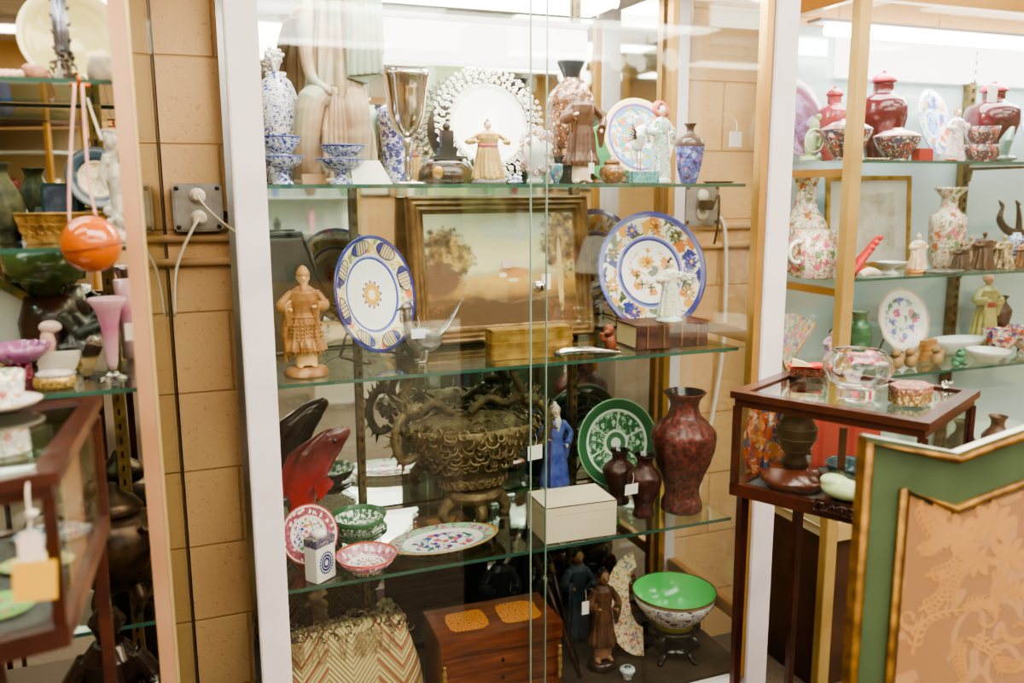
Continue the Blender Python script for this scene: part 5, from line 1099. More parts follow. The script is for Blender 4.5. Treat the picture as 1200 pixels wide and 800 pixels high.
# shelf two
q,s=lp(79,288,1.68,LZ2); t=T('gilt_planter','square gilt metal planter with scroll relief behind the orange ball','planter',q)
w=48*s; h_=33*s; gm=M('gilt_relief','a8854a',.4,.6,col2='7a5a2e',ns=40,bs=1,bsc=90,bd=.004)
P('planter_body',MB()._add([(sx*w*f,sy*.05*f,z) for f,z in ((.82,0),(1,h_),(.93,h_),(.75,.01)) for sx,sy in ((-1,-1),(1,-1),(1,1),(-1,1))],[(0,1,2,3)]+[(i*4+k,i*4+(k+1)%4,(i+1)*4+(k+1)%4,(i+1)*4+k) for i in range(3) for k in range(4)]+[(12,13,14,15)],None,False),gm,t)
g=MB()
for k in range(5):
    for e in (-1,1): g.torus(5.2*s,1*s,TR((k-2)*17*s+e*4*s,-.051,h_*.5,rx=PI/2+.1),14,5)
g.tube([(-w,-.051,h_),(w,-.051,h_)],1.6*s,8); P('scroll_relief',g,gm,t)
q,s=lp(118,250,1.75,LZ2); Rr=37*s
t=plate('portrait_plate','round dark blue plate with a pale relief medallion on the second left shelf',114,212,37,1.79,RAD('blue_relief',Rr,[(0,'d6cbb0'),(.55,'c9bd9e'),(.58,'24364a'),(.66,'3c5872'),(.93,'1f2a36')],over=[(['efe6cf','a8987a'],60,.4,0,.5)]),rz=.35,z=LZ2+.045,R=Rr,stand=False,tilt=10)
q,s=lp(112,288,1.80,LZ2)
O('plate_pedestal',MB().box(-.05,.05,-.022,.022,0,.043,bev=.004),dwood,(at(112,288,1.79).x,1.80,LZ2),'dark wooden pedestal under the blue relief plate','pedestal')
q,s=lp(68,245,1.82); t=T('framed_plaque','small dark green framed marbled plaque with an arched top','plaque',(q.x,1.845,LZ2+.04))
g=MB().prism([(-19*s,0),(19*s,0),(19*s,32*s),(15*s,38*s),(-15*s,38*s),(-19*s,32*s)],-.003,.003); P('frame',g,M('dark_teal','1f3f3c',.3),t)
P('plaque_face',MB().prism([(-15*s,4*s),(15*s,4*s),(15*s,30*s),(12*s,34*s),(-12*s,34*s),(-15*s,30*s)],-.005,-.0031),M('blue_marble','5a6478',.3,col2='3a4252',ns=50),t)
O('dark_block',MB().box(-.055,.055,-.02,.02,0,.039,bev=.003),dwood,(q.x,1.845,LZ2),'dark wooden block under the small arched plaque','block')
q,s=lp(10,288,1.66,LZ2); vf=M('verdigris','5a5c40',.5,.4,col2='2f3426',ns=40,bs=.7,bsc=80)
vessel('bronze_vase','squat green bronze figural vase at the left edge of the second shelf','vase',4,287,196,52,[(.7,0),(.75,.1),(.95,.2),(1,.45),(.8,.65),(.5,.82),(.45,.9),(.6,1)],vf,LZ2,1.70,fold=lambda a,z:1+.07*math.sin(a*7+z*40))
q,s=lp(26,287,1.8,LZ2); O('display_card',MB().prism([(-12*s,0),(12*s,0),(9*s,34*s),(-3*s,34*s)],-.0006,.0006),M('bluish_card','d4dcf0',.7),q,'pale bluish card leaning beside the gilt planter','card')
q,s=lp(140,287,1.62,LZ2); wc=M('white_ceramic','e4e2da',.25,col2='b9b8ac',ns=60,coat=.4)
g=MB(); g.lathe([(0,0),(15*s,0),(15*s,5*s),(8*s,10*s),(5*s,40*s),(7*s,60*s),(9*s,75*s),(5*s,90*s),(8*s,118*s),(11*s,128*s),(0,128*s)],24)
random.seed(5)
for i in range(26): a=random.random()*6.28; z=random.uniform(8,122)*s; g.ell((10*s*math.cos(a),9*s*math.sin(a),z),(5*s,4*s,6*s),8,6)
g.tube([(-6*s,-6*s,100*s),(-12*s,-8*s,80*s),(-8*s,-10*s,60*s)],[4*s,3*s,2*s],8); g.ell((-1*s,-6*s,112*s),(6*s,6*s,7*s))
O('rococo_figurine',fuse(g,.0016,1,'rococo'),wc,(q.x,1.62,LZ2),'tall white rococo porcelain figure group right of the orange ball','figurine')
pricetag(146,238,1.575,15,'square white price tag hanging before the white rococo figure',h=20)
q,s=lp(122,290,1.60,LZ2)
# third shelf
q,s=lp(134,448,1.60,LZ3); t=T('trumpet_vase','tall pink opaline glass trumpet vase on a clear foot','vase',q)
pk,nt,o=new('pink_opaline'); b=pb(nt,.15,0,.5,.5,.15); co=coords(nt); Z=xyz(nt,co)[2]
nt.links.new(ramp(nt,mth(nt,'MULTIPLY',Z,1/(95*s)),[(0,K('f0dcdc')),(.45,K('e6b4c8')),(.65,K('d884b0')),(1,K('eec0d0'))],False),b.inputs['Base Color']); fin(pk,nt,o,b)
P('trumpet',MB().lathe([(0,10*s),(4*s,11*s),(6*s,20*s),(8*s,45*s),(10*s,65*s),(14*s,82*s),(22*s,94*s),(21*s,95.5*s),(13*s,83*s),(8.5*s,62*s),(6*s,40*s),(3*s,20*s),(0,18*s)],48,fold=lambda a,z:1+.015*math.cos(a*14)),pk,t)
P('foot',MB().lathe([(0,0),(18*s,0),(18*s,1.2*s),(8*s,4*s),(4*s,10*s),(0,10*s)],40),CRYSTAL('clear_glass','f4faf6'),t)
q,s=lp(65,452,1.555,LZ3); t=T('oval_trinket_box','oval gilt trinket box with a pearly lid on the third left shelf','box',q)
P('box_body',MB().lathe(scl([(0,0),(.85,0),(1,.3),(.98,.75),(.9,.85),(0,.85)],23*s,18*s),40,sy=.6),FL('gilt_mosaic','b8954a',['7a5a28','e0c88a','5a4a30'],160,.4,rough=.3,metal=.6),t)
P('lid',MB().lathe(scl([(0,.86),(.92,.86),(.85,1.1),(.5,1.3),(0,1.38)],23*s,18*s),40,sy=.6),M('pearl_lid','cfc8be',.2,col2='9a9088',ns=60,coat=.6),t)
q=on(25,430,LZ3); s=mpp(at(25,430,1.62)); t=T('carnival_dish','purple pink ruffled glass dish on beaded stem at the left edge','dish',(at(22,430,1.66).x,1.66,LZ3))
P('dish_bowl',MB().lathe(scl(shell([(.3,.45),(.6,.55),(.9,.8),(1,1)],.06),36*s,42*s),60,fold=lambda a,z:1+.05*math.cos(a*12)),M('lilac_glass','c486b0',.12,col2='a8609a',ns=30,coat=.7),t)
g=MB(); 
for z in range(5):
    for k in range(7): a=k*.9+z; g.ell((.016*math.cos(a),.016*math.sin(a),(.1+.09*z)*42*s),.0055,8,6)
P('beaded_stem',g.lathe([(0,0),(.022,0),(.02,.004),(.006,.006),(.006,.45*42*s),(0,.45*42*s)],20),M('ruby_beads','8a3048',.15,coat=.6),t)
q=at(10,395,1.83); s=mpp(q); t=T('tilted_picture','diamond tilted gilt picture frame with green edging at the back of the third shelf','frame',(q.x,1.85,LZ3+50*s),(0,math.radians(45)-.15,0))
g=MB(); a_=38*s
for i in range(4):
    M_=TR(ry=i*PI/2); g.prism([(-a_,a_),(a_,a_),(a_*.72,a_*.72),(-a_*.72,a_*.72)],-.01,.004,M_)
P('frame',g,M('gilt_green','8a7a40',.4,.5,col2='4a5a34',ns=30),t); P('mat_board',MB().box(-a_*.73,a_*.73,-.004,.0,-a_*.73,a_*.73),M('grey_mat','b8bcb4',.7),t)
q,s=lp(95,440,1.63,LZ3); t=T('chrome_flask','slim chrome hip flask leaning on a clear block','flask',q,(0,.42,0)); 
P('flask_body',MB().box(-9*s,9*s,-.008,.008,4*s,46*s,bev=.004),M('chrome','c8ccc8',.1,1),t); P('cap',MB().lathe([(0,46*s),(4*s,46*s),(4*s,52*s),(0,52*s)],16),silver,t)
q,s=lp(116,440,1.68,LZ3); O('glass_block',MB().box(-9*s,9*s,-.012,.012,0,42*s,bev=.003),M('smoky_block','a49e98',.1,col2='8a847e',ns=20,coat=.6),q,'upright smoky glass block behind the trumpet vase','glass block')
q,s=lp(98,425,1.80,LZ3); g=MB(); random.seed(31)
for i in range(16): g.tube([(random.uniform(-30,30)*s,random.uniform(-8,8)*s,random.uniform(8,40)*s),(random.uniform(-30,30)*s,random.uniform(-8,8)*s,random.uniform(20,62)*s)],[7*s,5*s],8)
g.ell((0,0,14*s),(34*s,14*s,14*s)); O('black_carving',fuse(g,.003,2,'black_carving'),M('black_stone','1c201c',.3,col2='323a34',ns=40,coat=.4),(q.x+.012,1.755,LZ3),'black carved stone group with tangled branches on the third left shelf','carving')
q,s=lp(58,430,1.74,LZ3); g=MB().ell((0,0,26*s),(9*s,7*s,22*s)).ell((4*s,0,48*s),(13*s,7*s,8*s)).tube([(0,0,30*s),(-10*s,-3*s,18*s),(-6*s,-5*s,6*s)],4*s,8).ell((0,0,5*s),(15*s,10*s,5*s))
O('pink_figurine',fuse(g,.0016,2,'pink_figurine'),M('pink_blossom','e4a098',.3,col2='c8bfb4',ns=30,coat=.4),(q.x,1.75,LZ3),'small pink and white blossom figurine behind the oval trinket box','figurine')
q,s=lp(70,425,1.68,LZ3); O('white_box',MB().box(-22*s,22*s,-.02,.02,0,24*s,bev=.002),M('cream_card_box','e2dccb',.6),(q.x,1.69,LZ3),'small cream box behind the oval trinket box','box')
pricetag(157,388,1.55,20,'white price tag turned diagonally beside the trumpet vase',rz=.3,h=20)
q,s=lp(62,400,1.84,LZ3); hg=(LZ2-.012-LZ3)
t=T('green_jardiniere','mossy green glazed jardiniere on a dark turned base behind the ball','jardiniere',(q.x,1.835,LZ3))
hj=at(62,346,1.835).z-LZ3
P('turned_base',MB().lathe([(0,0),(.062,0),(.062,.012),(.05,.018),(.055,hj*.6),(.04,hj),(0,hj)],40),dwood,t)
P('pot_body',MB().lathe([(0,hj+.001),(.03,hj+.001),(.05,hj+.03),(.068,hg*.7),(.074,hg-.012),(.07,hg-.012),(.06,hg*.7),(0,hj+.01)],48),M('moss_green','5f7440',.25,col2='3f5230',ns=20,coat=.5),t)
q,s=lp(156,345,1.72,None); t=T('pink_glass_cup','small pink glass tumbler behind the gold post on the third left shelf','tumbler',(at(150,345,1.8).x,1.80,LZ3))
P('cup',MB().lathe([(0,0),(.018,0),(.02,.09),(.026,.15),(.024,.15),(.018,.09),(0,.01)],32),pk,t)
# lower area of left case
q=at(150,700,1.75); t=T('bronze_urn','large dark bronze lidded urn with a scroll handle at the bottom of the left case','urn',(-.140,1.812,.72+.001),(0,0,0))
LZ4=.72
zt=at(145,585,1.79).z-LZ4; k=zt
P('body',MB().lathe(scl([(0,.18),(.45,.18),(.7,.25),(.98,.5),(1,.62),(.85,.8),(.6,.86),(0,.86)],.085,k),48),bronze,t)
for a in (-2.2,-.9,.4,2.0): P('foot',MB().tube([(.05*math.cos(a),.05*math.sin(a),k*.24),(.066*math.cos(a),.066*math.sin(a),k*.12),(.05*math.cos(a),.05*math.sin(a),.0)],[.014,.012,.009],10),bronze,t)
P('lid',MB().lathe(scl([(0,.87),(.62,.87),(.66,.9),(.5,.98),(.2,1.05),(.1,1.12),(0,1.14)],.085,k),36),bronze,t)
P('handle',MB().tube([(.05,-.06,k*.78),(.075,-.07,k*.7),(.06,-.085,k*.5),(.04,-.08,k*.42)],.006,8),bronze,t)
figure('bronze_monk','dark bronze seated monk statue with bowed head at the bottom of the left case',(-.152,1.62,.351),at(160,690,1.62).z-.351,M('black_bronze','1d1715',.18,.5,col2='2c211c',ns=14,coat=.3),head=M('black_bronze','1d1715',.18,.5),wide=.8,depth=.9,folds=6)
for nm,px_,z,Y,hh in (('left',40,.72,1.7,.18),):
    pass
vessel('dark_teapot','dark bronze teapot on the lowest glass shelf of the left case','teapot',30,690,640,60,[(.6,0),(.9,.2),(1,.5),(.8,.8),(.4,.92),(.1,1)],bronze,.7205,1.78,extra=lambda t,r,h:(P('handle',MB().torus(r*.8,.005,TR(0,0,h*1.0,rx=PI/2),20,PI),bronze,t),P('spout',MB().tube([(r*.8,0,h*.4),(r*1.3,0,h*.7),(r*1.5,0,h*.9)],[.012,.008,.006],8),bronze,t)))
# ================================================================ left foreground vitrine
def quadcase(name,label,A,B,C,D,zt,zb,legs,panes=True,legh=None):
    """glass table case with corner points A,B,C,D (x,y) in order"""
    t=T(name,label,'display case',(A[0],A[1],0))
    o=Vector((A[0],A[1])); pts=[Vector(p)-o for p in (A,B,C,D)]; ctr=sum(pts,Vector((0,0)))/4
    def inset(d): return [p+(ctr-p).normalized()*d for p in pts]
    def ring(z0,z1,w,off=0):
        g=MB(); out=inset(off); inn=inset(off+w*1.5)
        vs=[(p.x,p.y,z) for z in (z0,z1) for p in out+inn]
        fs=[]
        for i in range(4):
            j=(i+1)%4; fs+= [(i,j,8+j,8+i),(4+i,12+i,12+j,4+j),(8+i,8+j,12+j,12+i),(i,4+i,4+j,j)]
        return g._add(vs,fs,None,False)
    P('top_frame',ring(zt-.014,zt,.024,0),wood,t); P('top_moulding',ring(zt-.03,zt-.0145,.016,.010),wood,t)
    P('bottom_frame',ring(zb,zb+.025,.02,.006),wood,t)
    i1=inset(.03); P('top_glass',MB().plan([(p.x,p.y) for p in i1],zt-.009,zt-.004),GLASS('table_glass','f2f8f4',.10,.8,.01,3),t)
    P('base_board',MB().plan([(p.x,p.y) for p in inset(.02)],zb+.012,zb+.02),M('grey_baize','5a5c5c',.9,col2='4c4e4e',ns=90),t)
    for p in inset(.016): P('corner_post',MB().box(p.x-.0065,p.x+.0065,p.y-.0065,p.y+.0065,zb+.0255,zt-.0305),wood,t)
    ii=inset(.016)
    for i in range(4):
        a,b=ii[i],ii[(i+1)%4]; d=(b-a).normalized()*.008; n=Vector((-d.y,d.x)).normalized()*.001
        P('glass_side',MB().plan([tuple(a+d-n),tuple(b-d-n),tuple(b-d+n),tuple(a+d+n)],zb+.0255,zt-.0305),GLASS('side_glass','fafcfa',.05,.6),t)
    for p in [pts[i]+(ctr-pts[i])*f for i,f in legs]:
        P('leg',MB()._add([(p.x+sx*w,p.y+sy*w,z) for z,w in ((0,.006),(zb-.0005,.009)) for sx,sy in ((-1,-1),(1,-1),(1,1),(-1,1))],[(0,1,2,3),(4,5,6,7),(0,1,5,4),(1,2,6,5),(2,3,7,6),(3,0,4,7)],None,False),wood,t)
    return t
A=(-.129,1.013); B=(-.108,1.385); C2=(-.50,1.31); D=(-.53,.93)
quadcase('table_vitrine','mahogany framed glass table case in the left foreground with a cup on top',A,B,C2,D,1.25,1.045,[(0,.5),(1,.10),(2,.06),(3,.06)])
q=on(12,478,1.25); s=mpp(q); t=T('saucer','white saucer with a gilt rim under the teacup on the left table case','saucer',(q.x-.01,q.y,1.2505))
P('dish',MB().lathe(scl([(0,0),(.5,0),(.55,.04),(.85,.12),(1,.2),(.99,.22),(.8,.15),(.5,.06),(0,.06)],44*s,44*s),48),porc,t); P('gilt_rim',MB().torus(43.6*s,.001,TR(0,0,44*s*.215),48),gold,t)
fl=FL('rose_cup','f0ece2',['c85a60','6a8a5a','d8a050'],60,.22)
t=T('teacup','white teacup with red flowers standing on its saucer on the left table case','cup',(q.x-.01,q.y,1.2505+44*s*.062))
P('cup_body',MB().lathe(scl(shell([(.55,0),(.6,.04),(.9,.35),(.95,.7),(1,1)],.05),27*s,40*s),40),fl,t); P('handle',MB().torus(9*s,2*s,TR(-27*s-3*s,0,22*s,rx=PI/2),20),fl,t)
zb=1.045+.021
def inL(px_,py): p=on(px_,py,zb); return p,mpp(p)
p,s=inL(40,664); t=flatplate('dish','striped yellow and pink shell shaped dish inside the left table case',44,664,80,zb,FL('striped_dish','e8dc9a',['d88aa0','8ab06a','f0e8d0'],60,.45),h=.14,cat='dish',sy=.7)
flatplate('dish','light green flowered dish at the front of the left table case',0,714,76,zb,FL('lime_dish','8fd07a',['c8546a','4a9a4a'],50,.2),h=.14,cat='dish')
flatplate('dish','blue and coral painted plate at the back of the left table case',62,628,84,zb,FL('blue_coral_dish','5a8098',['d86a50','e8dcc8','2f4f6a'],60,.35),h=.1,cat='plate',sy=.8)
# tags on the left case
q=at(36,640,.985); t=T('price_tag','white tag hanging by a string from the left table case rail','price tag',(q.x,.985,q.z))
s=mpp(q); P('card',MB().prism([(-13*s,-18*s),(13*s,-18*s),(13*s,10*s),(6*s,18*s),(-6*s,18*s),(-13*s,10*s)],-.0005,.0005),M('pinkish_tag','f0dcd2',.7),t); zz=1.245-q.z
P('string',MB().tube([(0,0,15*s),(.002,0,zz*.5),(0,.012,zz-.012),(0,.022,zz-.003)],.0012,6).ell((.004,0,zz*.55),(.006,.003,.004)),string,t)
q=at(41,681,.98); O('yellow_tag',MB().box(-23*s,23*s,-.0005,.0005,-24*s,24*s,TR(ry=.07)),M('yellow_paper','eab640',.7),(q.x,.981,q.z),'square yellow paper tag hanging under the white tag on the left table case','price tag')
q=on(10,515,1.2); O('gilt_shell_dish',MB().lathe(scl(shell([(.4,0),(.8,.3),(1,1)],.08),.05,.03),40,fold=lambda a,z:1+.06*math.cos(a*9)),M('gold_lustre','d0a860',.2,.5,col2='a8c08a',ns=20),(on(12,520,zb).x-.06,1.19,zb),'gold lustre scalloped dish inside the left table case','dish')
# ================================================================ right gold case contents
def rs(px_,yb,z,Y): q=at(px_,yb,Y); return Vector((q.x,Y,z)),mpp(q)
def rv(name,label,cat,xc,yb,yt,w,prof,mat,z,Y,**k): return vessel(name,label,cat,xc,yb,yt,w,prof,mat,z,Y,**k)
fam=['c8506a','4f8a6a','d8935a','5a6ab0','8a5a48','e8dcc0']
rose=FL('rose_medallion','e0d4c0',['c8607a','5a8a5a','b8683c','e8b0a8','8a7a4a','f0e8d8'],42,.46)
maroon=M('oxblood_glaze','470b18',.14,col2='5c1622',ns=10,coat=.5)
redg=M('coral_red_glaze','a83444',.2,coat=.5)
def gj(t,r,h):
    P('lid',MB().lathe([(0,h*.86),(.50*r,h*.86),(.52*r,h*.885),(.42*r,h*.93),(.15*r,h*.965),(0,h*.97)],36),redg,t)
    P('knob',MB().lathe([(0,h*.965),(.07*r,h*.97),(.09*r,h*.985),(0,h*1.01)],16),redg,t)
GJ=[(.55,0),(.57,.03),(.68,.15),(.95,.42),(1,.55),(.9,.68),(.5,.74),(.42,.76),(.42,.86)]
def imari(t,r,h): P('cover',MB().lathe([(0,h*.72),(1.04*r,h*.72),(1.02*r,h*.76),(.6*r,h*.9),(.25*r,h*.95),(.2*r,h),(0,h)],36),M('white_red_cover','ece2da',.25,col2='c87a6a',ns=50,coat=.4),t)
im=FL('dark_imari','4a4650',['b8503c','d8c8b8','35507a','7a3a34','c8a878'],48,.46)
# top shelf
Rp=44*mpp(at(936,130,2.25)); plate('purple_charger','large purple and maroon charger standing at the left end of the right case',932,130,48,2.25,RAD('purple_glaze',Rp,[(0,'7a6488'),(.5,'8a7090'),(.75,'6a4058'),(.95,'b898a8')],over=[(['9a84a8','5f3a52'],20,.4,0,1)]),rz=.25,z=RZ1,R=48*mpp(at(936,130,2.25)),stand=False)
rv('ginger_jar','coral red lidded ginger jar behind the gold post','ginger jar',974,182,96,38,GJ,M('rose_red_glaze','8f2436',.2,col2='a53c4a',ns=12,coat=.4),RZ1,2.19,extra=gj)
rv('ginger_jar','large oxblood ginger jar with a coral lid, between the post and the blue plate','ginger jar',1030,183,80,56,GJ,maroon,RZ1,2.15,extra=gj)
rv('ginger_jar','wide oxblood ginger jar with a white tag on its shoulder','ginger jar',1158,184,92,60,GJ,M('oxblood_dark','3c0a16',.14,col2='521420',ns=10,coat=.5),RZ1,2.15,extra=gj)
pricetag(1163,110,2.06,15,'white price tag on the shoulder of the wide oxblood jar',h=19)
rv('covered_bowl','dark imari covered bowl next to the gold post','covered bowl',990,187,140,56,[(.5,0),(.5,.1),(.8,.35),(1,.68),(1,.72)],im,RZ1,2.03,extra=imari)
rv('covered_bowl','dark imari covered bowl in front of the large oxblood jar','covered bowl',1050,188,151,52,[(.5,0),(.5,.1),(.8,.35),(1,.68),(1,.72)],im,RZ1,2.03,extra=imari)
q,s=rs(948,182,RZ1,2.10); t=T('jade_ring_figurine','pale green figurine of a child with a hoop near the white post','figurine',(q.x+.004,2.10,RZ1))
g=MB().ell((0,0,20*s),(8*s,7*s,17*s)).ell((4*s,0,40*s),(6*s,6*s,8*s)).ell((9*s,0,50*s),(4*s,4*s,4*s)).tube([(0,0,30*s),(10*s,-4*s,26*s),(6*s,-6*s,16*s)],3*s,8).lathe([(0,0),(13*s,0),(12*s,5*s),(0,6*s)],24)
P('figure',fuse(g,.0018,2,'figure'),jade,t); P('hoop',MB().torus(13*s,1*s,TR(-1*s,-8*s,23*s,rx=PI/2),30,5.2,1),M('pale_hoop','e4dcc8',.3),t)
Ri=40*mpp(at(1094,132,2.22)); plate('imari_plate','round blue and coral imari plate with a blue centre medallion',1092,134,41,2.22,RAD('imari_deco',Ri,[(0,'a8b8dc'),(.36,'dfe4ec'),(.42,'8fa0cc'),(.45,'dbe2e2'),(.95,'8a98b8')],over=[(['5a70b0','7f98cc'],50,.4,0,.34),(['c8705a','5f9a7a','5a6fb4','a8c0d8','d89a78'],32,.44,.46,.95)]),rz=.3,z=RZ1,R=Ri,stand=True)
q,s=rs(1118,187,RZ1,2.05); figure('white_lady_figurine','white porcelain lady with coral trim standing before the imari plate',q,62*s,FL('white_coral_robe','eeeae8',['d87a68','b8c4d8'],90,.3),wide=1.1,hair=M('auburn_hair','a85a48',.4),arms=((-1,.6,.16),(1,.66,.18)))
for k,(yb_,lb) in enumerate(((188,'lower of two stacked dark imari tea bowls'),(166,'upper of two stacked dark imari tea bowls, slightly tilted'))):
    q,s=rs(1148,188,RZ1,2.025); zz=RZ1+k*20.5*s
    O('tea_bowl',MB().lathe(scl(shell([(.6,0),(.62,.06),(.85,.5),(1,1)],.06),20*s,19*s),36),im,(q.x,2.025,zz),lb,'tea bowl')
q,s=rs(1082,187,RZ1,2.0); O('red_box',MB().box(-11*s,11*s,-.015,.015,0,14*s,bev=.001),M('red_lacquer_small','a8322c',.35),(q.x,2.005,RZ1),'small red lacquer box between the covered bowl and the white lady','box')
q,s=rs(1110,188,RZ1,1.99); O('folded_papers',MB().box(-17*s,17*s,-.012,.012,0,6*s),M('grey_papers','c8c8cc',.6),(q.x+.0,1.992,RZ1),'small stack of grey folded papers before the white lady','papers')
q,s=rs(1180,188,RZ1,2.03); O('jade_leaf',fuse(MB().tube([(-6*s,0,4*s),(-4*s,0,24*s),(4*s,0,40*s)],[5*s,9*s,3*s],10,flat=.5).ell((0,0,4*s),(13*s,9*s,4*s)),.0018,2,'leaf'),M('dark_jade','6a8a78',.2,col2='49685a',ns=30,coat=.5),q,'dark green jade leaf carving beside the tea bowls','carving')
Rw=40*mpp(at(1215,130,2.2)); plate('blue_white_plate','blue and white plate partly cut by the right edge on the highest shelf',1222,135,42,2.2,RAD('bw_plate',Rw,[(0,'e4e8f0'),(.6,'8a9cc8'),(.65,'eceef2'),(.95,'6f84bc')],over=[(['6a80bc','a8b4d4'],40,.4,0,.95)]),z=RZ1,R=Rw,stand=False)
g=MB(); random.seed(6)
for i in range(9): g.tube([((i-4)*.011,random.uniform(-.004,.004),.003),((i-4)*.011+.009,random.uniform(-.004,.004),.005)],[.003,.0016],6)
q,s=rs(1025,190,RZ1,1.98); O('ivory_beads',g,M('ivory_beads','dcc8a4',.4),q,'short string of ivory coloured beads on the front edge of the highest right shelf','beads')
q,s=rs(1112,192,RZ1,1.985); O('orange_beads',MB().ell((0,0,.004),(.022,.006,.004)).ell((.02,0,.003),(.01,.006,.003)),M('amber_orange','d87a4a',.3),(q.x-.003,1.978,RZ1),'small orange carved bead on the front edge of the highest right shelf','bead')
# middle shelf
rv('rose_medallion_vase','tall rose medallion bottle vase at the left end behind the gold post','vase',940,316,205,54,[(.72,0),(.75,.03),(1,.25),(.9,.5),(.5,.65),(.42,.85),(.5,.95),(.6,1)],rose,RZ2,2.20)
q,s=rs(953,318,RZ2,2.06); t=T('rose_medallion_mug','cylindrical rose medallion mug with a looped handle before the tall vase','mug',q)
P('mug_body',MB().lathe(scl(shell([(.95,0),(1,.02),(1,1)],.07),25*s,55*s),40),rose,t); P('handle',MB().torus(12*s,2.6*s,TR(-27*s,-4*s,30*s,rx=PI/2),24),porc,t)
q,s=rs(1012,308,RZ2,2.28); t=T('framed_mirror','gilt framed picture with a white mat leaning at the back of the middle right shelf','picture',(q.x,2.262,RZ2),(math.radians(-4),0,0))
w=62*s; h_=104*s; g=MB()
for a in ((-w,-w+.014,0,h_),(w-.014,w,0,h_),(-w+.0145,w-.0145,0,.014),(-w+.0145,w-.0145,h_-.014,h_)): g.box(a[0],a[1],-.008,.004,a[2],a[3])
P('frame',g,gold,t); P('mat_board',MB().box(-w+.0142,w-.0142,-.002,.001,.0142,h_-.0142),M('white_mat','e6e2da',.6),t)
P('picture',MB().box(-w*.62,w*.62,-.0035,-.0025,h_*.18,h_*.82),M('pale_print','c8bfa8',.5,col2='e8e6dc',ns=18),t)
P('picture_glass',MB().box(-w+.0142,w-.0142,-.006,-.005,.0142,h_-.0142),GLASS('picture_glass','ffffff',.12,.6),t)
q,s=rs(1006,315,RZ2,2.03); t=T('coral_carving','red coral branch carving sloping up to the right','coral carving',q); rc=M('red_coral','d8322a',.3,col2='b8241e',ns=30,coat=.4)
g=MB().tube([(-10*s,0,4*s),(0,0,16*s),(14*s,0,30*s),(26*s,0,44*s)],[7*s,6*s,5*s,3.4*s],10)
for k in range(7): g.ell(((-4+5*k)*s,-3*s,(10+5.6*k)*s),(4*s,3.4*s,3.6*s),8,6)
g.tube([(-8*s,0,2*s),(8*s,-2*s,8*s),(16*s,0,9*s)],[4*s,3*s,1.6*s],8); P('carving',fuse(g,.0014,1,'carving'),rc,t)
rv('porcelain_bowl','small white footed bowl beside the red coral','bowl',1044,318,304,36,FOOTB,M('greyish_white','dcdcd2',.25,coat=.4),RZ2,2.04)
q,s=rs(1018,318,RZ2,2.0); O('ivory_carving',fuse(MB().tube([(-14*s,0,3*s),(0,0,7*s),(14*s,0,4*s)],[4*s,5*s,3*s],10).ell((8*s,0,5*s),(5*s,4*s,4*s)),.0014,1,'ivory_carving'),M('ivory_tone','e8dcc4',.35),(q.x-.01,1.985,RZ2),'small ivory coloured carved animal at the foot of the coral','carving')
q,s=rs(1074,318,RZ2,2.04); figure('snuff_figurine','small ivory and orange figurine holding a gourd beside the rose vase',q,46*s,M('peach_robe','dcb088',.35,col2='efe0c8',ns=50),wide=1.5,hair=M('ivory_tone','e8dcc4',.35),base=M('orange_base','e08a3c',.3,coat=.5))
rv('rose_medallion_vase','hexagonal rose medallion vase with a flared neck in the middle of the right case','vase',1106,316,224,42,[(.72,0),(.78,.03),(.9,.1),(1,.55),(.98,.66),(.6,.7),(.45,.76),(.45,.88),(.85,.97),(.88,1)],rose,RZ2,2.12,seg=6,th=.06)
q,s=rs(1185,285,RZ2,2.25); t=T('bronze_crane_boat','dark bronze boat shaped candleholder with two upright bird heads','candleholder',(q.x,2.22,RZ2)); z_=40*s
g=MB().tube([(-30*s,0,z_+24*s),(-34*s,0,z_+8*s),(-16*s,0,z_-6*s),(20*s,0,z_-8*s),(50*s,0,z_-4*s)],[1.6*s,4*s,5*s,5*s,3*s],10).tube([(-2*s,0,z_-4*s),(-4*s,0,z_+12*s),(-8*s,0,z_+26*s)],[4*s,3*s,1.4*s],8)
for x in (-36,-10): g.tube([(x*s+4*s,0,z_+24*s),(x*s-2*s,0,z_+30*s)],[3*s,.8*s],8)
g.tube([(0,0,0),(0,0,z_-5*s)],3*s,8).lathe([(0,0),(16*s,0),(15*s,3*s),(0,4*s)],24); P('holder',fuse(g,.0016,1,'holder'),bronze,t)
P('candle_stub',MB().lathe([(0,z_-4*s),(9*s,z_-4*s),(9*s,z_+14*s),(0,z_+14*s)],20,TR(24*s,0,0)),M('beeswax','d8b88a',.5),t)
random.seed(14)
small=[(1124,'black','2b2420'),(1134,'gold and white','c9b089'),(1150,'dark brown','4a3324'),(1163,'tan','b98f5c'),(1174,'ivory','e4cf9c'),(1187,'blue and white','7f8fc0'),(1198,'amber','b87a3c')]
for i,(x,cn,cl) in enumerate(small):
    Y=2.03+.035*(i%2); q,s=rs(x,320,RZ2,Y); h_=(34+6*(i%3))*s
    if cn=='blue and white': rv('snuff_bottle','tiny blue and white snuff bottle among the small carvings','snuff bottle',x,319,280,17,V_MEI,FL('blue_white_dense','e6e9ee',['2b3f95','c05050'],110,.42),RZ2,Y); continue
    figure('netsuke','tiny '+cn+' carved netsuke figure in the row right of the rose medallion vase',q,h_,M('netsuke_'+cl,cl,.35,col2='5a4028',ns=70,hollow_shade='2a1a10'),head=M('netsuke_'+cl,cl,.35),wide=1.7,depth=.9,legs=False)
q,s=rs(1105,321,RZ2,1.995); O('pewter_tray',MB().lathe(scl([(0,0),(.85,0),(1,.1),(.98,.12),(.8,.04),(0,.04)],28*s,28*s),36,sy=.5),pewter,(q.x,1.992,RZ2),'small flat pewter tray on the front edge below the rose medallion vase','tray')
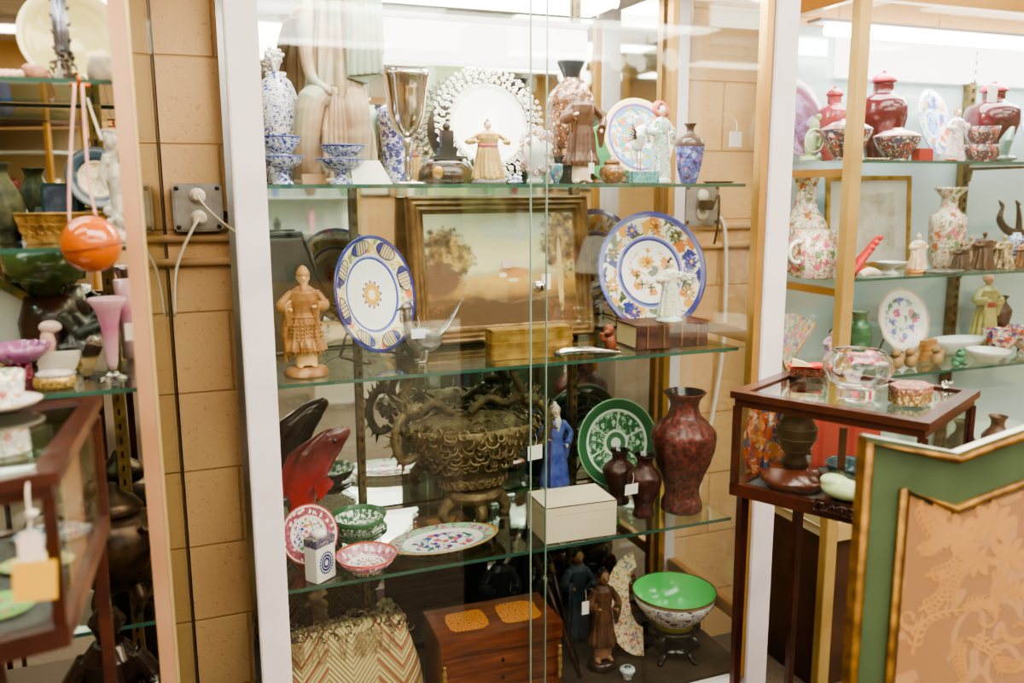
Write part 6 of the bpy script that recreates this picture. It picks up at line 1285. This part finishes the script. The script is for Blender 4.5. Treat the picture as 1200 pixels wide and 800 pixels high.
# lowest shelf
Rf=37*mpp(at(1055,382,2.2)); plate('flower_plate','large white scalloped plate painted with pink and green flowers',1055,384,38,2.2,RAD('flower_white',Rf,[(0,'efece8'),(.94,'c8b0a0')],over=[(['c86a90','5f9a78','7a78c0','d88a9a','4f8a70'],26,.32,.15,.72)]),rz=0,z=RZ3,R=Rf,stand=True,scallop=.05)
q,s=rs(1143,402,RZ3,2.25); figure('sage_figurine','tall yellow robed porcelain sage on the lowest shelf of the right case',(q.x,2.22,RZ3),88*s,M('yellow_green_robe','c9bf7c',.3,col2='a8a468',ns=24,coat=.4,hollow_shade='6a5a34'),head=M('sage_skin','d8a888',.4),hair=M('sage_skin','d8a888',.4),wide=1.1,sash=M('red_trim','9a3a30',.4))
rv('brown_vase','slim dark brown carved vase standing behind the yellow robed sage','vase',1168,400,346,26,[(.5,0),(.6,.1),(.9,.5),(1,.7),(.6,.84),(.5,.92),(.7,1)],cin2,RZ3,2.265,th=.08)
q,s=rs(925,420,RZ3,2.12); t=T('painted_fan','colourful painted folding fan leaning at the left end of the lowest right shelf','fan',(q.x+.005,2.14,RZ3+.002),(0,0,.1))
g=MB(); vs=[(0,0,0)]; n=16
for k in range(n+1): a=math.radians(50+ k*65/n); vs.append((68*s*math.cos(a),(.002 if k%2 else -.002),68*s*math.sin(a)))
g._add(vs,[(0,i+1,i+2) for i in range(n)],None,False); P('fan_leaf',g,FL('fan_leaf','c8d0b0',['d88aa0','8a7ab0','e8a860','7fae9a'],45,.45,rough=.7,coat=0),t)
for a in (50,115): a=math.radians(a); P('guard_stick',MB().tube([(0,0,0),(70*s*math.cos(a),0,70*s*math.sin(a))],.003,6),M('fan_stick','b87a3c',.5),t)
figure('porcelain_lady','small porcelain lady in a lilac flowered gown right of the painted fan',(at(972,425,2.15).x,2.15,RZ3),46*s,FL('lilac_gown','d8cce0',['8a6ab0','c87a9a','efe8f0'],80,.4),hair=M('black_hair','1d1714',.3),wide=1.2)
rv('green_jar','ribbed green glass jar behind the flower plate','jar',1004,425,372,28,[(.8,0),(.9,.1),(1,.4),(.95,.7),(.6,.8),(.6,.95),(.75,1)],M('green_jar_glass','5a8a62',.15,col2='3f6a4a',ns=30,coat=.7),RZ3,2.24)
q,s=rs(1178,425,RZ3,2.1); 
oi=FL('orange_imari','e8dccc',['d8622c','2f3f7a','c84a2a','e0a060'],40,.5)
for k,(x,y,w_,lb) in enumerate(((1170,422,38,'orange and blue imari bowl at the left of the pair near the edge'),(1200,426,44,'orange and blue imari bowl at the right edge of the lowest shelf'))):
    rv('imari_bowl',lb,'bowl',x,y,y-30,w_,BOWL,oi,RZ3,2.08+.0*k)
def fld(name,lb,x,y,w_,mat,Y,h=.16,sy=1): q,s=rs(x,y,RZ3,Y); r=w_*s/2; return O(name,MB().lathe(scl([(0,0),(.5,0),(.55,.3),(.8,.6),(1,1),(1,1.1),(.97,1.1),(.75,.75),(.5,.42),(0,.4)],r,r*h*2),48,sy=sy),mat,q,lb,'dish')
cel=M('celadon_white','dfe6e2',.2,coat=.4)
fld('oval_dish','long pale celadon oval dish at the back of the lowest right shelf',1122,412,80,cel,2.16,.2,.45); fld('round_dish','white round dish in front of the celadon oval dish',1156,432,48,porc,2.02,.26)
bz=M('soapstone','b99a6a',.5,col2='8f6f48',ns=40,bs=.4,hollow_shade='5a4028')
for k,(x,lb) in enumerate(((1050,'leftmost tan soapstone carving before the flower plate'),(1066,'middle tan soapstone carving before the flower plate'),(1096,'tan soapstone lion right of the flower plate'))):
    q,s=rs(x,438,RZ3,2.03); g=MB().ell((0,0,9*s),(8*s,7*s,9*s)).ell((-4*s,-2*s,20*s),(5.5*s,5*s,5*s)).ell((5*s,0,14*s),(5*s,5*s,5*s)).tube([(6*s,0,6*s),(10*s,0,20*s)],[3*s,2*s],8)
    O('soapstone_carving',fuse(g,.0014,1,'soapstone'),bz,q,lb,'carving')
q,s=rs(1084,436,RZ3,2.11)
for k in range(4): O('bamboo_tile',MB().box(-13*s,13*s,-.012,.012,k*6.2*s,(k*6.2+5.6)*s,bev=.0008),M('bamboo_tan','c08a4a',.5,col2='9a6a34',ns=30),(q.x,2.105,RZ3),['bottom','second','third','top'][k]+' tan tile of the small pile behind the soapstone lion','tile',(0,0,.1*k))
q,s=rs(1124,440,RZ3,1.99); O('jade_frog',fuse(MB().ell((0,0,7*s),(8*s,7*s,7*s)).ell((0,-3*s,15*s),(6*s,5*s,5*s)).ell((-3*s,-5*s,20*s),2*s).ell((3*s,-5*s,20*s),2*s).ell((-7*s,-3*s,3*s),(4*s,5*s,3*s)).ell((7*s,-3*s,3*s),(4*s,5*s,3*s)),.0014,1,'frog'),M('green_jade','4f8a68',.2,col2='3a6a50',ns=30,coat=.5),(q.x,2.0,RZ3),'little green jade frog before the white round dish','carving')
# inside the base of the right case
q=at(980,682,2.05); t=T('pink_melon_box','pink covered melon shaped box inside the base of the right case','box',(q.x,2.06,.531)); s=mpp(q)
P('body',MB().lathe(scl([(0,0),(.5,0),(.95,.4),(1,.52),(0,.52)],23*s,42*s),48,fold=lambda a,z:1+.04*math.cos(a*10)),M('deep_pink_glaze','c04a62',.2,col2='9a3450',ns=20,coat=.6),t)
P('lid',MB().lathe(scl([(0,.54),(1,.54),(.9,.75),(.5,.92),(.15,.97),(.1,1.05),(0,1.07)],23*s,42*s),48,fold=lambda a,z:1+.04*math.cos(a*10)),M('pink_lid','d0627a',.2,col2='a83c58',ns=20,coat=.6),t)
q=at(1000,640,2.1); rv('white_dragon_vase','white and grey carved vase beside the pink melon box','vase',1002,685,612,26,V_BAL,FL('grey_white','c8c8c0',['5a6068','8a8f94'],60,.4),.531,2.14,th=.08)
for k,(x,y,h_,lb,mt_) in enumerate(((1160,530,60,'brown ribbed pottery vase on the base shelf at the far right',M('brown_pot','7a5c44',.4,col2='4f3a2a',ns=30)),(1120,530,50,'greenish bronze vase on the base shelf behind the right table case',vf))):
    q=at(x,y,2.15); O('pottery_vase',MB().lathe(scl(shell(V_BAL,.08),.05,.22),36),mt_,(q.x,2.13,.531),lb,'vase')
# ================================================================ right foreground vitrine
A=(1.015,1.404);B=(1.187,1.075);C2=(1.477,1.222);D=(1.305,1.551)
quadcase('table_vitrine','mahogany framed glass table case on legs before the right case, a glass bowl on top',A,B,C2,D,1.15,.935,[(0,.14),(1,.14),(2,.14),(3,.14)])
VP=Vector((A[0],A[1])); AB=Vector(B)-VP; 
m1=VP+AB*.62+Vector((.012,.006)); O('display_divider',MB().box(-.005,.005,-.005,.005,0,.15),wood,(m1.x-.0,m1.y+.012,.961),'slim mahogany upright in the middle of the right table case','divider')
zt=1.1505
q=on(1003,466,zt); s=mpp(q); t=T('glass_bowl','clear lobed glass rose bowl standing on the right table case','glass bowl',(q.x,q.y,zt))
bp=[(.52,0),(.56,.04),(.56,.22),(.60,.28),(.85,.40),(1,.62),(.95,.85),(.78,.97),(.74,1)]
P('bowl_wall',MB().lathe(scl(shell(bp,.05),39*s,55*s),64,fold=lambda a,z:1+(.03*math.cos(a*10) if z>.3*55*s else 0)),CRYSTAL('bowl_crystal','fbfdfc'),t)
P('rim',MB().torus(.745*39*s,.0022,TR(0,0,55*s),48),CRYSTAL('bowl_crystal','fbfdfc'),t)
q=on(944,440,zt); s=mpp(q); t=T('red_topped_box','open dark carved box with red lining at the left of the table case top','box',(q.x,q.y,zt),(0,0,-.6))
P('box_body',MB().box(-.034,.034,-.022,.022,0,.018,bev=.002),FL('carved_brown','4a2c20',['7a4a34','2a1812'],130,.4),t); P('red_lid',MB().box(-.032,.034,-.018,.022,.0185,.024,TR(ry=-.08)),M('bright_red_silk','c8342c',.6),t)
P('cream_card',MB().prism([(-.03,.024),(.012,.024),(-.008,.034),(-.03,.04)],-.024,-.012),M('cream_tortoise','e8d8a0',.4),t)
q=on(985,446,zt)
q=on(1012,430,zt); O('red_lacquer_tray',MB().box(-.045,.045,-.025,.025,0,.02,bev=.002),FL('pink_silk','d0485a',['f0b0b0','a82a34','f4e0d8'],110,.4,rough=.6),(q.x+.035,q.y+.035,zt),'pink and red silk covered box seen through the glass bowl','box',(0,0,-.5))
q=on(1066,470,zt); s=mpp(q); t=T('brocade_box','hexagonal brown and gold brocade box right of the glass bowl','box',(q.x,q.y,zt),(0,0,.35))
hexp=[(30*s*math.cos(math.radians(60*k)),22*s*math.sin(math.radians(60*k))) for k in range(6)]
P('box_body',MB().plan(hexp,0,13*s),FL('gold_brocade','8a6a34',['c8a860','4a2f20','d8c8a0'],170,.4,rough=.6,coat=0),t); P('lid',MB().plan([(x*1.03,y*1.03) for x,y in hexp],13.2*s,20*s),FL('brown_brocade','8a5a48',['c8a088','6a3a30','d8b8a0'],150,.4,rough=.6,coat=0),t)
q=on(1100,456,zt); t=T('glass_stopper','small clear glass stopper lying beside the brocade box','stopper',(q.x+.012,q.y+.0,zt+.008),(0,PI/2,.3))
P('stopper_knob',MB().lathe([(0,0),(.006,.002),(.008,.008),(.005,.014),(.003,.018),(0,.018)],20),CRYSTAL('bowl_crystal','fbfdfc'),t); P('stopper_stem',MB().lathe([(0,.018),(.0035,.018),(.0025,.04),(0,.04)],16),CRYSTAL('bowl_crystal','fbfdfc'),t)
zb=.935+.021
q=on(930,570,zb); s=mpp(q); t=T('wooden_pedestal','round reddish turned wooden pedestal inside the right table case','pedestal',(q.x,q.y,zb))
P('pedestal_body',MB().lathe(scl([(0,0),(.8,0),(.85,.15),(1,.4),(.97,.6),(.78,.75),(.7,1),(0,1)],38*s,24*s),48),M('red_brown_turned','6a3020',.25,col2='4a2016',ns=20,coat=.6),t)
for k in range(4): P('foot',MB().ell((.7*38*s*math.cos(k*1.57+.8),.7*38*s*math.sin(k*1.57+.8),.003),(.007,.007,.003)),dwood,t)
zp=zb+24*s
t=T('bronze_hu_vase','dark bronze vase with a wide flat mouth standing on the wooden pedestal','vase',(q.x,q.y,zp+.0005))
P('body',MB().lathe(scl(shell([(.55,0),(.6,.05),(.5,.14),(.45,.2),(.6,.3),(.85,.5),(.9,.62),(.7,.78),(.6,.84),(.68,.9),(1,.97),(1,1)],.08),26*s,73*s),48),bronze,t)
g=MB()
for f in (.3,.5,.66): g.torus((.62 if f==.3 else .88)*26*s,.0018,TR(0,0,f*73*s),40)
P('raised_band',g,bronze,t)
for k in (-1,1): P('lug_handle',MB().torus(.009,.0022,TR(k*22*s,0,62*s,rx=PI/2),16),bronze,t)
tex=FL('ikat_textile','d8743c',['2f3f7a','efe0c8','c8502c','4a6a8a','e8a060'],34,.5,rough=.8,coat=0)
q=on(896,562,zb); t=T('draped_textile','orange and blue patterned silk hanging in folds inside the right table case','textile',(q.x+.02,q.y+.02,zb))
g=MB(); vs=[];n=40; m=14
for j in range(m+1):
    f=j/m
    for i in range(n+1):
        u_=i/n; x=(u_-.5)*(.085+.03*math.sin(f*3)); z=.002+f*.155; y=.012*math.sin(u_*PI*7+f*1.2)*(1-.3*f); vs.append((x+.012*f*f,y+.02*f,z))
g._add(vs,[(j*(n+1)+i,j*(n+1)+i+1,(j+1)*(n+1)+i+1,(j+1)*(n+1)+i) for j in range(m) for i in range(n)]); P('cloth',g,tex,t,rot=(0,0,-.9))
q=on(990,605,zb); q=Vector((1.17,1.19,zb)); q=on(992,606,zb); s=mpp(q)
t=T('carved_stand','openwork carved dark wood stand under the jade pillow','stand',(q.x+.012,q.y+.02,zb),(0,0,-1.1))
g=MB(); random.seed(19); g.box(-.045,.045,-.026,.026,.020,.025)
for i in range(26): g.torus(random.uniform(.006,.010),.002,TR(-.042+i%13*.007,-.027 if i<13 else .027,.011,rx=PI/2,ry=random.random()),12,random.uniform(3.5,5.5),random.uniform(0,6))
for sx in (-1,1):
    for sy in (-1,1): g.box(sx*.042-.003,sx*.042+.003,sy*.023-.003,sy*.023+.003,0,.021)
P('openwork',g,dwood,t)
O('jade_pillow',fuse(MB().ell((0,0,.018),(.046,.026,.02)).ell((-.02,0,.03),(.028,.02,.014)).ell((.024,-.004,.022),(.02,.018,.016)),.0022,4,'jade_pillow'),M('jade_green','a8c48c',.25,col2='c4d8a8',ns=24,coat=.5),(q.x+.012,q.y+.02,zb+.026),'smooth pale green jade carving resting on the openwork stand','carving',(0,0,-1.1))
q=Vector((1.30,1.30,zb)); O('teal_bowl',MB().lathe(scl(shell(BOWL,.06),.05,.05),40),M('teal_lacquer','1f4f5c',.25,coat=.5),(1.235,1.30,zb),'dark teal lacquer bowl behind the jade carving','bowl')
O('red_folder',MB().box(-.07,.07,-.003,.003,0,.11,TR(rx=-.18)),M('brick_red_card','b8443a',.6),(1.315,1.40,zb+.001),'brick red card propped at the back of the right table case','card',(0,0,-.5))
# ================================================================ green screen in the right foreground
def screen():
    Y=.93; t=T('upholstered_screen','green painted screen panel with gilt mouldings and gold damask upholstery','screen',(.9,Y,0))
    def wz(px_,py): p=at(px_,py,Y); return (p.x-.9,p.z)
    x0,zt=wz(1016,511); vx,vz=wz(1123,531); xr=x0+.62; 
    vx=x0+(vx-x0); c=vx; 
    top=[(x0,zt),(vx,vz)]; n=12; z1=wz(1200,505)[1]; x1=wz(1200,505)[0]
    sl=(z1-vz)/(x1-vx)
    # right of the dip the crest rises, then comes back symmetric
    xm=vx+.22
    top+=[(vx+(xm-vx)*k/6,vz+sl*(xm-vx)*k/6+.002*math.sin(PI*k/6)) for k in range(1,7)]
    w2=xm-x0; xr=x0+2*w2; top+=[(2*xm-x,z) for x,z in top[-2::-1]]
    gm=M('sage_green_paint','46583c',.5,col2='3a4b33',ns=7,bs=.1,bsc=30)
    P('panel',MB().prism([(x0,.0)]+top+[(xr,.0)],0,.014),gm,t)
    P('top_cap',MB()._add([(x,y,z+.0006) for x,z in top for y in (.0,.014)],[(2*i,2*i+2,2*i+3,2*i+1) for i in range(len(top)-1)],None,False),M('white_worn_edge','dfe0d4',.5,col2='b9c0a8',ns=20),t)
    gilt=M('antique_gilt','8f6a2c',.4,.45,col2='5e4018',ns=40,bs=.4,bsc=60)
    e=.004
    P('side_gilding',MB().box(x0-.0025,x0-.0002,-.002,.0145,0,zt-.002),gilt,t)
    outer=[(x0+e,.02)]+[(x+(e if i==0 else 0)-(e if i==len(top)-1 else 0),z-.009) for i,(x,z) in enumerate(top)]+[(xr-e,.02)]
    P('outer_moulding',MB().tube([(x,-.003,z) for x,z in outer],.0065,8),gilt,t)
    ix,iz=wz(1057,572); dx=ix-x0; dz=zt-iz
    inn=[(x0+dx,.12)]+[(x+(dx if i==0 else 0)-(dx if i==len(top)-1 else 0),z-dz) for i,(x,z) in enumerate(top)]+[(xr-dx,.12)]
    P('inner_moulding',MB().tube([(x,-.004,z) for x,z in inn],.0065,8),gilt,t)
    # damask
    m,nt,o=new('gold_damask'); b=pb(nt,.45,0,0,.5); b.inputs['Sheen Weight'].default_value=.3; co=coords(nt)
    X,Y_,Z=xyz(nt,co)
    n1=noise(nt,co,9,2); v=voro(nt,co,13,'SMOOTH_F1'); sp=mth(nt,'SINE',mth(nt,'ADD',mth(nt,'MULTIPLY',v.outputs['Distance'],22),mth(nt,'MULTIPLY',n1,9)))
    f1=mth(nt,'GREATER_THAN',mth(nt,'ADD',sp,mth(nt,'MULTIPLY',mth(nt,'SUBTRACT',n1,.5),3)),.42)
    bigv=noise(nt,co,4.5,1); f1=mth(nt,'MULTIPLY',f1,mth(nt,'GREATER_THAN',bigv,.44))
    c=mixc(nt,f1,K('8f6230'),K('a87a46')); c=mixc(nt,mth(nt,'MULTIPLY',mth(nt,'SINE',mth(nt,'MULTIPLY',Z,2200)),.06),c,K('8a5f30'))
    nt.links.new(c,b.inputs['Base Color']); fin(m,nt,o,b)
    ins=[(x0+dx+.011,.13)]+[(x+((dx+.011) if i==0 else 0)-((dx+.011) if i==len(top)-1 else 0),z-dz-.011) for i,(x,z) in enumerate(top)]+[(xr-dx-.011,.13)]
    up=P('damask_upholstery',MB().prism(ins,-.006,.0),m,t)
    # woven scrolls and leaves in relief satin
    lm=M('satin_leaf','b98a56',.38,col2='b0824e',ns=12)
    g=MB()
    def fw(px_,py): p=at(px_,py,Y); return Vector((p.x-.9,-.0062,p.z))
    def leaf(a,b_,w):
        a,b_=fw(*a),fw(*b_); g.tube([a,a.lerp(b_,.35),a.lerp(b_,.7),b_],[w*.3,w,w*.8,w*.15],8,flat=.0)
    def flat(pts,ws):
        P_=[fw(*p) for p in pts]; vs=[];fs=[]
        for i,p in enumerate(P_):
            d=(P_[min(i+1,len(P_)-1)]-P_[max(i-1,0)]).normalized(); nn=Vector((-d.z,0,d.x)); w=ws[i]; vs+= [p+nn*w,p-nn*w]
        for i in range(len(P_)-1): fs.append((2*i,2*i+1,2*i+3,2*i+2))
        for q_ in vs: q_.y=-.0062-random.random()*.0004
        g._add(vs,fs)
    random.seed(23)
    def frond(p0,p1,bend,w,nl=9,lw=.0035):
        (ax,ay),(bx,by)=p0,p1; pts=[]
        for k in range(nl+1):
            f=k/nl; x=ax+(bx-ax)*f; y=ay+(by-ay)*f; ox=-(by-ay)*bend*math.sin(PI*f); oy=(bx-ax)*bend*math.sin(PI*f); pts.append((x+ox,y+oy))
        flat(pts,[w*(1-.6*k/nl) for k in range(nl+1)])
        for k in range(1,nl):
            dx_,dy_=pts[k+1][0]-pts[k-1][0],pts[k+1][1]-pts[k-1][1]; L=math.hypot(dx_,dy_); dx_,dy_=dx_/L,dy_/L; l=11*(1-.4*k/nl)
            for sd in (-1,1): flat([pts[k],(pts[k][0]+l*.6*(dx_*.4-sd*dy_),pts[k][1]+l*.6*(dy_*.4+sd*dx_)),(pts[k][0]+l*(dx_*.9-sd*dy_*.9),pts[k][1]+l*(dy_*.9+sd*dx_*.9))],[lw*.4,lw,lw*.2])
    def scroll(c,r0,turns,a0,w,sg=1):
        pts=[];n=26
        for k in range(n): f=k/(n-1); a=a0+sg*f*turns*2*PI; r=r0*(1-f*.8); pts.append((c[0]+r*math.cos(a),c[1]+r*math.sin(a)))
        flat(pts,[w*(.5+.5*math.sin(PI*min(1,k/14+.2))) if k<22 else w*.7 for k in range(n)])
    def blossom(c,r,n=7):
        for k in range(n):
            a=2*PI*k/n; flat([c,(c[0]+r*.6*math.cos(a),c[1]+r*.6*math.sin(a)),(c[0]+r*math.cos(a),c[1]+r*math.sin(a))],[.002,.009*r/22,.003])
    frond((1072,712),(1105,668),.2,.004); frond((1065,765),(1125,712),-.25,.005); frond((1125,712),(1165,718),-.3,.008)
    scroll((1150,722),20,1.0,-2.6,.006); scroll((1188,735),18,1.0,3.4,.006,-1); scroll((1062,722),15,1.1,0,.005); frond((1080,672),(1128,640),.15,.004); frond((1122,745),(1128,795),.1,.004)
    frond((1130,745),(1170,790),-.2,.004); frond((1165,770),(1198,772),.2,.004); frond((1090,610),(1150,652),.1,.007); blossom((1120,625),26); blossom((1160,612),28,8); blossom((1140,655),20); blossom((1178,648),24); blossom((1190,690),15); frond((1128,655),(1112,705),.1,.004); frond((1165,660),(1160,705),-.1,.004)
    frond((1070,640),(1100,625),.2,.004); frond((1075,585),(1105,640),.12,.005); blossom((1095,600),16)
    P('satin_scrolls',g,lm,t)
screen()
# ================================================================ things behind the viewer, seen in the mirrors
def rcase(x,y,w,d,label,mat,rz=0,items=5,seed=1,back='8fa088'):
    t=T('shop_cabinet',label,'cabinet',(x,y,0),(0,0,rz))
    P('cabinet_base',MB().box(-w/2,w/2,-d/2,d/2,0,.7,bev=.004),mat,t)
    for sx in (-1,1):
        for sy in (-1,1): P('post',MB().box(sx*(w/2-.02)-.015,sx*(w/2-.02)+.015,sy*(d/2-.02)-.015,sy*(d/2-.02)+.015,.7,2.0),goldp,t)
    P('cabinet_top',MB().box(-w/2,w/2,-d/2,d/2,2.0,2.06),mat,t)
    P('back_board',MB().box(-w/2+.04,w/2-.04,-d/2+.03,-d/2+.04,.705,1.99),M('board_'+back,back,.6),t)
    for z in (1.1,1.45,1.8): P('shelf',MB().box(-w/2+.04,w/2-.04,-d/2+.045,d/2-.02,z,z+.01),M('pale_shelf','c8d4cc',.2),t)
    random.seed(seed); names=[('white','e8e4dc'),('blue','4a60a0'),('brown','6a4530'),('green','5f8a68'),('dark red','7a2a28'),('cream','dccfa8'),('black','22201e'),('pink','d89aa8')]
    side=label.split(' cabinet')[0]
    for zi,z in enumerate((.705,1.111,1.461)):
        for i in range(items):
            n_,c_=names[(i+zi*3+seed)%8]; lx=-w/2+.12+i*(w-.24)/max(items-1,1); r=random.uniform(.04,.07); h=random.uniform(.14,.26); wx=x+lx*math.cos(rz); wy=y+lx*math.sin(rz)
            O('glazed_jar',MB().lathe(scl(shell(random.choice((V_MEI,V_BAL,V_FLAT)),.08),r,h),24),M('jar_'+n_.replace(' ','_'),c_,.25,coat=.4),(wx,wy,z),n_+' jar on the %s shelf of the %s cabinet, %s from its end'%(['bottom','middle','upper'][zi],side,['first','second','third','fourth','fifth','sixth','seventh'][i]),'jar',group='jars in the far cabinets')
rcase(1.0,-4.3,1.6,.45,'pale wooden cabinet against the rear wall',M('light_oak','c8a874',.5,col2='b8965e',ns=6),0,5,1,'c8d0c8')
rcase(3.1,-4.3,1.7,.45,'walnut cabinet against the rear wall',M('walnut_cabinet','7a5638',.5,col2='5f4028',ns=6),0,6,2,'a8b8a0')
rcase(5.0,-2.6,1.3,.45,'white painted cabinet near the right wall',M('cream_cabinet','ddd2b8',.5),-1.0,4,3,'c8c0a8')
rcase(-1.2,-3.6,1.3,.45,'dark framed cabinet in the rear left corner',M('dark_cabinet','4a3426',.5),.5,4,4,'b09a78')
def column(x,y,label,c): t=T('square_column',label,'column',(x,y,0)); P('shaft',MB().box(-.13,.13,-.13,.13,.12,ZC-.01),M('col_'+c,c,.6,col2=c,ns=5),t); P('plinth',MB().box(-.16,.16,-.16,.16,0,.12,bev=.005),M('col_dark','6a7a58',.6),t)
column(2.15,-2.3,'pale green square column standing in the shop floor','a9bf86'); 
def wtable(x,y,rz,label,c,h=.76,w=1.3,d=.7):
    t=T('cloth_table',label,'table',(x,y,0),(0,0,rz)); P('tabletop',MB().box(-w/2,w/2,-d/2,d/2,h-.03,h,bev=.004),M('tab_'+c,c,.5),t)
    for sx in (-1,1):
        for sy in (-1,1): P('leg',MB().box(sx*(w/2-.05)-.025,sx*(w/2-.05)+.025,sy*(d/2-.05)-.025,sy*(d/2-.05)+.025,0,h-.031),wood,t)
    return t
wtable(2.6,-.7,.3,'white topped long table in the middle of the shop','e4e0d4'); wtable(-.1,-1.9,-.1,'light wooden side table behind the viewer','c9a878',.7); wtable(4.2,-.4,.6,'brown wooden table near the right wall','7a5236',.75)
def lamp(x,y,z,label):
    t=T('table_lamp',label,'lamp',(x,y,z)); P('lamp_base',MB().lathe(scl(V_MEI,.07,.26)+[(0,.26)],30),porc,t); P('stem',MB().tube([(0,0,.255),(0,0,.32)],.006,8),brass,t); P('shade',MB().lathe([(.16,.30),(.10,.5),(.098,.5),(.158,.30)],36),EM('lamp_shade_glow','fff0d0',1.6),t)
t=T('long_counter','long low white counter covered with a cream cloth in the shop','counter',(2.0,-1.78,0)); P('counter_body',MB().box(-1.1,1.1,-.22,.22,0,.62,bev=.004),M('counter_white','ded6c4',.6),t); P('cloth',MB().box(-1.12,1.12,-.24,.24,.621,.64,bev=.003),M('cream_cloth','e8dfc8',.8),t)
lamp(2.35,-.85,.76,'white porcelain table lamp on the white topped table'); lamp(.1,-1.9,.70,'lit table lamp on the light wooden side table')
for i,(x,z,w,h,c,lb) in enumerate(((.2,1.75,.5,.62,'8a6a4a','brown toned framed print on the rear wall left of the oak cabinet'),(2.05,1.7,.34,.5,'d8cfc0','pale framed drawing on the rear wall between the cabinets'),(4.3,1.75,.7,.5,'6a7a58','green framed landscape print on the rear wall'),(-.4,1.7,.42,.55,'4a3a30','small sepia framed photograph on the rear wall'))):
    t=T('framed_print',lb,'picture',(x,Y0+.012,z)); P('print_frame',MB().box(-w/2,w/2,-.01,.02,-h/2,h/2,bev=.004),M('black_brown_frame','3a2a20',.4),t); P('mat_board',MB().box(-w/2+.03,w/2-.03,.0205,.022,-h/2+.03,h/2-.03),M('cream_mat','e8dcc4',.6),t); P('print_image',MB().box(-w/4,w/4,.0225,.0235,-h/4,h/4),M('print_'+c,c,.6,col2='c8b898',ns=7),t)
def chandelier(x,y):
    t=T('globe_chandelier','brass chandelier with five glowing white globes','chandelier',(x,y,ZC-.01)); P('rod',MB().tube([(0,0,0),(0,0,-.35)],.01,8).lathe([(0,0),(.06,0),(.05,-.03),(0,-.04)],24),brass,t)
    for k in range(5): a=2*PI*k/5; c,s_=math.cos(a),math.sin(a); P('arm',MB().tube([(0,0,-.33),(.12*c,.12*s_,-.38),(.22*c,.22*s_,-.33)],.007,8),brass,t); P('globe',MB().ell((.22*c,.22*s_,-.27),.06,20,12),EM('globe_glow','fff4dc',6),t)
chandelier(3.4,-2.2)
vs_=SC.view_settings; vs_.view_transform='AgX'; vs_.look='AgX - Medium High Contrast'; vs_.exposure=.54; vs_.gamma=1.0
SC.cycles.max_bounces=10; SC.cycles.glossy_bounces=5; SC.cycles.transmission_bounces=6; SC.cycles.transparent_max_bounces=24; SC.cycles.diffuse_bounces=3; SC.cycles.sample_clamp_indirect=6; SC.cycles.caustics_reflective=False; SC.cycles.caustics_refractive=False; SC.cycles.use_denoising=True
